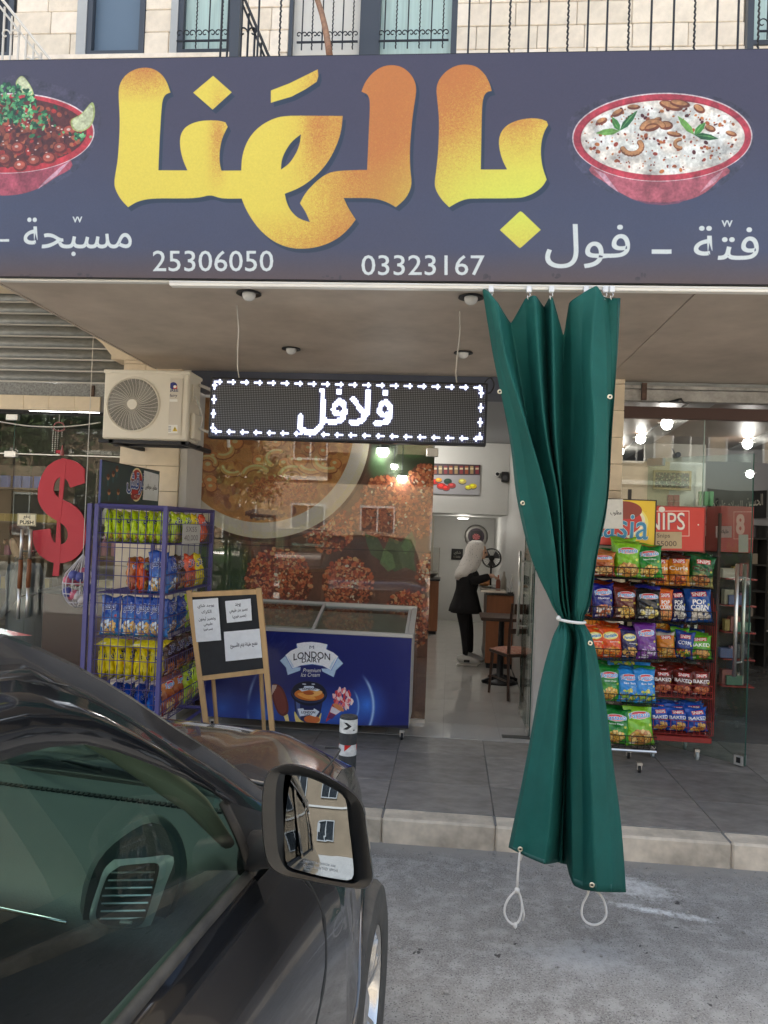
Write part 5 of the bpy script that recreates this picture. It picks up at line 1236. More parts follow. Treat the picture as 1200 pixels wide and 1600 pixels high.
WN = ['zero', 'one', 'two', 'three', 'four', 'five', 'six', 'seven', 'eight', 'nine', 'ten', 'eleven', 'twelve', 'thirteen', 'fourteen', 'fifteen', 'sixteen', 'seventeen', 'eighteen', 'nineteen', 'twenty']
def shelf_unit(name, x0, x1, y, levels, label, m, glabel, dark=False, n=None, z_ok=lambda z: True, depth=.32):
    g = thing(name, ((x0 + x1) / 2, y, ZP), label, 'shelf')
    for x in (x0, x1): MB().box((x - .012, y, ZP), (x + .012, y + depth, levels[-1] + .30)).build('upright', m, g)
    for z in levels: MB().box((x0 + .013, y, z - .02), (x1 - .013, y + depth, z)).build('shelf', m, g)
    MB().box((x0 + .013, y + depth - .012, ZP), (x1 - .013, y + depth - .001, levels[-1] + .28)).build('back_panel', m_dark if dark else m, g)
    for z in levels:
        if not z_ok(z): continue
        ni = 0; x = x0 + .08; mi = rr.randrange(8); kd = rr.randrange(6); cnt = 0
        while x < x1 - .07:
            if cnt > 3 and rr.random() < .35: mi = rr.randrange(8); kd = rr.randrange(6); cnt = 0
            ni += 1; goods(kd, mi, (x, y + .10 + rr.random() * .03, z + .0015), '%s %s, place %s from the left, shelf %s, %s' % (GN[mi], 'bottle' if kd < 3 else 'box', WN[ni], WN[levels.index(z) + 1], glabel), 'bottle' if kd < 3 else 'box', 'goods ' + glabel, rr.uniform(-.2, .2)); x += rr.uniform(.105, .17); cnt += 1
    return g
shelf_unit('display_shelf', -6.0, -4.55, 8.6, [.5, .9, 1.3, 1.7, 2.1], 'dark display shelf of bottles and jars deep inside the left shop', m_shelf, 'wide left shop shelf', z_ok=lambda z: z > .8)
shelf_unit('display_shelf', -4.45, -3.3, 9.3, [.5, .9, 1.3, 1.7, 2.1], 'second dark shelf behind the red dollar sign in the left shop', m_shelf, 'shelf behind dollar sign', z_ok=lambda z: z > .8)
cn = thing('shop_counter', (-3.5, 7.6, ZP), 'dark wooden counter inside the left shop behind the red dollar sign', 'counter')
MB().box((-4.1, 7.5, ZP), (-3.0, 7.9, 1.0), ch=.01).build('body', mat('dark_red_wood', (.10, .035, .025), .5), cn); MB().box((-4.14, 7.46, 1.001), (-2.96, 7.94, 1.04), ch=.005).build('countertop', m_black, cn)
g = thing('ceiling_light', (-4.35, 8.2, 2.98), 'white strip light on the ceiling of the left shop', 'ceiling light'); MB().box((-4.75, 8.15, 2.95), (-3.95, 8.25, 2.998), ch=.006).build('tube', mat('tube_glow', (1, 1, 1), .5, emit=(1, .98, .94), estr=4.), g)
pl = bpy.data.lights.new('strip_light', 'POINT'); pl.energy = 5; pl.shadow_soft_size = .1; po = bpy.data.objects.new('strip_light', pl); COL.objects.link(po); po.location = (-4.35, 7.9, 2.75); adopt(po, g)
# bead chime hanging at the left glass
ch_ = thing('wind_chime', P(91, 655, Y=YV - .04), 'hanging strings of silver beads inside the left glass beside the dollar sign', 'wind chime')
for k, (px, ln_) in enumerate(((83, 40), (87, 44), (91, 36), (97, 14))):
    t = P(px, 672, Y=YV - .04); mb = MB()
    for i in range(int(ln_ / 3.4)): z = t.z - i * .018; mb.lathe([(.001, -.008), (.006, 0), (.001, .008)], (t.x, t.y, z), 6)
    mb.build('bead_string', m_steel, ch_)
q = P(92, 670, Y=YV - .04); MB().tube(smooth_path([(q.x - .05, q.y, q.z), (q.x - .03, q.y, q.z + .05), (q.x + .03, q.y, q.z + .05), (q.x + .05, q.y, q.z), (q.x, q.y, q.z - .02)], 4), .006, 6, closed=True).build('ring', mat('rose_metal', (.35, .14, .14), .4), ch_, smooth=True)
MB().bar((q.x, q.y, q.z + .05), (q.x, q.y, zv1), .003).build('cord', m_wire, ch_)
MB().lathe([(.02, 0), (.012, .05), (.004, .09)], (q.x + .04, q.y, P(92, 712, Y=YV).z), 8).build('pendant', mat('rose_metal2', (.35, .10, .10), .4), ch_)
tag(MB().tube(smooth_path([tuple(P(x, y, Y=YV - .06)) for x, y in ((-10, 657), (40, 665), (90, 667), (130, 664), (157, 660))], 4, False), .006, 6).build('white_cable', m_wire, smooth=True), 'white cable sagging across the top of the left shop glass', 'cable')

# ---------------- right shop
YRG = 6.56; rx0 = 1.338; rx1 = 5.2
zh1, zh0 = P(1080, 601, Y=YF + .08).z, P(1080, 628, Y=YF + .08).z
rs_ = thing('roller_shutter', (3.0, YF + .1, zh0), 'rolled up metal shutter bar above the right shop front', 'shutter')
m_zinc = mat('weathered_zinc', (.34, .33, .31), .55, metal=.3, var=.35, vscale=12)
MB().box((rx0, YF + .08, zh0), (rx1, YF + .16, zh1 - .045), ch=.004).build('bottom_bar', m_zinc, rs_)
MB().box((rx0 - .02, YF + .06, zh1 - .043), (rx1, YF + .17, zh1 - .018)).build('lip', m_zinc, rs_); MB().box((rx0, YF + .10, zh1 - .016), (rx1, YF + .2, ZS - .003)).build('slat', m_slat, rs_)
q = P(1006, 614, Y=YF + .06); MB().box((q.x - .02, YF + .035, zh0 + .0), (q.x + .018, YF + .058, zh1 - .002)).build('lock_plate', mat('rust2'), rs_)
q = P(1058, 627, Y=YF + .07); MB().tube([(q.x - .06, q.y, q.z - .004), (q.x, q.y - .01, q.z + .006), (q.x + .03, q.y, q.z + .018), (q.x + .05, q.y, q.z - .006)], [.004, .012, .009, .003], 6).build('torn_seal', m_black, rs_)
MB().box((rx0, YRG - .03, zh0 - .10), (rx1, YRG + .03, zh0 - .004)).build('header_wall', mat('brown_header', (.07, .035, .028), .6), None)['kind'] = 'structure'
rg = thing('glass_shopfront', (2.2, YRG, ZP), 'tall glass front of the right shop with a door opening beside the snack racks', 'shop window')
rxm = P(1094, 900, Y=YRG).x; zrd = P(1150, 722, Y=YRG).z; RGT = zh0 - .102
MB().box((rx0, YRG, ZP + .01), (rxm - .003, YRG + .01, RGT)).build('pane', m_glass, rg)
MB().box((rxm + .003, YRG, zrd), (rx1, YRG + .01, RGT)).build('transom_pane', m_glass, rg)
MB().box((rxm - .0028, YRG - .002, ZP + .01), (rxm + .0028, YRG + .011, RGT)).build('glass_edge', mat('pale_edge', (.35, .45, .42), .2), rg)
# door leaf standing open towards the street
e = P(1164, 1183, Y=5.88); hx, hyy = e.x - .60, 6.52; dv = Vector((e.x - hx, e.y - hyy, 0)); L_ = dv.length; dv.normalize(); nv = Vector((-dv.y, dv.x, 0))
rd = thing('glass_door', (hx, hyy, ZP), 'open glass door of the right shop with a tall steel handle and floor lock', 'door')
zd1 = P(1168, 708, Y=e.y).z
def dbox(u0, u1, t0, t1, z0, z1, nm, m): 
    o = Vector((hx, hyy, 0)); q = [o + dv * u + nv * t for u, t in ((u0, t0), (u1, t0), (u1, t1), (u0, t1))]
    MB().prism([(p.x, p.y, z0) for p in q], (0, 0, z1 - z0)).build(nm, m, rd)
dbox(0, L_ - .003, 0, .010, ZP + .012, zd1, 'pane', m_door); dbox(L_ - .0028, L_ + .001, -.001, .011, ZP + .012, zd1, 'glass_edge', m_edge)
hz1, hz0 = P(1150, 881, Y=5.96).z, P(1150, 1055, Y=5.96).z; hp = Vector((hx, hyy, 0)) + dv * (L_ - .07); door_handle(hp.x, hp.y, hz0, hz1, rd, .055, .014, nv)
dbox(L_ - .075, L_ - .004, -.018, .028, ZP + .012, ZP + .085, 'floor_lock', m_steel); dbox(L_ - .055, L_ - .025, -.022, -.019, ZP + .03, ZP + .07, 'key_plate', m_black)
dbox(0.0, .16, -.016, .026, ZP + .012, ZP + .06, 'patch_fitting', m_steel); dbox(.0, .14, -.016, .026, zd1 - .06, zd1, 'patch_fitting', m_steel)
# shop inside
m_brc = mat('brown_panel_ceiling', (.11, .075, .055), .45, var=.1); m_beam = mat('grey_beam', (.28, .28, .27), .5)
ZC = 3.02
MB().box((rx0, YRG + .04, ZC), (8.2, 15.0, ZC + .06)).build('ceiling', m_brc)['kind'] = 'structure'
MB().box((rx0, 15.0, ZP), (8.2, 15.1, 3.1)).build('back_wall', mat('back_grey', (.20, .20, .20), .7), None)['kind'] = 'structure'
MB().box((.935, YF + .31, ZP), (1.33, 8.6, 3.1)).build('party_wall', m_ins)['kind'] = 'structure'
MB().box((.935, 8.61, ZP), (1.33, 15, 3.1)).build('party_wall', m_ins)['kind'] = 'structure'
MB().box((8.2, YRG, ZP), (8.3, 15.1, 3.1)).build('right_wall', m_dark)['kind'] = 'structure'
MB().box((rx0, 6.61, .05), (8.2, 15, ZP - .001)).build('floor', mat('grey_floor_tile', (.17, .165, .16), .25, var=.2, vscale=3), None)['kind'] = 'structure'
MB().box((rx1, YF, ZP), (8.3, YF + .4, 3.74)).build('front_wall', m_pier[1])['kind'] = 'structure'
def beam(p0, p1, w=.22):
    a, b = P(*p0, Z=ZC - .02), P(*p1, Z=ZC - .02); d = (b - a).normalized(); s_ = d.cross(Vector((0, 0, 1))).normalized() * w / 2
    a = a - d * .2; b = b + d * .3
    return MB().prism([a - s_, a + s_, b + s_, b - s_], (0, 0, -.06 + .079 - .001)).build('ceiling_beam', m_beam)
m_lampw = mat('lamp_glow', (1, 1, 1), .5, emit=(1, .97, .92), estr=8.)
lamps = [(1042, 663, 1), (1001, 686, 1), (968, 706, 1), (1120, 711, 1), (1168, 694, 1), (1172, 741, .8)]
lampl = ['nearest and largest bulb on the left ceiling beam of the right shop', 'middle bulb on the left ceiling beam of the right shop', 'farthest bulb on the left ceiling beam beside the stone pillar', 'bulb on the right beam just left of the glass door top', 'bright bulb at the far right edge of the right shop ceiling', 'low small bulb beside the glass door edge in the right shop']
# two beams that run back into the shop
beam((1090, 636), (968, 716)); beam((1230, 672), (1105, 722))
for (px, py, s), lb in zip(lamps, lampl):
    zq = ZC - .075 if py < 730 else 2.6; c = P(px, py, Z=zq); r = .055 * s
    g = thing('ceiling_bulb', c, lb, 'lamp')
    MB().lathe([(r * .3, r * 1.05), (r * .8, r * .85), (r * 1.0, r * .2), (r * .92, -r * .4), (r * .5, -r * .88), (.002, -r)], c, 16).build('bulb', m_lampw, g, smooth=True)
    MB().lathe([(r * 1.0, r * .30), (r * 1.7, r * .34), (r * 1.65, r * .42), (r * .9, r * .46)], c, 20, cap=False).build('collar', m_steel, g)
    if s == 1 and px in (1042, 968, 1168):
        pl = bpy.data.lights.new('bulb_light', 'POINT'); pl.energy = 1.5; pl.shadow_soft_size = .08; pl.color = (1, .95, .88); po = bpy.data.objects.new('bulb_light', pl); COL.objects.link(po); po.location = (c.x, c.y, c.z - .14); adopt(po, g)
# ================================================================== SNACK RACKS AND BAGS
def bag_mesh(name, seed, w=.18, h=.26, t=.085):
    r = np.random.RandomState(seed); nx, ny = 12, 16; mb = MB()
    ph = r.rand(8) * 6.28
    def pt(u, v, s):
        x = (u - .5) * w; z = v * h; e = min(v, 1 - v)
        prof = min(1, max(0, (e - .045) / .20)) ** .6; edge = max(0, 1 - abs(2 * u - 1) ** 3.2) ** .6
        th = t * .5 * prof * edge * (1.12 - .35 * v)
        x *= 1 + (-.10 * math.sin(math.pi * min(1, e * 3.2) * .5) + .05 * max(0, 1 - e * 12))
        wr = .0075 * math.sin(u * 17 + ph[0] + v * 5) * max(0, 1 - abs(e - .08) * 9) + .0055 * math.sin(v * 22 + ph[1] + u * 9) * edge + .0045 * math.sin(u * 31 + v * 13 + ph[2])
        z += .006 * math.sin(u * 5 + ph[3]) * (1 if v > .9 else 0) + .004 * math.sin(u * 9 + ph[4]) * (v > .95)
        return (x, s * (th + wr * prof) + .006 * math.sin(v * 3 + ph[5]) * v, z)
    for s in (-1, 1):
        rows = [[pt(j / nx, 1 - i / ny, s) for j in range(nx + 1)] for i in range(ny + 1)]
        if s > 0: rows = [rw[::-1] for rw in rows]
        mb.grid(rows, uv=True)
    me = mb.mesh(name); bm = bmesh.new(); bm.from_mesh(me); bmesh.ops.remove_doubles(bm, verts=bm.verts, dist=1e-5); bm.to_mesh(me); bm.free()
    me.polygons.foreach_set('use_smooth', [True] * len(me.polygons))
    return me
def design(nm, base, base2, brand, title, food, tcol=(1, 1, 1), foodbase=None, w=108, h=156, seed=1, plain=False, topc=None):
    c = Canvas(w, h, base, lambda p: np.asarray(p, float) * np.array([w, h])); r = np.random.RandomState(seed)
    V = np.linspace(0, 1, h)[:, None, None]; n = vnoise(h, w, 26, seed)[..., None]
    c.a = np.array(base) * (1 - np.clip((V + n - .9) * 2, 0, 1)) + np.array(base2) * np.clip((V + n - .9) * 2, 0, 1)
    if topc is not None: c.rect(-.1, -.1, 1.1, .13, topc)
    if foodbase is not None: c.ell(.5, .80, .44, .19, foodbase)
    if food is not None:
        for k in range(46):
            a = r.rand() * 6.28; q = math.sqrt(r.rand()); x, y = .5 + .36 * q * math.cos(a), .78 + .15 * q * math.sin(a); f = np.array(food[r.randint(len(food))])
            s = .05 + .05 * r.rand(); c.ell(x, y + .008, s, s * .6, f * .55, rot=r.rand() * 3); c.ell(x, y, s * .9, s * .5, f, rot=r.rand() * 3)
    if brand == 'F':
        c.ell(.5, .25, .40, .10, (.95, .93, .9)); c.ell(.5, .25, .37, .085, (.80, .10, .13)); c.ell(.42, .22, .2, .03, (.90, .35, .35))
        for b, cc in ((1.6, (1, 1, 1)), (.35, (.08, .48, .78))): c.text('Fantasia', .13, .19, .88, .31, cc, bold=b, rot=-.04)
        if title: c.text(title, .24, .40, .78, .455, tcol, bold=.3)
    elif brand == 'Y':
        c.ell(.46, .26, .36, .13, (.95, .86, .35)); c.ell(.46, .26, .30, .10, (.97, .94, .70)); c.text('Fantasia', .18, .20, .76, .31, (.10, .40, .70), bold=.6, rot=-.1)
        c.text(title, .42, .44, .86, .50, tcol, bold=.3)
    elif brand == 'S':
        c.poly([(.22, .14), (.80, .11), (.80, .26), (.22, .28)], (.80, .10, .12)); c.text('SNIPS', .25, .145, .77, .255, (.96, .95, .93), bold=.8)
        t = title.split('\n'); y = .36
        for q in t: c.text(q, .5 - .085 * len(q), y, .5 + .085 * len(q), y + .13, tcol, bold=.9); y += .15
    elif brand == 'A':
        for b, cc in ((2.2, (.95, .95, .97)), (.8, (.08, .12, .35))): c.text('فرقش', .16, .16, .84, .40, cc, ar=True, bold=b)
        if title: c.text(title, .3, .45, .7, .52, tcol, bold=.3)
    for k in range(5):
        y = .52 + .018 * k; c.rect(.55, y, .55 + .3 * r.rand(), y + .006, tcol, .55)
    c.rect(.10, .90, .30, .95, (.9, .9, .9), .7); c.ell(.86, .50, .05, .035, (.9, .85, .2) if brand != 'A' else (.9, .2, .15), alpha=.8)
    c.a *= (1 + .22 * (vnoise(h, w, 9, seed + 4) - .5))[..., None]
    c.a = np.clip(c.a, 0, 1) ** .84
    for k in range(12): c.rect(0, k * .003, 1, k * .003 + .001, (.9, .9, .9), .25); c.rect(0, 1 - k * .003, 1, 1 - k * .003 + .001, (.8, .8, .8), .25)
    m = printmat('bag_' + nm, c.image('bag_' + nm), .27, bump=.9, bscale=22, coat=.35, bdist=.016)
    return m
CH_ = [(.90, .68, .25), (.82, .55, .18), (.95, .80, .42)]; NUT = [(.72, .42, .18), (.82, .56, .28), (.60, .32, .14)]; POP = [(.93, .90, .84), (.85, .82, .75), (.96, .94, .9)]; PEP = [(.80, .32, .14), (.88, .48, .22), (.70, .25, .12)]
DZ = dict(
    lime=(design('lime', (.45, .72, .10), (.35, .62, .10), 'F', '', [(.85, .62, .25), (.76, .45, .18), (.92, .75, .4)], foodbase=(.75, .5, .2), seed=2), 'lime green'),
    green=(design('green', (.05, .42, .12), (.20, .58, .12), 'F', 'Salted Chips', CH_, seed=3), 'green'),
    cheese=(design('cheese', (.72, .38, .14), (.50, .16, .08), 'F', '', [(.95, .80, .5), (.85, .6, .3)], seed=4), 'cheese printed'),
    navy=(design('navy', (.05, .06, .40), (.04, .04, .28), 'F', 'Mexican', [(.86, .50, .30), (.90, .85, .8), (.75, .35, .2)], seed=5), 'dark blue'),
    brown=(design('brown', (.36, .09, .04), (.22, .04, .02), 'F', 'BARBECUE', CH_, tcol=(.95, .8, .3), seed=6), 'brown'),
    black=(design('black', (.03, .03, .035), (.05, .05, .05), 'F', '', [(.92, .84, .40), (.90, .78, .35), (.86, .86, .80)], seed=7), 'black'),
    orange=(design('orange', (.86, .26, .04), (.80, .20, .03), 'Y', 'ketchup', [(.95, .60, .2), (.9, .5, .15)], seed=8), 'orange'),
    indigo=(design('indigo', (.07, .05, .28), (.05, .03, .2), 'Y', 'vinegar', [(.92, .70, .35), (.9, .55, .3)], seed=9), 'indigo'),
    purple=(design('purple', (.34, .10, .48), (.28, .06, .40), 'F', '', [(.72, .55, .80), (.5, .25, .6), (.85, .8, .88)], seed=10), 'purple'),
    sky=(design('sky', (.10, .48, .80), (.12, .52, .85), 'F', 'Sea Salt', [(.55, .75, .25), (.25, .5, .75), (.85, .8, .3)], seed=11), 'sky blue'),
    curlo=(design('curlo', (.80, .46, .06), (.82, .50, .10), 'S', 'Curls', PEP, tcol=(.98, .95, .9), topc=(.15, .05, .03), seed=12), 'golden curls'),
    curlg=(design('curlg', (.05, .30, .13), (.80, .70, .40), 'S', 'Curls', NUT, tcol=(.25, .12, .05), seed=13), 'dark green curls'),
    popo=(design('popo', (.86, .36, .10), (.85, .42, .14), 'S', 'POP\nCORN', [(.95, .65, .35), (.9, .55, .25)], seed=14), 'orange popcorn'),
    popd=(design('popd', (.04, .07, .28), (.04, .08, .30), 'S', 'POP\nCORN', POP, seed=15), 'dark blue popcorn'),
    popb=(design('popb', (.06, .25, .58), (.05, .20, .50), 'S', 'POP\nCORN', POP, seed=16), 'blue popcorn'),
    gold=(design('gold', (.85, .48, .06), (.80, .42, .05), 'S', '', CH_, seed=17, topc=(.7, .68, .62)), 'golden'),
    corn=(design('corn', (.08, .20, .55), (.06, .15, .45), 'S', 'CORN', [(.9, .75, .2), (.25, .5, .15), (.8, .3, .15)], tcol=(.9, .92, .95), seed=18), 'blue corn'),
    bakedg=(design('bakedg', (.32, .66, .10), (.25, .6, .08), 'S', 'BAKED', [(.90, .66, .32), (.85, .58, .25)], seed=19), 'lime baked'),
    bakedb=(design('bakedb', (.33, .07, .035), (.26, .05, .03), 'S', 'BAKED', [(.86, .48, .28), (.80, .40, .22)], seed=20), 'maroon baked'),
    bakedu=(design('bakedu', (.06, .26, .68), (.05, .22, .60), 'S', 'BAKED', [(.92, .72, .32), (.88, .64, .25)], seed=21), 'blue baked'),
    yellow=(design('yellow', (.88, .78, .06), (.84, .74, .05), 'A', '', None, seed=22), 'yellow'),
    acid=(design('acid', (.72, .82, .08), (.66, .78, .06), 'A', '', [(.90, .75, .35)], seed=23), 'acid green'),
    deep=(design('deep', (.04, .20, .56), (.10, .42, .72), 'A', '', [(.90, .74, .42), (.88, .66, .3), (.8, .85, .9)], seed=24), 'blue puffs'),
    choc=(design('choc', (.16, .05, .03), (.30, .12, .05), 'A', '', [(.75, .4, .15), (.86, .55, .25)], seed=25), 'chocolate brown'),
    fire=(design('fire', (.85, .22, .03), (.80, .30, .06), 'A', '', [(.85, .40, .15)], seed=26), 'fiery orange'),
)
BAGS = {}
_bm = [bag_mesh('bag', 30 + k) for k in range(4)]
def bag(kind, loc, label, w=1., h=1., t=1., rz=0., rx=0., ry=0., group=None, k=None):
    k = random.randrange(4) if k is None else k
    if (kind, k) not in BAGS: me = _bm[k].copy(); me.name = 'chips_bag'; me.materials.append(DZ[kind][0]); BAGS[(kind, k)] = me
    o = bpy.data.objects.new('chips_bag', BAGS[(kind, k)]); COL.objects.link(o)
    o.location = loc; o.scale = (w, t, h); o.rotation_euler = (rx, ry, rz)
    return tag(o, label, 'chips bag', group)
def wire_basket(x0, x1, y0, y1, z0, z1, par, m, step=.042, r=.0022, name='basket'):
    mb = MB()
    for z, rr_ in ((z1, r * 1.5), (z0, r * 1.5), ((z0 + z1) / 2, r)):
        mb.tube([(x0, y0, z), (x1, y0, z), (x1, y1, z), (x0, y1, z)], rr_, 4, closed=True)
    n = int((x1 - x0) / step)
    for i in range(n + 1):
        x = x0 + (x1 - x0) * i / n; mb.tube([(x, y1, z0), (x, y0, z0), (x, y0, z1)], r, 4)
    n = int((y1 - y0) / step)
    for i in range(1, n + 1):
        y = y0 + (y1 - y0) * i / n
        for x in (x0, x1): mb.bar((x, y, z0), (x, y, z1), r, 4)
        mb.bar((x0, y, z0), (x1, y, z0), r, 4)
    return mb.build(name, m, par)
m_rackb = mat('rack_black', (.02, .018, .018), .4, metal=.4); m_rackr = mat('rack_red', (.30, .03, .025), .4); m_rackp = mat('rack_violet', (.075, .068, .21), .4)

# ---------------- rack with the yellow header
YA = 5.55
def zA(py, y=YA, px=985): return P(px, py, Y=y).z
def xA(px, y=YA): return P(px, 1000, Y=y).x
fx0, fx1 = xA(905), xA(1031); FD = .34
rkA = thing('snack_rack', ((fx0 + fx1) / 2, YA, ZP), 'black wire snack rack under the yellow and red header beside the curtain', 'snack rack')
rowsA = [(905, 887), (971, 950), (1033, 1016), (1102, 1086), (1169, 1150)]
for b, t in rowsA:
    wire_basket(fx0, fx1, YA, YA + FD, zA(b), zA(t), rkA, m_rackb)
for x in (fx0 + .16, fx1 - .16): MB().box((x - .012, YA + FD, ZP + .12), (x + .012, YA + FD + .02, zA(760))).build('upright', m_rackb, rkA)
bs = MB(); bs.tube([(fx0, YA + .02, zA(1174)), (fx1, YA + .02, zA(1174)), (fx1, YA + FD + .06, zA(1174)), (fx0, YA + FD + .06, zA(1174))], .011, 6, closed=True); bs.build('base_frame', m_steel, rkA)
for x, y in ((xA(1008), YA + .05), (xA(925), YA + .05), (xA(1008), YA + FD + .04)): caster(x, y, ZP, rkA, .026)
def header(par, Y, corners, draw, px2, frame=None, name='header_board'):
    (x0, y0), (x1, y1) = corners; a, b = P(x0, y0, Y=Y), P(x1, y1, Y=Y); c = plane_canvas(Y, a.x, b.x, b.z, a.z, 900, (1, 1, 1)); draw(c)
    o = MB().quad((a.x, Y - .002, b.z), (b.x, Y - .002, b.z), (b.x, Y - .002, a.z), (a.x, Y - .002, a.z)).build(name, printmat(name, c.image(name), .35), par, fixn=False)
    f = MB(); f.box((a.x, Y, b.z), (b.x, Y + .015, a.z)); f.build('backing_board', m_rackb if frame is None else frame, par)
    fr = MB(); w = .008
    for q in (((a.x - w, b.z - w), (b.x + w, b.z)), ((a.x - w, a.z), (b.x + w, a.z + w)), ((a.x - w, b.z), (a.x, a.z)), ((b.x, b.z), (b.x + w, a.z))): fr.box((q[0][0], Y - .006, q[0][1]), (q[1][0], Y + .015, q[1][1]))
    fr.build('header_frame', m_rackb if frame is None else frame, par)
def drawF(c):
    c.rect(800, 700, 1100, 900, (.93, .78, .12)); c.ell(935, 815, 78, 40, (.97, .90, .45)); c.ell(933, 812, 75, 35, (.96, .93, .80)); c.ell(931, 812, 72, 32, (.78, .12, .12)); c.ell(975, 797, 28, 14, (.55, .15, .05)); c.ell(930, 845, 60, 12, (.90, .30, .25))
    for b, cc in ((4.2, (.10, .12, .2)), (3.4, (.97, .96, .93)), (1.0, (.10, .52, .70))): c.text('Fantasia', 862, 799, 1013, 839, cc, bold=b, rot=.06)
header(rkA, YA + FD - .02, ((852, 777), (1022, 854)), drawF, None)
def drawS(c):
    c.rect(900, 700, 1200, 900, (.83, .16, .10))
    for q in ((985, 798, 1077, 799.2), (1076, 798, 1077, 838), (1004, 837, 1077, 838)): c.rect(*q, (.95, .85, .80))
    for b, cc in ((1.6, (.30, .18, .45)), (.6, (.95, .92, .88))): c.text('SNIPS', 996 + (1 if b > 1 else 0), 801 + (1 if b > 1 else 0), 1070, 828, cc, bold=b)
    c.ell(1034, 796, 5, 4.5, (.95, .92, .88)); c.ell(1091, 820, 1.2, 1.2, (.95, .92, .88))
YSn = 5.98
# ---------------- rack with the red header
def zS(py): return P(1070, py, Y=YSn).z
def xS(px): return P(px, 1000, Y=YSn).x
sx0, sx1 = xS(1016), xS(1116); SDp = .36
rkS = thing('snack_rack', ((sx0 + sx1) / 2, YSn, ZP), 'red wire snack rack under the red header by the open shop door', 'snack rack')
header(rkS, YSn + .10, ((986, 790), (1099, 861)), drawS, None, m_rackr, name='header_sign')
rowsS = [(919, 899), (975, 955), (1033, 1014), (1090, 1071), (1148, 1126)]
for b, t in rowsS: wire_basket(sx0, sx1, YSn, YSn + SDp, zS(b), zS(t), rkS, m_rackb if b < 1040 else m_rackr)
for x in (sx0 + .02, sx1 + .005, sx1 - .10): MB().box((x - .012, YSn + SDp, ZP + .14), (x + .012, YSn + SDp + .02, zS(862))).build('upright', m_rackr, rkS)
sd_ = MB()
for k in range(9): y = YSn + .04 * k; sd_.bar((sx1 + .012, y, zS(1148)), (sx1 + .012, y, zS(880 + (8 - k) * 9)), .003, 4)
sd_.build('side_wires', m_rackr, rkS)
MB().box((sx0, YSn - .012, zS(1159)), (sx1, YSn + .02, zS(1151)), ch=.003).build('base_bar', m_rackr, rkS); MB().box((sx0, YSn + .021, zS(1158)), (sx1, YSn + SDp, zS(1153))).build('base_tray', m_rackr, rkS)
m_cast = mat('caster_grey', (.40, .45, .46), .4)
for x, y in ((xS(1096), YSn + .03), (sx0 + .05, YSn + .03), (xS(1096), YSn + SDp - .03)): caster(x, y, ZP, rkS, .032, m_cast)
def row_bags(items, Y, zfun, yb, rack_words, rowname, n_back=2):
    """items: (kind, x0, x1, ytop) in front order"""
    for i, (kind, x0, x1, yt) in enumerate(items):
        zb_ = zfun(yb) + .006; y = Y + .055; a, b = P(x0, 1000, Y=y).x, P(x1, 1000, Y=y).x; w = (b - a) / .18 * 1.06; h = (P((x0 + x1) / 2, yt, Y=y).z - zb_) / .26
        pos = ['left end', 'second place', 'third place', 'right end'] if len(items) == 4 else (['left end', 'middle', 'right end'] if len(items) == 3 else ['left', 'right'])
        nm = DZ[kind][1]
        bag(kind, ((a + b) / 2, y, zb_), '%s chips bag, %s of the %s, %s' % (nm, pos[i], rowname, rack_words), w, h, min(1, w * 1.0), random.uniform(-.22, .22), random.uniform(-.20, -.05), random.uniform(-.09, .09))
        for k in range(1, n_back + 1):
            bag(kind if random.random() < .7 else items[(i + k) % len(items)][0], ((a + b) / 2 + random.uniform(-.012, .012), y + .085 * k, zb_ + .008 * k), 'bag %s behind the %s, %s of %s, %s' % (['', 'directly', 'second'][k], nm.replace('dark red-brown', 'maroon'), pos[i], rowname, rack_words), w, h * random.uniform(.98, 1.08), .9, random.uniform(-.15, .15), random.uniform(-.14, -.05), random.uniform(-.06, .06))
wA, wS = 'yellow-headed rack', 'red-headed rack'
row_bags([('cheese', 922, 957, 862), ('lime', 957, 997, 847), ('green', 994, 1032, 853)], YA, zA, 904, wA, 'top basket')
row_bags([('navy', 925, 960, 912), ('brown', 957, 994, 917), ('black', 992, 1032, 920)], YA, zA, 970, wA, 'second basket')
row_bags([('orange', 916, 946, 982), ('orange', 940, 974, 981), ('indigo', 970, 999, 984), ('purple', 995, 1029, 975)], YA, zA, 1032, wA, 'third basket')
row_bags([('green', 936, 973, 1042), ('sky', 968, 1003, 1046), ('sky', 995, 1029, 1046)], YA, zA, 1101, wA, 'fourth basket')
row_bags([('green', 946, 988, 1108), ('lime', 982, 1029, 1103)], YA, zA, 1168, wA, 'lowest basket', 1)
row_bags([('curlo', 1012, 1042, 868), ('curlo', 1040, 1074, 867), ('curlg', 1072, 1110, 868)], YSn, zS, 918, wS, 'top basket')
row_bags([('popo', 1024, 1051, 920), ('popd', 1048, 1074, 920), ('popb', 1071, 1113, 918)], YSn, zS, 974, wS, 'second basket')
row_bags([('gold', 1028, 1056, 988), ('corn', 1053, 1082, 986), ('bakedg', 1078, 1113, 992)], YSn, zS, 1032, wS, 'third basket')
row_bags([('bakedb', 1022, 1054, 1046), ('bakedb', 1052, 1084, 1047), ('bakedb', 1082, 1113, 1048)], YSn, zS, 1089, wS, 'fourth basket')
row_bags([('bakedu', 1021, 1050, 1104), ('bakedu', 1047, 1079, 1106), ('bakedu', 1076, 1111, 1106)], YSn, zS, 1147, wS, 'lowest basket')
q = YA + .01
bag('orange', (P(930, 985, Y=q).x, YA + .14, zA(985)), 'orange bag lying on top of the bags in the third basket, yellow-headed rack', 1.1, .9, 1, 0, R(-72), 0)
bag('sky', (P(985, 1050, Y=q).x, YA + .18, zA(1052)), 'sky blue bag lying on top of the fourth basket, yellow-headed rack', 1.3, .9, 1, .2, R(-70), 0)
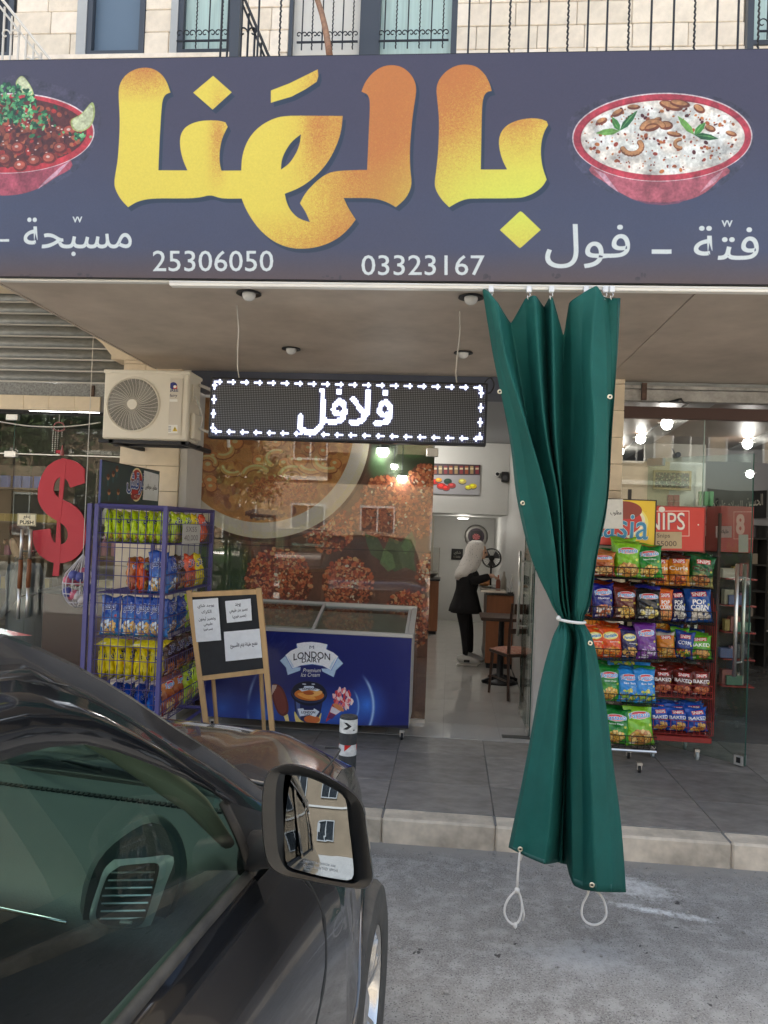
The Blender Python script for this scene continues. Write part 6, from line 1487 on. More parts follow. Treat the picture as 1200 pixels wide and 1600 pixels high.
bag('gold', (P(1040, 988, Y=YSn).x, YSn + .2, zS(990)), 'golden bag lying over the third basket of the red-headed rack', 1, .9, 1, -.3, R(-70), 0)
def vpaper(name, Y, x0, y0, x1, y1, lines, label, bg=(.86, .86, .84), ink=(.1, .1, .1), w=140):
    a, b, c, d = P(x0, y0, Y=Y), P(x1, y0, Y=Y), P(x1, y1, Y=Y), P(x0, y1, Y=Y); return paper(name, [a, b, c, d], lines, label, w=w, bg=bg, ink=ink, nvec=(0, -1, 0))
vpaper('paper_notice', YA + FD - .03, 943, 780, 973, 826, [('مطلوب', .35, .38, .92, .56)], 'white paper notice stuck on the yellow header of the snack rack')
vpaper('price_card', YSn + .09, 1024, 831, 1065, 857, [('Snips', .05, .10, .55, .42), ('55000', .04, .55, .80, .86)], 'cream price card reading 55000 on the red header', bg=(.78, .70, .56), ink=(.40, .33, .28))

# ---------------- violet rack on the left, open towards the middle shop
LX, RX, LY0, LY1, LZT = -2.39, -1.91, 5.02, 6.03, 1.885
rkL = thing('snack_rack', ((LX + RX) / 2, LY0, ZP), 'tall violet wire snack rack with teal header beside the stone pillar', 'snack rack')
for x, y in ((LX, LY0), (RX, LY0), (LX, LY1), (RX, LY1)): MB().box((x - .015, y - .015, ZP + .03), (x + .015, y + .015, LZT), ch=.003).build('post', m_rackp, rkL)
MB().box((LX - .065, LY0 - .012, ZP + .03), (LX - .035, LY0 + .012, LZT)).build('post', m_rackp, rkL)
for z in (LZT - .012, .30):
    tb = MB()
    for a, b in (((LX, LY0), (RX, LY0)), ((RX, LY0), (RX, LY1)), ((RX, LY1), (LX, LY1)), ((LX, LY1), (LX, LY0))): tb.tube([(*a, z), (*b, z)], .015, 4)
    tb.build('rail', m_rackp, rkL)
m_wirep = mat('wire_violet', (.06, .05, .16), .4)
sm = MB()
for k in range(9): x = lerp(LX + .03, RX - .03, k / 8); sm.bar((x, LY0, .30), (x, LY0, LZT - .02), .0028, 4)
z = .36
while z < LZT - .03: sm.bar((LX, LY0 - .003, z), (RX, LY0 - .003, z), .0028, 4); z += .095
sm.build('side_mesh', m_wirep, rkL)
sm = MB()
for k in range(9): x = lerp(LX + .03, RX - .03, k / 8); sm.bar((x, LY1, .30), (x, LY1, LZT - .02), .0028, 4)
z = .36
while z < LZT - .03: sm.bar((LX, LY1 + .003, z), (RX, LY1 + .003, z), .0028, 4); z += .095
sm.build('side_mesh', m_wirep, rkL)
rowsL = [(1.625, 1.765), (1.285, 1.42), (.985, 1.13), (.69, .84), (.42, .56)]
for k, (a, b) in enumerate(rowsL):
    mb = MB(); x0, x1 = LX + .02, RX + .01
    for z, r_ in ((b, .004), (a, .004), ((a + b) / 2, .0025)): mb.tube([(x1, LY0, z), (x1, LY1, z)], r_, 4)
    for j in range(24): y = lerp(LY0, LY1, j / 23); mb.tube([(x0, y, a), (x1, y, a), (x1, y, b)], .0022, 4)
    for j in range(6): x = lerp(x0, x1, j / 5); mb.bar((x, LY0, a), (x, LY1, a), .0022, 4)
    mb.build('basket', m_wirep, rkL)
wL = 'violet rack'
def lbag(kind, X, Y, row, label, h=.25, w=.19, face='R', t=.9, dz=0., tilt=None, k=None):
    z = rowsL[row][0] + .006 + dz; rz = R(90) if face == 'R' else 0
    h *= .92; w *= .95; bag(kind, (X, Y, z), label, w / .18, h / .26, t, rz + random.uniform(-.1, .1), random.uniform(-.12, 0) if tilt is None else tilt, random.uniform(-.05, .05), k=k)
ordn = ['first', 'second', 'third', 'fourth', 'fifth', 'sixth', 'seventh', 'eighth']
for k in range(7): lbag('acid', LX + .055 + k * .061, LY0 + .12, 0, '%s acid green bag from the left in the top basket, violet rack' % ordn[k], .235, .18, t=.72)
for k, kd in enumerate(['acid', 'acid', 'yellow', 'fire']): lbag(kd, RX - .045, LY0 + .32 + k * .2, 0, '%s bag facing out, %s from the front, top basket of violet rack' % (DZ[kd][1], ordn[k + 1]), .235, .18)
for k in range(4): lbag('acid', RX - .13, LY0 + .32 + k * .2, 0, '%s bag in the rear line of the top basket, violet rack' % ordn[k], .22, .18)
lbag('cheese', LX + .25, LY0 + .10, 1, 'brown and orange bag on its edge in the second basket, violet rack', .26, .18, t=.9); lbag('orange', LX + .31, LY0 + .11, 1, 'orange bag next to the brown one in the second basket, violet rack', .26, .18, t=.9)
lbag('deep', RX - .06, LY0 + .07, 1, 'blue puffs bag turned to the street in the second basket, violet rack', .31, .15, 'F', 1.)
for k, kd in enumerate(['deep', 'choc', 'fire', 'yellow']): lbag(kd, RX - .045, LY0 + .26 + k * .2, 1, '%s bag facing out in the second basket of the violet rack, place %s' % (DZ[kd][1], ordn[k]), .27, .18)
for k, x in enumerate((.09, .235, .335, .425)): lbag('deep', LX + x, LY0 + .075 + .012 * (k % 2), 2, '%s blue puffs bag from the left in the third basket, violet rack' % ordn[k], .29, .155, 'F', 1.)
for k, kd in enumerate(['deep', 'deep', 'acid', 'acid']): lbag(kd, RX - .045, LY0 + .28 + k * .2, 2, '%s bag facing out in the third basket of the violet rack, place %s' % (DZ[kd][1], ordn[k]), .27, .18)
for k in range(7): lbag('yellow', LX + .055 + k * .061, LY0 + .12, 3, '%s yellow bag from the left in the fourth basket, violet rack' % ordn[k], .25, .18, t=.75, k=k % 4)
for k, x in enumerate((.12, .36)): bag('yellow', (LX + x, LY0 + .05, .92), '%s yellow bag lying flat on the fourth basket, violet rack' % ['left', 'right'][k], 1.3, .9, .9, .05, R(-84), R(3))
for k, kd in enumerate(['choc', 'choc', 'choc', 'choc']): lbag(kd, RX - .045, LY0 + .28 + k * .2, 3, 'chocolate brown bag facing out in the fourth basket of the violet rack, place %s' % ordn[k], .28, .19)
for k in range(5): lbag('deep', LX + .08 + k * .085, LY0 + .10, 4, '%s blue bag from the left in the lowest basket, violet rack' % ordn[k], .26, .18, t=.8)
for k, kd in enumerate(['cheese', 'cheese', 'acid', 'acid']): lbag(kd, RX - .03, LY0 + .28 + k * .2, 4, '%s bag facing out in the lowest basket of the violet rack, place %s' % (DZ[kd][1], ordn[k]), .30, .19)
# header board of the violet rack, facing the middle shop
ha, hb = P(137, 716, X=LX + .02), P(232, 733, X=LX + .02); hz0 = LZT + .005
c = Canvas(420, 130, (.09, .24, .27), lambda p: np.asarray(p, float))
c.a *= (1 + .25 * (vnoise(130, 420, 50, 2) - .5))[..., None]
c.ell(238, 60, 50, 56, (.93, .88, .70)); c.ell(238, 60, 44, 50, (.70, .12, .10)); c.ell(225, 100, 26, 10, (.55, .10, .09))
for b, cc in ((5, (.08, .13, .33)), (3, (.95, .95, .97)), (.8, (.12, .30, .62))): c.text('قرقش', 168, 20, 300, 90, cc, ar=True, bold=b)
c.text('40 g', 222, 95, 256, 106, (.95, .9, .8)); 
for x, y in ((40, 50), (72, 38), (110, 92), (50, 95), (95, 20)):
    c.ell(x, y, 9, 9, (.70, .48, .33)); c.ell(x, y - 5, 9, 6, (.30, .13, .06)); c.rect(x - 5, y + 9, x + 5, y + 26, (.14, .34, .38))
c.rect(0, 0, 420, 4, (.05, .05, .12)); c.rect(0, 126, 420, 130, (.05, .05, .12))
z1 = 2.185
MB().quad((LX + .02, LY0, hz0), (LX + .02, LY1 + .02, hz0), (LX + .02, LY1 + .02, z1), (LX + .02, LY0, z1)).build('header_board', printmat('rack_header', c.image('rack_header'), .4), rkL, fixn=False)
MB().box((LX + .002, LY0, hz0), (LX + .018, LY1 + .02, z1)).build('backing_board', mat('board_violet', (.06, .07, .20), .5), rkL)
X_ = LX + .024
ylo, yhi = LY0 + .69, LY1 - .02
paper('paper_notice', [(X_, ylo, z1 - .02), (X_, yhi, z1 - .03), (X_, yhi, hz0 + .05), (X_, ylo, hz0 + .05)], [('مطلوب موظفين', .12, .42, .90, .64)], 'white paper notice stuck on the teal header of the violet rack', nvec=(1, 0, 0))
pk = [P(284, 819, X=RX + .02), P(312, 820, X=RX + .02), P(311, 849, X=RX + .02), P(283, 850, X=RX + .02)]
paper('price_card', pk, [('5X55', .2, .12, .8, .38), ('40,000', .12, .55, .88, .88)], 'white handwritten price card on the top basket of the violet rack', nvec=(1, 0, 0), bg=(.72, .71, .68), ink=(.45, .42, .42))
# net bag of coloured balls hanging beside the rack
nb = thing('net_bag', P(122, 960, Y=5.9), 'net bag of white and coloured balls hanging to the left of the violet rack', 'net bag'); cc = P(122, 915, Y=5.9)
rs = random.Random(4); mb = MB()
for k in range(14):
    a = rs.random() * 6.28; e_ = rs.uniform(-1, 1); r_ = .10; p = cc + Vector((r_ * math.cos(a) * .8, r_ * math.sin(a) * .6, e_ * .12))
    mb = MB(); bm = bmesh.new(); bmesh.ops.create_icosphere(bm, subdivisions=2, radius=.042); mb.add([v.co + p for v in bm.verts], [[v.index for v in f.verts] for f in bm.faces]); bm.free()
    mb.build('ball', [mat('ball_white', (.62, .58, .58), .4), mat('ball_pink', (.52, .12, .18), .4), mat('ball_blue', (.08, .09, .30), .4)][k % 3], nb, smooth=True)
mb = MB(); tp_ = P(130, 866, Y=5.9)
for k in range(12):
    a = k * math.pi / 6; pts = [(cc.x + .12 * math.cos(a) * math.sin(t), cc.y + .10 * math.sin(a) * math.sin(t), cc.z - .17 * math.cos(t)) for t in np.linspace(0, 2.2, 9)] + [tuple(tp_)]
    mb.tube(pts, .004, 4)
for t in (.7, 1.2, 1.7): mb.tube([(cc.x + .122 * math.cos(a) * math.sin(t), cc.y + .102 * math.sin(a) * math.sin(t), cc.z - .17 * math.cos(t)) for a in np.linspace(0, 6.28, 19)[:-1]], .004, 4, closed=True)
mb.build('net', mat('net_white', (.60, .58, .60), .6), nb)
MB().bar(tuple(tp_), (tp_.x, tp_.y, ZS + .6), .003).build('cord', m_wire, nb)
# ================================================================== INSIDE THE MIDDLE SHOP, PEOPLE
for x, y, lb in ((-.9, 7.9, 'added unseen fill light on the ceiling just inside the middle shop'), (-.4, 10.2, 'added unseen fill light before the bulkhead in the middle shop'), (0.2, 12.9, 'added unseen fill light at the back of the middle shop')):  # added fixtures hidden from view, put in to brighten the interior
    zc = 3.055 if y < 11 else zb - .001
    g = thing('ceiling_light', (x, y, zc), lb, 'ceiling light')
    MB().lathe([(.10, 0), (.11, -.01), (.105, -.035), (.09, -.04)], (x, y, zc), 24).build('housing', m_whitepaint, g)
    MB().lathe([(.088, -.0405), (.07, -.048), (.002, -.052)], (x, y, zc), 24).build('diffuser', mat('fill_diffuser', (1, 1, 1), .5, emit=(1, .97, .9), estr=3.), g)
    pl = bpy.data.lights.new('room_fill_light', 'POINT'); pl.energy = 4.2 if y < 12 else 2; pl.shadow_soft_size = .09; pl.color = (1, .95, .86); po = bpy.data.objects.new('room_fill_light', pl); COL.objects.link(po); po.location = (x, y, zc - .14); adopt(po, g)
m_wood = mat('counter_wood', (.30, .12, .055), .45, var=.25, vscale=9, aniso=(1, 1, .15)); m_dwood = mat('dark_wood', (.055, .028, .018), .4, var=.3, vscale=12)
# picture on the bulkhead
pc_ = plane_canvas(10.98, P(675, 745, Y=10.98).x, P(749, 745, Y=10.98).x, P(712, 774, Y=10.98).z, P(712, 724, Y=10.98).z, 300, (.62, .62, .64))
pc_.rect(660, 720, 760, 742, (.22, .15, .18))
rs = np.random.RandomState(3)
for k in range(9): x = 678 + k * 8; pc_.rect(x, 727, x + 5, 740, [(.55, .25, .15), (.60, .50, .35), (.5, .15, .2)][k % 3]); pc_.rect(x, 730, x + 5, 733, (.8, .75, .6))
for x, y, r, cc in ((680, 753, 6, (.75, .12, .10)), (690, 760, 7, (.72, .15, .12)), (700, 752, 6, (.10, .22, .18)), (706, 759, 6, (.62, .22, .22)), (722, 752, 6, (.80, .72, .35)), (738, 760, 6, (.85, .75, .15)), (686, 750, 5, (.90, .60, .2)), (731, 762, 5, (.85, .78, .2)), (697, 763, 6, (.70, .14, .12))):
    pc_.ell(x, y + 1.5, r, r * .7, (.3, .3, .32)); pc_.ell(x, y, r, r * .7, cc); pc_.ell(x - 1, y - 1, r * .5, r * .3, tuple(min(1, v * 1.4) for v in cc))
a, b = P(675, 724, Y=10.98), P(749, 774, Y=10.98)
tag(MB().box((a.x, 10.975, b.z), (b.x, 10.998, a.z)).quad((a.x, 10.974, b.z), (b.x, 10.974, b.z), (b.x, 10.974, a.z), (a.x, 10.974, a.z)).build('food_picture', printmat('food_picture', pc_.image('food_picture'), .5), None, fixn=False), 'printed picture of vegetables, jars and lemons on the wall inside the shop', 'picture')
c_ = P(777, 741, Y=10.9); cm = thing('security_camera', (c_.x, 10.9, c_.z), 'small white security camera on the wall beside a black speaker box', 'camera')
MB().lathe([(.03, -.06), (.035, -.05), (.035, .05), (.02, .06)], (c_.x, 10.92, c_.z), 14, 'y').build('housing', m_whitepaint, cm); MB().lathe([(.025, -.064), (.002, -.066)], (c_.x, 10.92, c_.z), 14, 'y').build('lens', m_black, cm)
c_ = P(789, 745, Y=10.9); bx = thing('speaker_box', (c_.x, 10.9, c_.z), 'small black speaker box high on the wall inside the middle shop', 'speaker'); MB().box((c_.x - .045, 10.88, c_.z - .07), (c_.x + .05, 10.997, c_.z + .07), ch=.006).build('cabinet', m_black, bx); MB().lathe([(.035, -.004), (.03, -.001), (.002, .0)], (c_.x, 10.878, c_.z - .015), 14, 'y').build('cone', mat('cone_grey', (.06, .06, .065), .6), bx)
# rose plate on the back wall
c_ = P(744, 838, Y=14.15); pt = thing('wall_plate', (c_.x, 14.15, c_.z), 'round plate with a pink rose hanging on the back wall', 'plate')
MB().lathe([(.215, -.01), (.20, -.025), (.15, -.018), (.002, -.016)], (c_.x, 14.19, c_.z), 30, 'y').build('plate_rim', mat('pewter', (.30, .29, .27), .35, metal=.4), pt, smooth=True)
rc = Canvas(120, 120, (.10, .06, .10)); rs = np.random.RandomState(1)
for k in range(90): a = k * .6; r = 42 * (1 - k / 100); rc.ell(60 + r * .8 * math.cos(a), 64 + r * .6 * math.sin(a), 11 * (1.1 - k / 120), 8, [(.72, .30, .32), (.86, .52, .50), (.60, .22, .26)][k % 3], rot=a, raw=True)
MB().lathe([(.148, -.0305), (.002, -.031)], (c_.x, 14.185, c_.z), 30, 'y').build('plate_centre', mat('plate_dark', (.05, .03, .05), .4), pt)
q = .1; MB().quad((c_.x - q, 14.148, c_.z - q), (c_.x + q, 14.148, c_.z - q), (c_.x + q, 14.148, c_.z + q), (c_.x - q, 14.148, c_.z + q)).build('rose_print', printmat('rose_print', rc.image('rose_print'), .4), pt, fixn=False)
c_ = P(713, 866, Y=14.15); sg = Canvas(90, 70, (.03, .03, .03)); sg.text('شاي', 20, 14, 72, 40, (.75, .75, .7), ar=True); sg.text('1,500', 20, 46, 70, 60, (.7, .7, .65))
tag(MB().quad((c_.x - .09, 14.18, c_.z - .10), (c_.x + .12, 14.18, c_.z - .10), (c_.x + .12, 14.18, c_.z + .10), (c_.x - .09, 14.18, c_.z + .10)).build('wall_sign', printmat('small_sign', sg.image('small_sign'), .4), None, fixn=False, solid=.01), 'small black sign with pale writing left of the woman with the headscarf', 'sign')
# right-hand counter the woman works at
cxa, cyb = P(757, 1035, Y=9.5).x, 9.5; ct = thing('work_counter', (.6, 9.9, ZP), 'brown wooden work counter along the right wall of the middle shop', 'counter')
zc1 = P(770, 930, Y=9.45).z
MB().box((cxa, 9.45, ZP + .06), (.795, 9.50, zc1), ch=.003).build('side_panel', m_wood, ct); MB().box((cxa + .03, 9.52, ZP), (.795, 10.9, zc1 - .02)).build('body', m_dwood, ct); MB().box((cxa - .02, 9.43, zc1 + .001), (.795, 10.95, zc1 + .03), ch=.004).build('countertop', mat('granite_black', (.05, .05, .05), .12, var=.4, vscale=60), ct); MB().box((cxa + .02, 9.46, ZP), (.795, 10.9, ZP + .055)).build('plinth', m_black, ct)
tr = thing('steel_tray', (.52, 9.62, zc1 + .03), 'stainless steel tray with tongs on the work counter', 'tray'); MB().box((.40, 9.50, zc1 + .031), (.70, 9.80, zc1 + .036)).build('base', m_steel, tr); f = MB()
for q in (((.40, 9.50), (.70, 9.51)), ((.40, 9.79), (.70, 9.80)), ((.40, 9.51), (.41, 9.79)), ((.69, 9.51), (.70, 9.79))): f.box((q[0][0], q[0][1], zc1 + .036), (q[1][0], q[1][1], zc1 + .055))
f.build('edge', m_steel, tr); MB().bar((.42, 9.56, zc1 + .06), (.66, 9.70, zc1 + .06), .006).build('tongs', m_steel, tr)
# metal rack of slats leaning on the counter
lr = thing('toast_rack', (.74, 9.55, zc1 + .03), 'leaning white slatted dish rack on the work counter beside the steel door handle', 'dish rack')
for k in range(7): x = P(796 + k * 3.6, 905, Y=9.5).x; MB().prism([(x, 9.52, zc1 + .04), (x + .010, 9.52, zc1 + .04), (x + .045, 9.62, zc1 + .26), (x + .035, 9.62, zc1 + .26)], (0, .006, 0)).build('slat', m_whitepaint, lr)
MB().box((P(794, 905, Y=9.5).x, 9.51, zc1 + .031), (.79, 9.55, zc1 + .04)).build('rail', m_black, lr)
# fan
fcn = P(768, 872, Y=9.95); fan = thing('desk_fan', (fcn.x, 9.95, zc1 + .03), 'black round desk fan standing on the work counter before the woman', 'fan'); fr2 = .125
for dy, r in ((-.05, fr2 * .92), (0, fr2), (.05, fr2 * .92)): MB().tube([(fcn.x + r * math.cos(a), 9.95 + dy, fcn.z + r * math.sin(a)) for a in np.linspace(0, 6.283, 31)[:-1]], .004, 5, closed=True).build('guard_ring', m_black, fan)
mb = MB()
for k in range(24): a = k * math.pi / 12; mb.tube([(fcn.x + .03 * math.cos(a), 9.89, fcn.z + .03 * math.sin(a)), (fcn.x + fr2 * .92 * math.cos(a), 9.90, fcn.z + fr2 * .92 * math.sin(a)), (fcn.x + fr2 * math.cos(a), 9.95, fcn.z + fr2 * math.sin(a))], .0015, 4)
mb.build('guard_wire', m_black, fan)
for k in range(3):
    a0 = k * 2.094; MB().grid([[(fcn.x + r * math.cos(a0 + t), 9.95 - .02 * t, fcn.z + r * math.sin(a0 + t)) for t in np.linspace(0, 1.1, 5)] for r in (.02, .06, .105)]).build('blade', mat('fan_blade_grey', (.10, .10, .11), .4), fan, fixn=False)
MB().lathe([(.035, -.05), (.035, .0), (.03, .09), (.002, .1)], (fcn.x, 9.95, fcn.z), 16, 'y').build('motor', m_black, fan); MB().bar((fcn.x, 9.98, zc1 + .05), (fcn.x, 9.98, fcn.z - .02), .012, 8).build('stem', m_black, fan); MB().lathe([(.08, 0), (.07, .02), (.01, .03)], (fcn.x, 9.98, zc1 + .0315), 20).build('foot', m_black, fan)
# goods on the counter
for k, (x, y, h, r, cc, lb) in enumerate(((.62, 9.75, .20, .03, (.35, .10, .06), 'amber bottle behind the tray on the work counter'), (.70, 9.9, .24, .035, (.45, .42, .36), 'cream bottle near the wall on the work counter'), (.50, 10.3, .18, .05, (.50, .20, .08), 'squat orange jar beyond the fan on the work counter'))):
    tag(MB().lathe([(r * .9, 0), (r, .01), (r, h * .6), (r * .4, h * .8), (r * .35, h), (r * .2, h)], (x, y, zc1 + .0315), 14).build('bottle', mat('bottle_col%d' % k, cc, .3), smooth=True), lb, 'bottle')
bw = thing('snack_bowl', (.46, 9.66, zc1 + .03), 'small bowl of orange fritters in front of the woman', 'bowl')
q = (.455, 9.86, zc1 + .0315); MB().lathe([(.04, 0), (.09, .05), (.095, .055), (.085, .052), (.04, .012)], q, 20, cap=False).build('dish', m_steel, bw, smooth=True)
for k in range(9): a = k * 2.4; MB().lathe([(.004, 0), (.022, .01), (.024, .022), (.004, .036)], (q[0] + .045 * math.cos(a) * (k > 0), q[1] + .045 * math.sin(a) * (k > 0), q[2] + .035 + .01 * (k % 3)), 8).build('fritter', mat('fritter', (.50, .22, .07), .8), bw, smooth=True)
# left cabinet
lc = thing('glass_cabinet', (-.5, 12.2, ZP), 'brown cabinet with glass top case at the left end of the shop floor', 'cabinet'); lx1 = P(684, 950, Y=12.2).x; lz = P(680, 905, Y=12.2).z
MB().box((lx1 - .7, 12.2, ZP + .05), (lx1, 12.8, lz - .03), ch=.004).build('body', m_wood, lc); MB().box((lx1 - .72, 12.18, lz - .028), (lx1 + .02, 12.82, lz)).build('top', m_black, lc); MB().box((lx1 - .68, 12.21, ZP), (lx1 - .02, 12.79, ZP + .048)).build('plinth', m_black, lc)
MB().box((lx1 - .68, 12.22, lz + .001), (lx1 - .0, 12.232, lz + .50)).build('glass_front', m_glass, lc); MB().box((lx1 - .012, 12.24, lz + .001), (lx1 - .001, 12.78, lz + .5)).build('glass_side', m_glass, lc)
tag(MB().lathe([(.02, 0), (.10, .06), (.115, .10), (.105, .10), (.02, .012)], (lx1 - .13, 12.5, lz + .001), 20).build('bowl', m_steel, smooth=True), 'steel bowl inside the glass case on the brown cabinet', 'bowl')
# wooden chair with a patterned red seat by the door
def chair(x, y, rz, label):
    g = thing('wooden_chair', (0, 0, 0), label, 'chair', None)
    L = [MB().tube([(sx * .19, sy, 0), (sx * .17, sy * .93, .44)], [.014, .020], 4) for sx in (-1, 1) for sy in (-.18, )]
    for q in L: q.build('leg', m_dwood, g, smooth=False)
    for sx in (-1, 1): MB().tube([(sx * .19, .22, 0), (sx * .18, .18, .44), (sx * .19, .21, .70), (sx * .20, .26, .96)], [.015, .020, .018, .014], 4).build('leg', m_dwood, g)
    MB().box((-.20, -.20, .42), (.20, .20, .455), ch=.01).build('seat_frame', m_dwood, g)
    rows = [[(lerp(-.20, .20, j / 8), lerp(-.20, .20, i / 8), .456 + .035 * (math.sin(math.pi * j / 8) * math.sin(math.pi * i / 8)) ** .4) for j in range(9)] for i in range(9)]
    MB().grid(rows).build('cushion', mat('red_pattern_fabric', (.40, .10, .08), .9, var=.6, vscale=45, vcol=(.55, .38, .28)), g, smooth=True)
    for z, h in ((.86, .10), (.66, .05)): MB().grid([[(sx, .235 + .07 * (z - .66) / .2 * 1 + .03 * math.cos(sx * 6) - .03, zz) for sx in np.linspace(-.19, .19, 9)] for zz in (z, z + h)]).build('back_rail', m_dwood, g, solid=.018)
    for z in (.18,): MB().bar((-.18, -.17, z), (-.18, .2, z), .010).build('stretcher', m_dwood, g); MB().bar((.18, -.17, z), (.18, .2, z), .010).build('stretcher', m_dwood, g)
    g.location = (x, y, ZP); g.rotation_euler = (0, 0, rz); return g
chair(P(804, 1075, Y=7.9).x, 7.95, R(205), 'dark wooden chair with red patterned seat behind the glass door')
tb = thing('bistro_table', (.60, 8.55, ZP), 'small table with black cast iron foot behind the wooden chair', 'table')
MB().lathe([(.20, 0), (.16, .03), (.04, .05), (.035, .30), (.03, .68), (.06, .70)], (.60, 8.6, ZP), 20).build('pedestal', m_black, tb, smooth=True)
for k in range(4): a = k * 1.571 + .5; MB().tube([(.6 + .05 * math.cos(a), 8.6 + .05 * math.sin(a), ZP + .06), (.6 + .22 * math.cos(a), 8.6 + .22 * math.sin(a), ZP + .02)], [.03, .02], 6).build('foot', m_black, tb)
MB().box((.36, 8.32, ZP + .70), (.79, 8.86, ZP + .735), ch=.01).build('table_top', m_dwood, tb)

# ---------------- people
def skinned(name, joints, edges, mats_fn, parent, mats, sub=2, root=0):
    me = bpy.data.meshes.new(name); me.from_pydata([j[:3] for j in joints], edges, []); o = bpy.data.objects.new(name, me); COL.objects.link(o)
    sk = o.modifiers.new('skin', 'SKIN'); sk.use_smooth_shade = True
    for i, j in enumerate(joints):
        r = j[3]; me.skin_vertices[0].data[i].radius = (r, r) if not isinstance(r, tuple) else r
        me.skin_vertices[0].data[i].use_root = (i == root)
    ss = o.modifiers.new('sub', 'SUBSURF'); ss.levels = sub; ss.render_levels = sub
    ev = o.evaluated_get(bpy.context.evaluated_depsgraph_get()); nm = bpy.data.meshes.new_from_object(ev); bpy.data.objects.remove(o, do_unlink=True)
    nm.name = name; nm.materials.clear()
    for m in mats: nm.materials.append(m)
    for p in nm.polygons: p.material_index = mats_fn(p.center); p.use_smooth = True
    q = bpy.data.objects.new(name, nm); COL.objects.link(q); adopt(q, parent); return q
m_skin = mat('skin', (.62, .38, .27), .5, var=.08); m_blk = mat('black_cloth', (.012, .012, .014), .9, bump=.4, bscale=18, bdist=.01); m_scarf = mat('headscarf', (.72, .69, .66), .85)
n = m_scarf.node_tree.nodes; v = n.new('ShaderNodeTexVoronoi'); v.inputs['Scale'].default_value = 46; tcn = n.new('ShaderNodeTexCoord'); m_scarf.node_tree.links.new(tcn.outputs['Object'], v.inputs[0]); cr = n.new('ShaderNodeMapRange'); cr.inputs[1].default_value = .12; cr.inputs[2].default_value = .22; m_scarf.node_tree.links.new(v.outputs['Distance'], cr.inputs[0])
mxn = n.new('ShaderNodeMix'); mxn.data_type = 'RGBA'; mxn.inputs[6].default_value = (.03, .03, .03, 1); mxn.inputs[7].default_value = (.74, .71, .68, 1); m_scarf.node_tree.links.new(cr.outputs[0], mxn.inputs[0]); m_scarf.node_tree.links.new(mxn.outputs[2], n['Principled BSDF'].inputs['Base Color'])
def face_bits(c, fwd, par, s=1.):
    """nose, eyes, mouth and ear marks on a head centred at c looking along fwd"""
    f = Vector(fwd).normalized(); sd_ = f.cross(Vector((0, 0, 1))).normalized(); u = sd_.cross(f)
    def pos(a, b, d): return Vector(c) + f * a * s + sd_ * b * s + u * d * s
    for k in (-1, 1):
        e_ = MB(); bm = bmesh.new(); bmesh.ops.create_icosphere(bm, subdivisions=2, radius=.011 * s); p = pos(.083, .030 * k, .008); e_.add([x.co + p for x in bm.verts], [[x.index for x in g.verts] for g in bm.faces]); bm.free(); e_.build('eye', mat('eye', (.05, .035, .03), .2), par, smooth=True)
    MB().tube([pos(.088, 0, .012), pos(.104, 0, -.018), pos(.098, 0, -.028)], [.007 * s, .013 * s, .009 * s], 6).build('nose', m_skin, par, smooth=True)
    MB().tube([pos(.082, -.024, -.052), pos(.092, 0, -.050), pos(.082, .024, -.052)], [.003 * s, .006 * s, .003 * s], 6).build('mouth', mat('lips', (.42, .14, .12), .5), par, smooth=True)
w1 = thing('person', (.17, 9.6, ZP), 'woman in black coat and dotted white headscarf working at the counter', 'person')
wy = 9.62; S_ = lambda px, py, dy=0.: (P(px, py, Y=wy + dy).x, wy + dy, P(px, py, Y=wy + dy).z)
J = [(*S_(724, 936), .125), (*S_(723, 915), .105), (*S_(727, 893), .120), (*S_(734, 880), .050), (*S_(741, 868), .070), (*S_(743, 857), .088),
     (*S_(730, 892, -.12), .045), (*S_(738, 908, -.19), .045), (*S_(757, 902, -.12), .032), (*S_(766, 900, -.08), .026), (*S_(772, 901, -.06), .018),
     (*S_(730, 892, .12), .045), (*S_(740, 908, .19), .045), (*S_(760, 902, .10), .032), (*S_(768, 899, .08), .026), (*S_(773, 901, .06), .018),
     (*S_(722, 950, -.08), .090), (*S_(726, 984, -.08), .062), (*S_(727, 1014, -.09), .040), (*S_(727, 1027, -.09), .035),
     (*S_(726, 950, .08), .090), (*S_(733, 984, .08), .062), (*S_(735, 1010, .10), .040), (*S_(735, 1020, .10), .035)]
ED = [(0, 1), (1, 2), (2, 3), (3, 4), (4, 5), (2, 6), (6, 7), (7, 8), (8, 9), (9, 10), (2, 11), (11, 12), (12, 13), (13, 14), (14, 15), (0, 16), (16, 17), (17, 18), (18, 19), (0, 20), (20, 21), (21, 22), (22, 23)]
hz_ = S_(741, 876)[2]; hxw = S_(760, 900)[0]
skinned('body', J, ED, lambda c: 1 if (c.z > hz_ or c.x > hxw) else 0, w1, [m_blk, m_skin])
for (px, py, dy) in ((772, 901, -.06), (773, 901, .06)):
    for k in range(5):
        a = Vector(S_(px - 3, py, dy + (k - 2) * .014)); L_f = [.05, .075, .085, .078, .06][k]; q = a + Vector((L_f * .6, 0, -.004)); e2 = a + Vector((L_f * .95, (-.02 if k == 0 else 0), -.03)); MB().tube([a, q, e2], [.010, .009, .007], 6).build('finger', m_skin, w1, smooth=True)
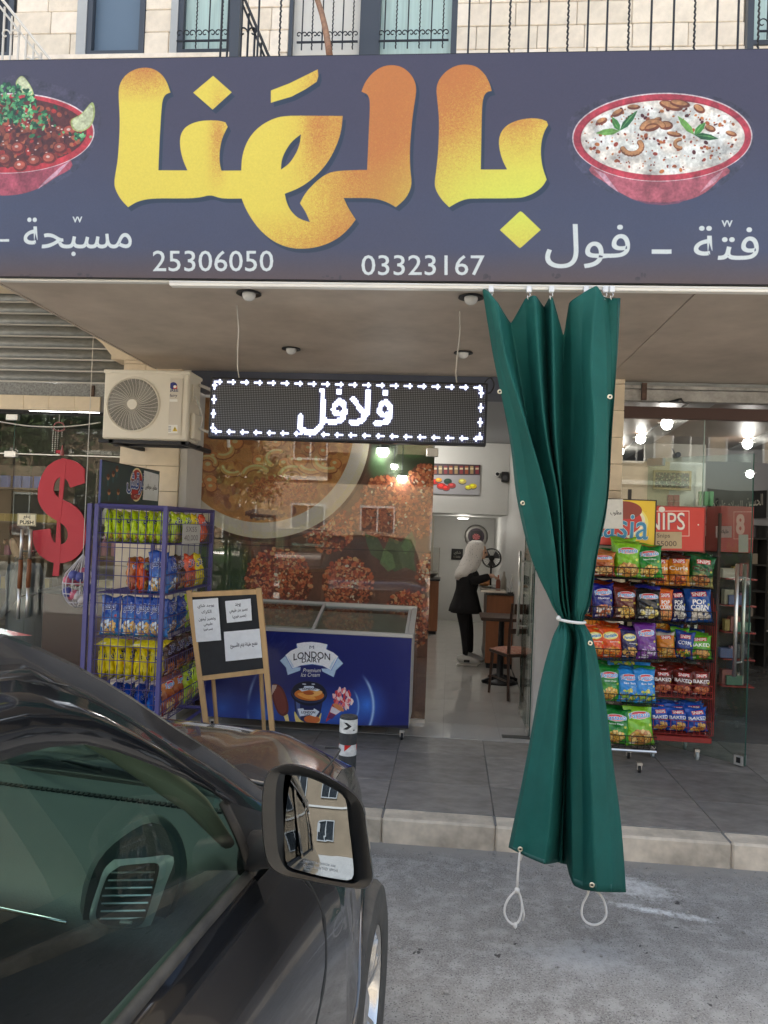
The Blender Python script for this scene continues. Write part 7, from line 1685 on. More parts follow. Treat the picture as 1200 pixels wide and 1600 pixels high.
# coat: flared body to mid thigh
def ring(cx, cy, z, rx, ry, n=24, ph=0, wob=0.): return [(cx + rx * math.cos(a) * (1 + wob * math.sin(a * 7 + ph)), cy + ry * math.sin(a) * (1 + wob * math.sin(a * 5 + ph)), z) for a in np.linspace(0, 2 * math.pi, n, endpoint=False)]
def R_(px0, px1, py, ry, wob=0.):
    a, b = P(px0, py, Y=wy), P(px1, py, Y=wy); return ring((a.x + b.x) / 2, wy, a.z, (b.x - a.x) / 2, ry, wob=wob)
MB().grid([R_(722, 742, 888, .12), R_(716, 747, 893, .165), R_(713, 750, 900, .19), R_(713, 747, 915, .185, .02), R_(712, 745, 922, .18, .04), R_(708, 748, 935, .21, .05), R_(704, 750, 946, .23, .07), R_(702, 752, 955, .24, .09)], closed=True).build('coat', m_blk, w1, smooth=True, fixn=True, solid=.006)
for dy in (-.19, .19): 
    MB().tube([S_(733, 900, dy * .75), S_(739, 909, dy), S_(758, 903, dy * .6), S_(763, 901, dy * .5)], [.035, .060, .048, .042], 10).build('sleeve', m_blk, w1, smooth=True)
hs_ = [R_(738, 751, 844.5, .03), R_(732, 756, 848, .075), R_(728, 758, 856, .102), R_(726, 756, 866, .108), R_(720, 752, 876, .118), R_(717, 749, 884, .17, .04), R_(713, 744, 891, .20, .07), R_(711, 735, 898, .20, .1), R_(712, 724, 905, .13, .12)]
MB().grid(hs_, closed=True).build('headscarf', m_scarf, w1, smooth=True, solid=.006)
MB().grid([R_(747, 758.6, 853, .052), R_(746, 760.6, 860, .066), R_(747, 760, 867, .060), R_(748, 757.5, 873, .045)], closed=True).build('face', m_skin, w1, smooth=True)
hc = Vector(S_(750, 861)); face_bits(hc, (1, -.25, -.30), w1, .95)
m_shoe = mat('white_sneaker', (.55, .55, .53), .5)
for (px, py, dy) in ((727, 1035, -.09), (735, 1029, .10)):
    a = Vector(S_(px, py, dy)); a.z = ZP + .002
    so_ = MB().tube([(a.x - .10, a.y, a.z + .06), (a.x - .085, a.y, a.z + .075), (a.x - .03, a.y, a.z + .085), (a.x + .05, a.y, a.z + .068), (a.x + .12, a.y, a.z + .052), (a.x + .155, a.y, a.z + .042), (a.x + .17, a.y, a.z + .034)], [.02, .050, .062, .056, .048, .038, .015], 12, flat=.95).build('shoe', m_shoe, w1, smooth=True)
    MB().box((a.x - .105, a.y - .040, a.z), (a.x + .150, a.y + .040, a.z + .026), ch=.012).build('sole', m_whitepaint, so_)
    MB().box((a.x - .02, a.y - .064, a.z + .05), (a.x + .05, a.y - .056, a.z + .08)).build('stripe', m_black, so_)
# woman behind the left glass door
w2 = thing('person', (-4.45, 8.0, ZP), 'woman with reddish hair and dark grey top behind the left glass door', 'person')
wy = 7.6; top_m = mat('grey_top', (.10, .10, .11), .85, bump=.3, bscale=14)
J = [(*S_(42, 985), .15), (*S_(42, 945), .13), (*S_(40, 900), .15), (*S_(32, 872), .055), (*S_(25, 855), .065), (*S_(24, 838), .088),
     (*S_(30, 885, -.16), .065), (*S_(22, 930, -.2), .050), (*S_(4, 960, -.22), .036), (*S_(-5, 965, -.22), .028), (*S_(44, 885, .16), .065), (*S_(42, 930, .2), .05), (*S_(20, 958, .2), .036), (*S_(10, 965, .2), .028),
     (*S_(42, 1000, -.09), .11), (*S_(42, 1062, -.09), .08), (*S_(44, 1118, -.09), .05), (*S_(40, 1000, .09), .11), (*S_(42, 1062, .09), .08), (*S_(46, 1118, .09), .05)]
ED = [(0, 1), (1, 2), (2, 3), (3, 4), (4, 5), (2, 6), (6, 7), (7, 8), (8, 9), (2, 10), (10, 11), (11, 12), (12, 13), (0, 14), (14, 15), (15, 16), (0, 17), (17, 18), (18, 19)]
hz2_ = S_(30, 870)[2]; hx2 = S_(6, 960)[0]
skinned('body', J, ED, lambda c: 1 if (c.z > hz2_ or c.x < hx2) else 0, w2, [top_m, m_skin])
face_bits(Vector(S_(22, 840)), (-.9, -.45, -.4), w2, 1.)
def R2(px0, px1, py, ry, dx=0): a, b = P(px0, py, Y=wy + .02), P(px1, py, Y=wy + .02); return ring((a.x + b.x) / 2, wy + .03, a.z, (b.x - a.x) / 2, ry)
MB().grid([R2(22, 32, 818, .03), R2(14, 44, 823, .09), R2(17, 50, 834, .105), R2(24, 52, 846, .10), R2(30, 52, 858, .085), R2(34, 50, 868, .05)], closed=True).build('hair', mat('auburn_hair', (.11, .04, .025), .55, bump=.8, bscale=40, aniso=(1, 1, .2)), w2, smooth=True)
MB().grid([R2(18, 58, 880, .18), R2(12, 64, 900, .2), R2(14, 66, 940, .19), R2(12, 70, 985, .2), R2(10, 72, 1010, .21)], closed=True).build('top', top_m, w2, smooth=True, solid=.005)
for (px, dy) in ((40, -.09), (42, .09)):
    a = Vector(S_(px, 1118, dy)); MB().box((a.x - .17, a.y - .045, ZP + .001), (a.x + .07, a.y + .045, ZP + .09), ch=.03).build('shoe', m_black, w2)
    MB().tube([(a.x, a.y, ZP + .08), (a.x, a.y, ZP + .2)], .05, 8).build('trouser_cuff', m_blk, w2)
# things standing in the right shop
SH = shelf_unit('display_shelf', 2.2, 4.2, 10.6, [.45, .8, 1.15, 1.5, 1.85], 'dark display shelf behind the tall handle of the right glass door', m_dark, 'right shop shelf', dark=True, z_ok=lambda z: True)
cb = MB().box((2.12, 10.12, ZP), (2.77, 10.5, 2.78)).build('cupboard_wall', mat('pale_maple', (.50, .42, .29), .5, var=.1, vscale=3), None); tag(cb, kind='structure')
fp_ = Canvas(160, 90, (.16, .10, .10)); rs = np.random.RandomState(4)
for k in range(260): fp_.ell(rs.rand() * 160, rs.rand() * 90, 2 + 4 * rs.rand(), 1 + 3 * rs.rand(), [(.55, .5, .4), (.35, .12, .12), (.2, .3, .2), (.7, .65, .55)][k % 4], rot=rs.rand() * 3, raw=True)
a, b = P(1024, 738, Y=10.05), P(1076, 763, Y=10.05)
fr_p = thing('framed_picture', (a.x, 10.05, b.z), 'gold framed floral picture high inside the right shop', 'picture')
MB().box((a.x - .03, 10.04, b.z - .03), (b.x + .03, 10.065, a.z + .03), ch=.005).build('frame', mat('old_gold', (.30, .22, .10), .4, metal=.4), fr_p); MB().quad((a.x, 10.036, b.z), (b.x, 10.036, b.z), (b.x, 10.036, a.z), (a.x, 10.036, a.z)).build('canvas', printmat('floral', fp_.image('floral'), .4), fr_p, fixn=False)
for k in range(4):
    px = 1048 + (k % 2) * 9.5; py = 778 if k < 2 else 788; a = P(px - 4.4, py + 4.6, Y=9.9); b = P(px + 4.4, py - 4.6, Y=9.9)
    tag(MB().box((a.x, 9.9, a.z), (b.x, 9.96, b.z), ch=.004).build('tin_can', mat('can_red', (.30, .03, .05), .35), smooth=False), 'dark red tin, %s of the stack of four above the red header' % ['upper left', 'upper right', 'lower left', 'lower right'][k], 'tin')
for k in range(3):
    px = 1096 + k * 8; a = P(px - 3.6, 790, Y=9.9); b = P(px + 3.6, 768, Y=9.9); tag(MB().box((a.x, 9.9, a.z), (b.x, 9.96, b.z), ch=.004).build('tin_can', mat('can_green', (.05, .22, .08), .35)), 'tall green tin, %s of the row of three behind the glass door' % ['left', 'middle', 'right'][k], 'tin')
hs = thing('high_shelf', (3.1, 9.85, 2.0), 'plain high shelf holding red and green tins in the right shop', 'shelf'); a = P(1040, 793, Y=9.9); b = P(1118, 793, Y=9.9)
MB().box((a.x, 9.82, a.z - .02), (b.x, 10.08, a.z - .001)).build('shelf', m_shelf, hs); MB().box((a.x + .1, 10.0, ZP), (b.x - .1, 10.08, a.z - .021)).build('back_panel', m_dark, hs)
# black calligraphy banner
YQ = 10.5; c = plane_canvas(YQ, P(1104, 780, Y=YQ).x, P(1198, 780, Y=YQ).x, P(1150, 806, Y=YQ).z, P(1150, 766, Y=YQ).z, 260, (.035, .035, .04))
c.text('السلام عليكم', 1112, 780, 1160, 796, (.62, .60, .55), ar=True); c.text('الحسين', 1166, 772, 1192, 794, (.66, .64, .58), ar=True, bold=.3)
a, b = P(1104, 806, Y=YQ), P(1198, 766, Y=YQ)
cl_ = MB().grid([[(lerp(a.x, b.x, j / 16), YQ + .01 * math.sin(j * 1.1), lerp(b.z, a.z, i / 4) - .02 * math.sin(math.pi * j / 16)) for j in range(17)] for i in range(5)], uv=True).build('cloth_banner', printmat('calligraphy', c.image('calligraphy'), .8), None, fixn=False, smooth=True)
tag(cl_, 'black cloth banner with pale Arabic calligraphy inside the right shop', 'banner')
MB().box((a.x - .3, YQ + .03, a.z - .1), (b.x + .8, YQ + .08, ZC)).build('grey_wall', mat('grey_drop_wall', (.24, .24, .25), .6), None)['kind'] = 'structure'
# red cabinet header behind the door
YW = 7.6; c = plane_canvas(YW, P(1124, 830, Y=YW).x, P(1178, 830, Y=YW).x, P(1150, 862, Y=YW).z, P(1150, 792, Y=YW).z, 300, (.62, .07, .08))
for q in ((1146, 800, 1178, 801), (1146, 800, 1147, 842), (1146, 841, 1178, 842)): c.rect(*q, (.85, .6, .58))
c.text('8', 1151, 805, 1163, 834, (.80, .62, .60), bold=2); c.rect(1154, 835, 1170, 862, (.62, .62, .60))
a, b = P(1124, 862, Y=YW), P(1178, 792, Y=YW); rc_ = thing('red_cabinet', ((a.x + b.x) / 2, YW, ZP), 'tall cabinet with red sign header standing behind the open glass door', 'cabinet')
MB().box((a.x, YW, ZP), (b.x, YW + .4, a.z - .01)).build('body', m_dark, rc_); MB().box((a.x, YW + .002, a.z), (b.x, YW + .4, b.z)).build('header_box', m_rackr, rc_)
MB().quad((a.x, YW - .001, a.z), (b.x, YW - .001, a.z), (b.x, YW - .001, b.z), (a.x, YW - .001, b.z)).build('header_print', printmat('red_header', c.image('red_header'), .3), rc_, fixn=False)
vpaper('paper_notice', YW - .01, 1118, 822, 1143, 840, [('طاولات', .2, .3, .8, .7)], 'small pink paper notice on the red sign behind the glass door', bg=(.70, .58, .58))
for r_ in range(5):
    z = .45 + r_ * .25
    MB().box((a.x + .01, YW - .16, z - .012), (b.x - .01, YW - .001, z)).build('shelf', m_rackr, rc_)
    for k in range(3):
        x = lerp(a.x + .06, b.x - .12, k / 2); mi = (r_ * 3 + k * 2) % 8; goods(3 + (r_ + k) % 3, mi, (x, YW - .08, z + .002), '%s box, place %s on shelf %s of the cabinet behind the glass door' % (GN[mi], WN[k + 1], WN[5 - r_]), 'box', 'goods on the red-headed cabinet', .1)
# brown door frame piece between rack and door
q = P(1123, 900, Y=7.3); MB().box((q.x - .012, 7.3, ZP), (q.x + .012, 7.33, 2.05)).build('door_post', mat('brown_header'), None)['kind'] = 'structure'
cmx = P(1055, 712, Y=10.0); g = thing('security_camera', (cmx.x, 10.0, cmx.z), 'grey bullet security camera on the white wall of the right shop', 'camera')
MB().box((2.46, 10.13, 2.782), (P(1103, 720, Y=10.13).x, 10.2, ZC - .003)).build('white_wall_top', mat('dim_wall', (.36, .35, .31), .7), None)['kind'] = 'structure'
MB().box((2.775, 10.13, ZP), (P(1103, 720, Y=10.13).x, 10.2, 2.780)).build('white_wall', m_ins, None)['kind'] = 'structure'
MB().lathe([(.02, -.09), (.035, -.08), (.035, .06), (.02, .07)], (cmx.x, 9.95, cmx.z), 12, 'y').build('housing', m_dgrey, g); MB().bar((cmx.x, 9.99, cmx.z), (cmx.x, 10.13, cmx.z + .1), .01).build('arm', m_dgrey, g)
# ================================================================== CURTAIN, BOLLARD
YC = YB + .035
LV = [0, 560, 679, 780, 870, 940, 970, 1000, 1080, 1190, 1290, 1]
CO = [  # x at each level, top y, bottom y, depth at top/mid/waist/bottom
 ([754,772,796,808,830,860,874,862,842,822,802,795], 450,1324, (0,0,0,-.02)),
 ([764,781,811,830,849,866,878,872,858,844,830,820], 456,1337, (-.04,-.03,-.01,-.05)),
 ([778,791,827,855,868,874,881,884,874,866,858,850], 474,1350, (-.05,-.085,-.03,-.09)),
 ([798,806,826,846,864,872,882,893,888,880,874,866], 505,1348, (.02,.045,.0,.02)),
 ([820,826,838,847,866,876,884,896,890,881,875,872], 468,1347, (0,.02,.02,.06)),
 ([836,842,853,872,876,880,888,899,890,883,879,877], 462,1349, (-.03,-.055,-.02,.05)),
 ([850,854,860,874,879,884,889,899,890,884,881,881], 480,1350, (.03,.03,.02,.07)),
 ([862,865,868,877,881,887,891,900,891,885,883,886], 463,1351, (-.02,-.06,-.03,.03)),
 ([880,880,880,879,885,890,893,901,892,887,887,890], 524,1366, (.03,.06,.03,-.02)),
 ([890,894,894,890,892,893,896,903,896,892,894,897], 474,1383, (.0,.02,.0,-.05)),
 ([908,910,913,906,900,897,899,908,910,909,911,912], 460,1390, (-.02,-.02,-.02,-.06)),
 ([932,924,930,921,908,902,903,914,921,923,927,932], 447,1393, (-.04,-.10,-.05,-.10)),
 ([942,947,947,944,924,914,907,920,932,944,951,956], 463,1394, (-.03,-.06,-.03,-.06)),
 ([949,955,951,947,929,918,910,923,938,952,962,970], 466,1394, (.0,.01,0,-.02)),
 ([969,964,956,950,933,923,912,926,943,957,970,978], 466,1394, (.0,.0,-.01,.0))]
NU, NVt = 7, 60
def cr(p0, p1, p2, p3, t, k=.5):                            # Catmull-Rom, tension k
    m1, m2 = k * (p2 - p0), k * (p3 - p1)
    return (2 * t ** 3 - 3 * t ** 2 + 1) * p1 + (t ** 3 - 2 * t ** 2 + t) * m1 + (-2 * t ** 3 + 3 * t ** 2) * p2 + (t ** 3 - t ** 2) * m2
def cval(seq, s, k=.35):
    i = min(int(s), len(seq) - 2); t = s - i
    return cr(seq[max(i - 1, 0)], seq[i], seq[i + 1], seq[min(i + 2, len(seq) - 1)], t, k)
rows = []
for i in range(NVt + 1):
    v = i / NVt; colp = []
    for (xs, yt, yb, dp) in CO:
        ly = [yt] + LV[1:-1] + [yb]; y = lerp(yt, yb, v) if False else None
        # common level parameter: spacing follows the key rows
        s = v * (len(ly) - 1); yy_ = cval(ly, s, .5); xx_ = cval(xs, s, .5)
        lvf = [0, .9, 1, 1, 1, .6, .5, .9, 1.1, 1.2, 1.3, 1.3]
        d = interp(s, [0, 2, 4, 5.5, 6.2, 7, 9, 11], [dp[0], dp[1], dp[1], dp[2], dp[2] * .6, dp[3] * .6, dp[3], dp[3]])
        colp.append((xx_, yy_, d))
    row = []
    for j in range((len(CO) - 1) * NU + 1):
        s = j / NU; x = cval([c[0] for c in colp], s, .16); y = cval([c[1] for c in colp], s, .2); d = 1.8 * cval([c[2] for c in colp], s, .12)
        d += .005 * math.sin(v * 23 + s * 3.1) * min(1, abs(v - .55) * 4) + .004 * math.sin(v * 57 + s * 7.3) * math.exp(-abs(v - .5) * 5)
        # radiating gathers either side of the tie
        g = math.exp(-((v - 6 / 11) / .07) ** 2); d += .010 * g * math.sin(s * 9.2)
        row.append(P(x, y, Y=YC + d))
    rows.append(row)
m_cur = mat('green_pvc_curtain', (.010, .092, .076), .66, var=.16, vscale=5, bump=.35, bscale=9, bdist=.014, spec=.25, coords='Object')
cur = thing('green_curtain', (rows[-1][40].x, YC, .2), 'dark green waterproof curtain tied at the waist with a white cord', 'curtain')
fab = MB().grid(rows, uv=True).build('fabric', m_cur, cur, smooth=True, fixn=False); md = fab.modifiers.new('s', 'SOLIDIFY'); md.thickness = .0025
def surf(px, py):                                           # nearest fabric vertex to a picture point
    best = None
    d0 = ray(px, py)
    for r_ in rows:
        for p in r_:
            e_ = (p - EYE).normalized(); q = (e_ - d0).length
            if q < .0045 and (best is None or p.y < best[1].y): best = (q, p)
            elif best is None and q < .02: best = (q, p)
    return best[1] if best else P(px, py, Y=YC)
# stitched hems along the sides and the foot
def hem(name, path):
    MB().grid([[a + (EYE - a).normalized() * .003 for a in r_] for r_ in path]).build(name, mat('hem_green', (.006, .070, .060), .5), cur, smooth=True, fixn=False, solid=.0012)
hem('foot_hem', [[lerp(r_[0], r_[1], 1.0) for r_ in [(rows[k][j],) * 2 for j in range(len(rows[0]))]] for k in (NVt - 1, NVt)])
hem('side_hem', [[rows[k][j] for k in range(NVt + 1)] for j in (0, 1, 2)])
hem('side_hem', [[rows[k][j] for k in range(NVt + 1)] for j in (len(rows[0]) - 3, len(rows[0]) - 2, len(rows[0]) - 1)])
m_brass = mat('nickel_brass', (.60, .55, .42), .3, metal=.9)
for px, py in ((781, 612), (953, 620), (817, 786), (838, 1139), (813, 1327), (925, 1383), (922, 1005)):
    p = surf(px, py); p = P(px, py, Y=p.y - .006)
    MB().lathe([(.0045, -.001), (.0075, -.003), (.0105, -.0015), (.0115, .001)], (p.x, p.y, p.z), 14, 'y', cap=False).build('eyelet', m_brass, cur, smooth=True)
    MB().lathe([(.0045, .0), (.0001, .0)], (p.x, p.y, p.z), 10, 'y', cap=False).build('eyelet_hole', m_black, cur)
# white tie
m_rope = mat('white_rope', (.66, .65, .62), .7, bump=.6, bscale=220)
pts = []
for k in range(25):
    a = k / 24 * 2 * math.pi; l, r_ = P(871, 966, Y=YC), P(912, 971, Y=YC); cx0_, rr_ = (l.x + r_.x) / 2, (r_.x - l.x) / 2
    pts.append((cx0_ + rr_ * math.cos(a), YC - .02 + .075 * math.sin(a), lerp(l.z, r_.z, (1 + math.cos(a)) / 2)))
tie = thing('cord_tie', (pts[0][0], YC, pts[0][2]), 'white cord tied tightly round the waist of the green curtain', 'cord')
MB().tube(pts[:-1], .0065, 8, closed=True).build('loop', m_rope, tie, smooth=True); MB().lathe([(.002, -.011), (.010, -.006), (.011, .004), (.002, .012)], tuple(P(873, 966, Y=YC - .05)), 10).build('knot', m_rope, tie, smooth=True)
def rope(name, pxs, label, d=-.03, r=.0048):
    g = thing(name, P(*pxs[-1], Y=YC + d), label, 'rope'); return g
g = rope('hanging_rope', [(805, 1450)], 'white rope knotted into a loop at the left foot of the green curtain')
Lr = [(813, 1327), (811, 1345), (809, 1370), (808, 1390)]; MB().tube([P(x, y, Y=YC - .075 + .0) for x, y in Lr], .0055, 7).build('strand', m_rope, g, smooth=True); MB().tube([P(x, y, Y=YC - .07) for x, y in ((814, 1328), (815, 1338), (813, 1344))], .0045, 6).build('strand_end', m_rope, g, smooth=True)
MB().tube([tuple(P(x, y, Y=YC - .075)) for x, y in smooth_path([(807, 1392), (794, 1405), (788, 1422), (792, 1436), (801, 1444), (810, 1440), (815, 1425), (815, 1410), (812, 1398)], 5)], .0052, 7, closed=True).build('loop', m_rope, g, smooth=True)
MB().tube([tuple(P(x, y, Y=YC - .07)) for x, y in ((810, 1396), (816, 1412), (819, 1428), (817, 1438))], .0045, 6).build('strand', m_rope, g, smooth=True)
MB().lathe([(.002, -.014), (.011, -.006), (.011, .006), (.002, .014)], tuple(P(808, 1391, Y=YC - .077)), 10).build('knot', m_rope, g, smooth=True); MB().lathe([(.002, -.014), (.009, -.006), (.009, .006), (.002, .014)], tuple(P(805, 1446, Y=YC - .077)), 10).build('knot', m_rope, g, smooth=True)
g = rope('hanging_rope', [(928, 1445)], 'plain white rope loop at the right foot of the green curtain')
MB().tube([tuple(P(x, y, Y=YC - .06)) for x, y in smooth_path([(922, 1388), (938, 1398), (946, 1415), (947, 1430), (940, 1441), (928, 1445), (915, 1440), (909, 1428), (911, 1412), (918, 1398)], 5)], .0052, 7, closed=True).build('loop', m_rope, g, smooth=True)
# rail clips with hooks
m_clip = mat('clip_white', (.66, .68, .70), .4)
for k, (px, col_) in enumerate(((767, 456), (826, 462), (861, 462), (915, 462), (945, 462), (955, 464))):
    p = P(px, 455, Y=YB + .02); g = thing('curtain_clip', p, 'small white runner clip with hook, %s along the curtain top' % ['leftmost', 'second', 'third', 'fourth', 'fifth', 'rightmost'][k], 'clip', 'runner clips holding the curtain')
    MB().box((p.x - .011, YB - .006, p.z - .012), (p.x + .011, YB + .0135, p.z + .016), ch=.003).build('runner', m_clip, g)
    MB().tube([(p.x, YB + .0, p.z - .012), (p.x + .006, YB, p.z - .022), (p.x + .001, YB, p.z - .032), (p.x - .007, YB, p.z - .026), (p.x - .003, YB - .002, p.z - .045)], .0022, 5).build('hook', m_steel, g, smooth=True)

# ---------------- bollard
YO = 4.20; t = P(545, 1125, Y=YO); rb_ = 14.0 / 1200 * YO; zt = t.z; g = thing('bollard', (t.x, YO, 0), 'black and white striped street bollard with an arrow cap beyond the car mirror', 'bollard')
def bandc(name, hpx, base):
    return Canvas(240, hpx, base, lambda p: np.asarray(p, float))
def cyl(z0, z1, m, nm, r=rb_):
    mb = MB(); n = 28; rows = [[(t.x - r * math.sin(2 * math.pi * j / n), YO - r * math.cos(2 * math.pi * j / n) * -1, z) for j in range(n + 1)] for z in (z1, z0)]; mb.grid(rows, uv=True); return mb.build(nm, m, g, smooth=True, fixn=True)
dz = lambda py: P(545, py, Y=YO).z
c1_ = bandc('cap', 90, (.80, .80, .78))
for cxk in (0, 120, 240):
    for q in ([(cxk - 16, 24), (cxk - 2, 24), (cxk + 18, 46), (cxk - 2, 66), (cxk - 18, 66), (cxk - 14, 60), (cxk + 2, 45)],): c1_.poly(q, (.03, .03, .03))
    c1_.rect(cxk + 26, 66, cxk + 33, 74, (.03, .03, .03))
c1_.rect(0, 0, 240, 7, (.10, .10, .10)); c1_.a *= (1 + .25 * (vnoise(90, 240, 12, 3) - .5))[..., None]
cyl(dz(1143), dz(1120), printmat('bollard_cap', c1_.image('bollard_cap'), .5), 'arrow_band', rb_ * 1.01)
m_bk = mat('bollard_black', (.035, .037, .04), .55, var=.4, vscale=30)
cyl(dz(1161), dz(1143), m_bk, 'dark_band'); 
c2_ = bandc('red', 70, (.78, .78, .77))
for k in range(-1, 5): c2_.poly([(k * 60 - 10, 0), (k * 60 + 20, 0), (k * 60 - 10, 40)], (.72, .10, .08))
c2_.a *= (1 + .2 * (vnoise(70, 240, 12, 5) - .5))[..., None]
cyl(dz(1178), dz(1161), printmat('bollard_band', c2_.image('bollard_band'), .5), 'red_white_band', rb_ * 1.006)
cyl(0, dz(1178), m_bk, 'post'); MB().lathe([(rb_ * 1.0, -.004), (rb_ * .96, .006), (rb_ * .8, .004), (.002, .002)], (t.x, YO, dz(1120)), 28, cap=False).build('top_cap', mat('cap_grey', (.06, .06, .06), .6, var=.5, vscale=40), g, smooth=True)
MB().lathe([(rb_ * 1.5, .004), (rb_ * 1.5, .012), (rb_ * 1.05, .02)], (t.x, YO, 0), 24).build('foot', m_bk, g)
# ================================================================== THE PARKED CAR (its own frame: a right of centre, b forward, z up)
cf, cr_ = Vector((.129, .992, 0)).normalized(), Vector((.992, -.129, 0)).normalized(); CO_ = Vector((-.405, 1.59, 0))
def Wc(a, b, z): return CO_ + cr_ * (a - .79) + cf * b + Vector((0, 0, z))
def SPl(px, py, off=0.): return PP(px, py, (1, -.13, .25), -.3417 + off)
def loc3(p): d = Vector(p) - CO_; return (d.dot(cr_) + .79, d.dot(cf), p[2])
car = thing('parked_car', Wc(0, 0, 0), 'dark grey car parked at the lower left with a big black door mirror', 'car')
m_paint = mat('car_paint', (.085, .085, .090), .17, metal=.75, coat=1., var=.15, vscale=9, rvar=.06)
m_gblk = mat('gloss_black', (.008, .009, .011), .10, coat=.6); m_plas = mat('black_plastic', (.022, .023, .025), .42, bump=.1, bscale=300); m_rub = mat('rubber', (.020, .020, .020), .75, var=.4, vscale=20, vcol=(.05, .048, .044))
m_cglass = glass('car_glass', (.44, .58, .54), 0., 1.0); m_chrome = mat('chrome', (.75, .76, .78), .10, metal=1.); m_beige = mat('pillar_trim', (.32, .29, .24), .8); m_dash = mat('dash_plastic', (.075, .088, .090), .55, bump=.35, bscale=260, bdist=.002)
m_cdark = mat('cabin_dark', (.012, .014, .015), .7)
def resamp(pts, n):
    p = [Vector(q) for q in pts]; L = [0]
    for a, b in zip(p, p[1:]): L.append(L[-1] + (b - a).length)
    out = []
    for k in range(n):
        s = L[-1] * k / (n - 1); i = max(j for j in range(len(L)) if L[j] <= s + 1e-9); i = min(i, len(p) - 2)
        out.append(p[i].lerp(p[i + 1], (s - L[i]) / max(1e-9, L[i + 1] - L[i])))
    return out
def sm(pts, n=5): return [tuple(q) for q in smooth_path(pts, n, False)]
K0 = sm([(.56, -3.15, 1.45), (.61, -2.7, 1.60), (.64, -2.0, 1.67), (.648, -1.2, 1.675), (.653, -.593, 1.632), (.66, -.519, 1.604), (.672, -.422, 1.556), (.688, -.31, 1.493), (.711, -.16, 1.398), (.736, .002, 1.299), (.775, .223, 1.142), (.804, .392, 1.023)])
K1 = sm([(.57, -3.15, 1.42), (.62, -2.7, 1.565), (.65, -2.0, 1.635), (.656, -1.2, 1.64), (.661, -.601, 1.600), (.669, -.499, 1.568), (.684, -.383, 1.508), (.707, -.228, 1.414), (.737, -.032, 1.296), (.773, .184, 1.148), (.804, .342, 1.025)])
K2 = sm([(.59, -3.1, 1.36), (.64, -2.7, 1.50), (.665, -2.0, 1.60), (.668, -1.2, 1.605), (.670, -.609, 1.565), (.675, -.535, 1.544), (.685, -.437, 1.504), (.706, -.293, 1.419), (.733, -.142, 1.309), (.751, -.043, 1.235)])
K3 = sm([(.62, -3.0, 1.30), (.66, -2.7, 1.42), (.690, -2.0, 1.50), (.691, -1.2, 1.505), (.691, -.63, 1.477), (.692, -.587, 1.475), (.699, -.457, 1.448), (.719, -.286, 1.366), (.741, -.127, 1.278), (.754, -.048, 1.224)])
KB = [(.72, -3.0, 1.07), (.79, -2.2, 1.055), (.80, -1.2, 1.052), (.798, -.475, 1.050), (.797, -.338, 1.054), (.796, -.165, 1.056), (.796, .016, 1.057)]
def W_(p, s=1, da=0., dz=0.): return Wc(s * (p[0] + da), p[1], p[2] + dz)
N_ = 46
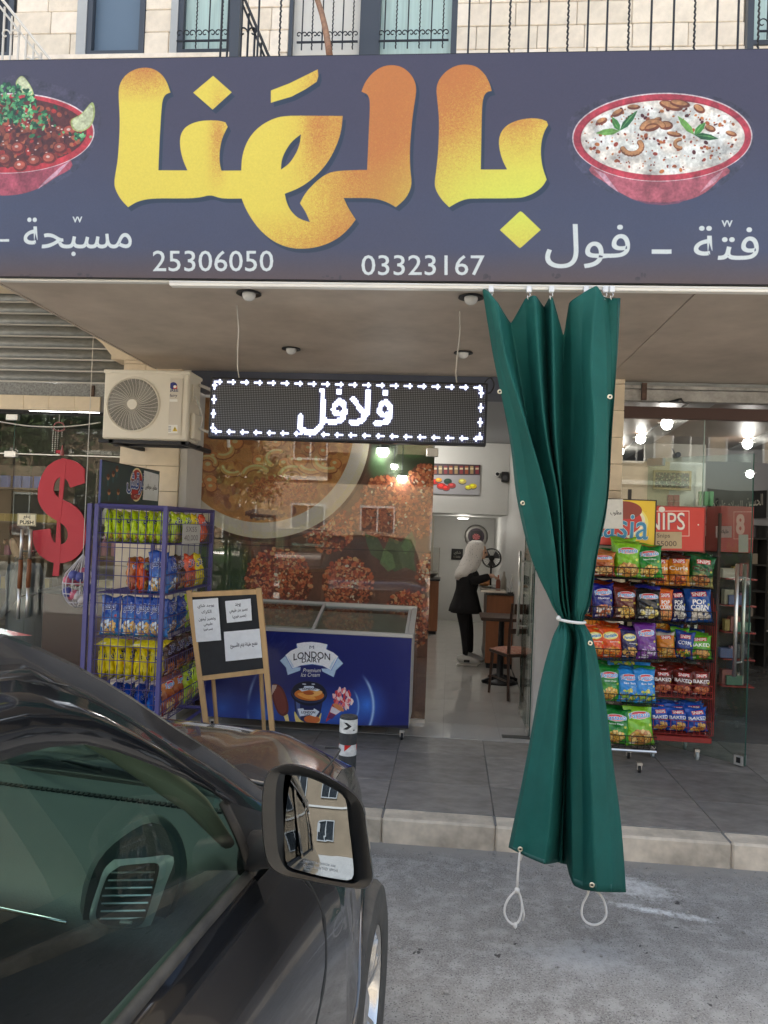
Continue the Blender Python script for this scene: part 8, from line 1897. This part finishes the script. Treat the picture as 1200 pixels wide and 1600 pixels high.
for s in (1, -1):
    r0, r1, r2, r3 = resamp(K0, N_), resamp(K1, N_), resamp(K2, N_), resamp(K3, N_)
    fr = [[W_(p, s) for p in r0], [W_(p, s, .004, -.006) for p in r0], [W_(p, s, -.006) for p in r1], [W_(p, s, -.006, -.010) for p in r1], [W_(p, s, .006, -.016) for p in r1]]
    MB().grid(fr).build('roof_edge', m_paint, car, smooth=True, auto=35, fixn=True)
    # painted door frame from the gutter to the window visor
    q1 = resamp(K1, N_); end = [Vector(p) for p in K2]; k2x = resamp(list(K2) + [(.775, .06, 1.12), (.796, .10, 1.06)], N_)
    MB().grid([[W_(a, s, .006, -.016) for a in q1], [W_(Vector(a).lerp(Vector(b), .5), s, .010) for a, b in zip(q1, k2x)], [W_(b, s, .004) for b in k2x]]).build('door_frame', m_paint, car, smooth=True)
    # smoked wind deflector over the window
    v2, v3 = resamp(K2[8:], 30), resamp(K3[8:], 30)
    MB().grid([[W_(a, s, .006, .006) for a in v2], [W_(Vector(a).lerp(Vector(b), .45), s, .026) for a, b in zip(v2, v3)], [W_(b, s, .018) for b in v3]]).build('window_deflector', m_gblk, car, smooth=True, solid=.003)
    # side glass
    g2, gb = resamp([(.62, -3.0, 1.30)] + list(K3)[3:] , 40), resamp(KB, 40)
    top = [p for p in resamp(K2, 40)]; 
    rows_ = []
    for t in np.linspace(0, 1, 7):
        rows_.append([W_(Vector(a).lerp(Vector(b), t), s, -.004 + .012 * math.sin(math.pi * t)) for a, b in zip(top, gb)])
    MB().grid(rows_).build('side_window', m_cglass, car, smooth=True, fixn=False)
    for b0, b1 in ((-1.22, -1.12), (-2.32, -2.20)):
        MB().prism([Wc(s * .668, b0, 1.60), Wc(s * .668, b1, 1.60), Wc(s * .806, b1, 1.05), Wc(s * .806, b0, 1.05)], cr_ * (.012 * s)).build('pillar_cover', m_gblk, car)
    # seal and moulding along the belt
    kb = resamp(KB, 30)
    MB().grid([[W_(p, s, -.004, .012) for p in kb], [W_(p, s, .006, .010) for p in kb], [W_(p, s, .010, -.002) for p in kb]]).build('window_seal', m_rub, car, smooth=True, solid=.004)
    MB().grid([[W_(p, s, .009, -.001) for p in kb], [W_(p, s, .020, -.012) for p in kb], [W_(p, s, .034, -.045) for p in kb], [W_(p, s, .040, -.062) for p in kb]]).build('belt_moulding', m_gblk, car, smooth=True)
    # mirror sail: triangle ahead of the window
    MB().add([W_((.757, -.045, 1.228), s, .004), W_((.797, .02, 1.057), s, .004), W_((.812, .345, 1.012), s, .004), W_((.785, .16, 1.13), s, .006)], [(0, 1, 2, 3)]).build('sail_panel', m_plas, car, solid=.006)
    MB().tube([W_((.754, -.048, 1.226), s, .006), W_((.775, -.015, 1.15), s, .008), W_((.797, .018, 1.06), s, .008)], .010, 6).build('frame_seal', m_rub, car, smooth=True)
    # side panel with wheel arches
    WB = (.76, -1.90); RA = .405; ZC_ = .345
    def zbelt(b): return interp(b, [-3.5, -3.0, -1.2, .1, .39, .7, .95, 1.12, 1.22, 1.34], [.98, 1.05, 1.04, 1.035, 1.02, 1.015, .995, .955, .915, .83])
    def aprof(b, z):
        base_ = interp(z, [.25, .32, .45, .60, .75, .87, .96, 1.03, 1.06], [.86, .90, .925, .936, .928, .905, .865, .812, .79])
        k = 1 - .105 * max(0, (b - .42) / .5) - .10 * max(0, (b - 1.1) / .25) ** 2 - .16 * max(0, (-2.5 - b) / 1.0) ** 2
        fl = sum(.014 * math.exp(-((math.hypot(b - w, z - ZC_) - RA) / .05) ** 2) for w in WB)
        return base_ * k + fl
    bs_ = sorted(set([round(x, 3) for x in np.linspace(-3.45, 1.34, 60)] + [round(w + RA * math.cos(a), 3) for w in WB for a in np.linspace(.02, math.pi - .02, 25)]))
    rows_ = []
    for t in np.linspace(0, 1, 16):
        rw = []
        for b in bs_:
            zl = .27
            for w in WB:
                if abs(b - w) < RA: zl = max(zl, ZC_ + math.sqrt(RA * RA - (b - w) ** 2))
            z = lerp(zbelt(b), zl, t ** 1.05); rw.append(Wc(s * aprof(b, z), b, z))
        rows_.append(rw)
    MB().grid(rows_).build('side_panel', m_paint, car, smooth=True)
    for w in WB:
        arc_ = [(w + RA * math.cos(a), ZC_ + RA * math.sin(a)) for a in np.linspace(-.12, math.pi + .12, 30)]
        MB().tube([Wc(s * (aprof(b, z) - .002), b, z) for b, z in arc_], .009, 6).build('arch_lip', m_paint, car, smooth=True)
        MB().grid([[Wc(s * (aprof(b, z) - .004), b, z) for b, z in arc_], [Wc(s * .60, b, z) for b, z in arc_]]).build('arch_liner', m_cdark, car, fixn=False)
    seam = [(.10, 1.045), (.19, 1.0), (.225, .955), (.24, .90), (.235, .86), (.20, .78), (.12, .72), (.06, .66), (.04, .50), (.05, .35), (.06, .29)]
    MB().tube([Wc(s * (aprof(b, z) - .0006), b, z) for b, z in sm(seam, 4)], .0032, 5).build('door_seam', m_cdark, car)
    MB().tube([Wc(s * (aprof(b, z) - .0006), b, z) for b, z in sm([(-1.1, 1.04), (-1.12, .9), (-1.12, .6), (-1.1, .3)], 4)], .0032, 5).build('door_seam', m_cdark, car)
    MB().tube([Wc(s * (aprof(b, .90) + .012), b, .905) for b in np.linspace(-.98, -.80, 6)], [.006, .012, .013, .013, .012, .006], 8).build('door_handle', m_paint, car, smooth=True)
# roof
MB().grid([[Wc(p[0] * u, p[1], p[2] + .045 * (1 - u * u)) for u in np.linspace(-1, 1, 13)] for p in resamp(K0[:int(len(K0) * .42)], 16)]).build('roof', m_paint, car, smooth=True)
# windscreen
ws = [q for q in resamp([p for p in K0 if p[1] > -.62], 14)]
MB().grid([[Wc(p[0] * u * .95, p[1] + .14 * (1 - u * u) * (i / 13) + .01, p[2] + .03 * (1 - u * u) * (1 - i / 13)) for u in np.linspace(-1, 1, 13)] for i, p in enumerate(ws)]).build('windscreen', m_cglass, car, smooth=True, fixn=False)
# bonnet and nose
prof = sm([(.42, 1.045), (.70, 1.062), (.95, 1.062), (1.12, 1.05), (1.25, 1.015), (1.34, .94), (1.40, .83), (1.45, .65), (1.47, .5), (1.44, .30)], 4)
rows_ = []
for i, (b, z) in enumerate(prof):
    rw = []
    for u in np.linspace(-1, 1, 25):
        bb = b - .20 * abs(u) ** 3 * max(0, (b - .42)) ; ae = min(.806, aprof(min(bb, 1.34), min(zbelt(min(bb, 1.33)), z)) - .002)
        zz = z - (max(0, z - zbelt(min(bb, 1.33)))) * abs(u) ** 5 + .012 * math.exp(-((abs(u) - .62) / .08) ** 2) * (z > .9)
        rw.append(Wc(u * ae, bb + (.04 * (1 - u * u) if i == 0 else 0), zz))
    rows_.append(rw)
MB().grid(rows_).build('bonnet', m_paint, car, smooth=True)
for s in (1, -1):
    MB().tube([Wc(s * a, b, z) for a, b, z in sm([(.735, .40, 1.055), (.74, .7, 1.050), (.725, .95, 1.040), (.69, 1.10, 1.017), (.62, 1.17, .995)], 5)], .0035, 5).build('bonnet_seam', m_cdark, car)
    MB().grid([[Wc(s * a, b, z) for a, b, z in L] for L in (((.52, 1.19, .975), (.60, 1.12, .965), (.66, 1.03, .955)), ((.54, 1.27, .90), (.62, 1.20, .90), (.70, 1.09, .90)), ((.53, 1.31, .80), (.62, 1.25, .80), (.71, 1.12, .82)))]).build('headlight', mat('headlamp_lens', (.45, .46, .47), .06, metal=.5, coat=1.), car, smooth=True, solid=.02)
MB().tube([Wc(u * .78, .44 + .10 * (1 - u * u), 1.062 - .03 * abs(u) ** 3) for u in np.linspace(-1, 1, 11)], .022, 6).build('wiper_cowl', m_plas, car, smooth=True)
for s in (-.1, .45): MB().tube([Wc(s, .50, 1.085), Wc(s + .1, .44, 1.11), Wc(s + .34, .33, 1.13)], .007, 5).build('wiper', m_plas, car, smooth=True)
# tail
MB().grid([[Wc(u * a, b + .10 * u * u, z) for u in np.linspace(-1, 1, 11)] for a, b, z in ((.56, -3.2, 1.47), (.66, -3.36, 1.25), (.74, -3.45, 1.02), (.78, -3.52, .8), (.78, -3.55, .55), (.74, -3.48, .28))]).build('tailgate', m_paint, car, smooth=True)
MB().prism([Wc(-.86, -3.4, .27), Wc(.86, -3.4, .27), Wc(.80, 1.2, .27), Wc(-.80, 1.2, .27)], (0, 0, .03)).build('underbody', m_cdark, car)
# cabin
MB().grid([[Wc(u, b, z) for u in (-.76, -.4, 0, .4, .76)] for b, z in ((.40, .9), (.2, .45), (-.4, .35), (-3.2, .35), (-3.2, .95))]).build('cabin_floor', m_cdark, car)
for s in (1, -1): 
    MB().prism([Wc(s * .765, -3.0, .33), Wc(s * .765, .38, .33), Wc(s * .765, .30, 1.02), Wc(s * .765, -3.0, 1.03)], cr_ * (-.02 * s)).build('inner_door', mat('door_card', (.10, .11, .105), .7), car)
    MB().tube([W_(p, s, -.055, -.02) for p in resamp([p for p in K2 if p[1] > -.75] + [(.765, .10, 1.10)], 16)], [.034] * 12 + [.030, .026, .022, .018], 8, flat=.7).build('pillar_trim', m_beige, car, smooth=True)
# dashboard with its end vent
dr = []
for b, z in ((.47, 1.045), (.30, 1.055), (.10, 1.055), (-.03, 1.05), (-.12, 1.035), (-.165, 1.005), (-.16, .96), (-.10, .80), (-.02, .55), (.1, .4)):
    dr.append([Wc(a, b + .02 * math.cos(a * 3.5), z + .018 * math.exp(-((a + .37) / .2) ** 2) - (.05 if abs(a) > .74 else 0)) for a in np.linspace(-.75, .745, 25)])
MB().grid(dr).build('dashboard', m_dash, car, smooth=True)
MB().tube([Wc(a, -.172 + .02 * math.cos(a * 3.5), 1.008) for a in np.linspace(-.70, .50, 14)], .004, 6).build('dash_trim', m_chrome, car, smooth=True)

mb = MB()
for k in range(66): a = -.45 + k * .016; p = Wc(a, .33, 1.0575); mb.box((p.x - .0055, p.y - .010, p.z - .004), (p.x + .0055, p.y + .010, p.z + .0012))
mb.build('defroster_slots', m_cdark, car)['kind'] = 'stuff'
# bulging vent pod at the door end of the dash
vp = lambda px, py, dY=0.: P(px, py, Y=1.455 + dY)
podl = sm([(120, 1470), (128, 1400), (150, 1340), (190, 1300), (240, 1275), (275, 1300), (290, 1350), (280, 1400), (262, 1440), (225, 1490), (170, 1500)], 3)
mb = MB(); rings_ = []
cpx, cpy = 205, 1400
for sc_, dY in ((1.0, .16), (1.03, .08), (1.0, .03), (.92, .008)):
    rings_.append([vp(cpx + (x - cpx) * sc_, cpy + (y - cpy) * sc_, dY) for x, y in podl])
mb.grid(rings_, closed=True); mb.add(rings_[-1], [tuple(range(len(rings_[-1])))]); mb.build('vent_pod', m_dash, car, smooth=True, auto=50)
outl = sm([(178, 1343), (225, 1340), (271, 1339), (258, 1385), (240, 1435), (230, 1452), (209, 1456), (175, 1454), (150, 1449), (140, 1437), (142, 1418), (153, 1385), (163, 1358), (178, 1343)], 4)[:-1]
inl = sm([(188, 1353), (215, 1350), (247, 1350), (245, 1375), (232, 1420), (222, 1443), (205, 1449), (178, 1447), (157, 1442), (150, 1432), (152, 1416), (160, 1388), (170, 1366), (188, 1353)], 4)[:-1]
A_, B_ = [vp(x, y, -.006) for x, y in outl], [vp(x, y, -.012) for x, y in inl]; B2 = [vp(x, y, .02) for x, y in inl]; A2 = [vp(x, y, .012) for x, y in outl]
m_silver = mat('satin_silver', (.80, .86, .86), .25, metal=.6)
MB().grid([A2, A_, B_, B2], closed=True).build('vent_frame', m_silver, car, smooth=True, auto=50)
mb = MB(); mb.add([vp(x, y, .022) for x, y in inl], [tuple(range(len(inl)))]); mb.build('vent_back', m_cdark, car)
for k in range(7):
    y = 1364 + k * 12; x0 = interp(y, [1350, 1400, 1450], [176, 157, 152]) ; x1 = interp(y, [1350, 1400, 1445], [246, 238, 222]); MB().tube([vp(x0 + 3, y, .008), vp(x1 - 2, y - 1, .008)], [.0022, .0022], 4).build('vent_slat', m_silver, car)
MB().tube([vp(188, 1441, .0), vp(206, 1442, -.002)], .004, 6).build('vent_wheel', m_silver, car)
# steering wheel, seats
mb = MB(); wc = Wc(-.37, -.36, .98); tl_w = Vector((0, 0, 1)) * .93 + cf * .36
mb.tube([wc + cr_ * (.185 * math.cos(a)) + tl_w * (.185 * math.sin(a)) for a in np.linspace(0, 6.283, 33)[:-1]], .014, 8, closed=True); o = mb.build('steering_wheel', m_plas, car, smooth=True)
MB().tube([wc - cr_ * .18, wc, wc + cr_ * .18], [.014, .05, .014], 8).build('wheel_spoke', m_plas, car, smooth=True)
m_seat = mat('seat_cloth', (.14, .14, .13), .9, bump=.3, bscale=90)
for a in (-.37, .37):
    MB().prism([Wc(a - .25, -.85, .50), Wc(a + .25, -.85, .50), Wc(a + .25, -1.38, .46), Wc(a - .25, -1.38, .46)], (0, 0, .14)).build('seat_base', m_seat, car, bevel=.04); MB().prism([Wc(a - .24, -1.32, .58), Wc(a + .24, -1.32, .58), Wc(a + .21, -1.52, 1.22), Wc(a - .21, -1.52, 1.22)], cf * -.12).build('seat_back', m_seat, car, bevel=.04)
    MB().prism([Wc(a - .12, -1.54, 1.27), Wc(a + .12, -1.54, 1.27), Wc(a + .11, -1.57, 1.44), Wc(a - .11, -1.57, 1.44)], cf * -.08).build('headrest', m_seat, car, bevel=.03)
# wheels
def wheel(a, b, s, steer):
    c = Wc(a * s, b, .352); mb = MB(); n = 64; R0 = .352; w = .11
    pr = [(.225, -w * .95), (.235, -w), (.30, -w * 1.06), (.335, -w * .98), (.350, -w * .80), (.352, -w * .4), (.352, w * .4), (.350, w * .80), (.335, w * .98), (.30, w * 1.06), (.235, w), (.225, w * .95)]
    M = Matrix.Translation(c) @ Matrix.Rotation(-math.atan2(.129, .992) + steer, 4, 'Z')
    vs = []; fs = []
    for (r, h) in pr:
        for k in range(n):
            t = 2 * math.pi * k / n; rr_ = r - (.006 if (r > .345 and k % 2 == 0) else 0); vs.append(M @ Vector((h, rr_ * math.cos(t), rr_ * math.sin(t))))
    for i in range(len(pr) - 1):
        for k in range(n): l = (k + 1) % n; fs.append((i * n + k, i * n + l, (i + 1) * n + l, (i + 1) * n + k))
    mb.add(vs, fs); tyre = mb.build('tyre', mat('tyre_rubber', (.030, .030, .030), .8, bump=.3, bscale=60, var=.3, vscale=12, vcol=(.07, .068, .062)), car, smooth=True, auto=40)
    o = w * .86 * s
    def rp(r, t, h): return M @ Vector((h, r * math.cos(t), r * math.sin(t)))
    mb = MB(); rg = [[rp(r, 2 * math.pi * k / 48, h) for k in range(48)] for r, h in ((.226, o), (.232, o + .006 * s), (.224, o + .008 * s), (.212, o - .01 * s), (.205, -o * .7))]
    mb.grid(rg, closed=True); mb.build('rim', m_silver2, car, smooth=True, auto=40)
    mb = MB(); mb.grid([[rp(r, 2 * math.pi * k / 32, h) for k in range(32)] for r, h in ((.2, -o * .2), (.02, -o * .2))], closed=True); mb.build('brake_disc', mat('brake_steel', (.12, .11, .10), .5, metal=.8), car)
    for k in range(5):
        for d in (-.17, .17):
            t = 2 * math.pi * k / 5 + .3; L = [(.045, t + d * .2, o * .8), (.12, t + d * .6, o * .98), (.215, t + d, o + .002 * s)]
            mb = MB(); P0 = [rp(r, tt - .10 * (.06 / r) ** .5 * .9, h) for r, tt, h in L]; P1 = [rp(r, tt + .10 * (.06 / r) ** .5 * .9, h) for r, tt, h in L]; Q0 = [rp(r, tt - .10 * (.06 / r) ** .5, h - .03 * s) for r, tt, h in L]; Q1 = [rp(r, tt + .10 * (.06 / r) ** .5, h - .03 * s) for r, tt, h in L]
            mb.grid([Q0, P0, P1, Q1]); mb.build('spoke', m_silver2, car, auto=30)
    mb = MB(); mb.grid([[rp(r, 2 * math.pi * k / 20, h) for k in range(20)] for r, h in ((.052, o * .7), (.05, o * .92), (.03, o), (.002, o + .002 * s))], closed=True); mb.build('hub_cap', m_silver2, car, smooth=True, auto=40)
m_silver2 = mat('alloy_silver', (.58, .58, .57), .25, metal=.85)
wheel(.808, .76, 1, R(5)); wheel(.825, .76, -1, R(5)); wheel(.825, -1.90, 1, 0); wheel(.825, -1.90, -1, 0)
# door mirror
YM = 1.48
oul = sm([(412, 1222), (420, 1205), (436, 1196), (458, 1194), (490, 1203), (522, 1218), (553, 1240), (568, 1262), (574, 1300), (580, 1345), (583, 1372), (577, 1386), (560, 1389), (520, 1384), (470, 1374), (440, 1367), (420, 1352), (412, 1322), (409, 1285), (409, 1250), (412, 1222)], 4)[:-1]
gll = sm([(445, 1211), (478, 1214), (508, 1226), (532, 1240), (541, 1254), (545, 1290), (550, 1335), (552, 1366), (548, 1375), (538, 1376), (500, 1369), (465, 1360), (449, 1353), (445, 1335), (443, 1290), (442, 1240), (445, 1211)], 4)[:-1]
def mring(L, Y, sc=1., dx=0, dy=0, c=(498, 1290)): return [P(c[0] + (x - c[0]) * sc + dx, c[1] + (y - c[1]) * sc + dy, Y=Y) for x, y in L]
nO, nG = len(oul), len(gll)
oul_r = [tuple(p)[:2] for p in resamp([(x, y, 0) for x, y in oul + [oul[0]]], 65)][:-1]; gll_r = [tuple(p)[:2] for p in resamp([(x, y, 0) for x, y in gll + [gll[0]]], 65)][:-1]
i0 = min(range(64), key=lambda k: (gll_r[k][0] - oul_r[0][0]) ** 2 + (gll_r[k][1] - oul_r[0][1]) ** 2); gll_r = gll_r[i0:] + gll_r[:i0]
mid_r = [((a[0] * .35 + b[0] * .65), (a[1] * .35 + b[1] * .65)) for a, b in zip(oul_r, gll_r)]
MB().grid([mring(oul_r, YM + .012, 1.0), mring(oul_r, YM - .004, .985), mring(mid_r, YM - .002, 1.), mring(gll_r, YM + .018, 1.)], closed=True).build('mirror_rim', mat('rim_black', (.007, .0075, .008), .3), car, smooth=True, auto=50)
MB().grid([mring(oul_r, YM + .012, 1.0), mring(oul_r, YM + .05, .99, 2, -2), mring(oul_r, YM + .095, .93, 4, -4), mring(oul_r, YM + .13, .74, 4, -4), mring(oul_r, YM + .145, .4, 2, 0), mring(oul_r, YM + .148, .02, 2, 0)], closed=True).build('mirror_shell', mat('mirror_shell_paint', (.045, .042, .042), .28, coat=.8, metal=.3), car, smooth=True)
# mirror glass: tilted upward as set for a driver
gc = P(497, 1292, Y=YM + .020); nm_ = Vector((-.02, -.975, .21)).normalized(); cc_ = nm_.dot(gc)
mg = [PP(x, y, nm_, cc_) for x, y in gll_r]; RC = 1.15        # convex like a passenger-side mirror
rings_m = [[gc + (q - gc) * t - nm_ * ((q - gc) * t).length_squared / (2 * RC) for q in mg] for t in (1, .85, .7, .55, .4, .25, .1)]
mb = MB(); mb.grid(rings_m, closed=True); mb.add(rings_m[-1], [tuple(range(64))])
MIR = mb.build('mirror_glass', mat('mirror_silver', (.125, .15, .185), .0, metal=1.), car, smooth=True)
# etched words on the glass, as read from this side
def etched(t, pxy, h):
    tr, asp = text_tris(t); a, b = pxy; mb = MB(); k = 0
    for tri in tr: q3 = [PP(a[0] + (b[0] - a[0]) * u, a[1] + (b[1] - a[1]) * u - h * v, nm_, cc_) for u, v in tri]; mb.add([q - nm_ * ((q - gc).length_squared / (2 * RC) - .0012) for q in q3], [(0, 1, 2)])
    mb.build('etched_words', mat('etched_grey', (.30, .33, .36), .6), car, fixn=False)
etched('OBJECTS IN MIRROR ARE', ((474, 1348), (524, 1357)), 4.5); etched('CLOSER THAN THEY APPEAR', ((474, 1355), (528, 1364)), 4.5)
st0, st1 = loc3(SPl(396, 1330)), None
arm = [SPl(388, 1335, -.01), P(402, 1330, Y=1.545), P(422, 1325, Y=1.545)]
def oval(c, ry, rz, ax): return [c + Vector((0, ry * math.cos(t), rz * math.sin(t))) for t in np.linspace(0, 2 * math.pi, 16, endpoint=False)]
MB().grid([oval(SPl(380, 1332, -.02), .05, .045, 0), oval(SPl(396, 1330, .01), .045, .042, 0), oval(P(412, 1326, Y=1.55), .035, .038, 0), oval(P(432, 1322, Y=1.55), .035, .042, 0)], closed=True).build('mirror_arm', m_plas, car, smooth=True)

copy_tree(car, loc=Wc(0, 0, 0) + Vector((-2.6, -7.6, 0)), rz=R(88), label='dark grey car standing across the street, seen mirrored in the shop window')
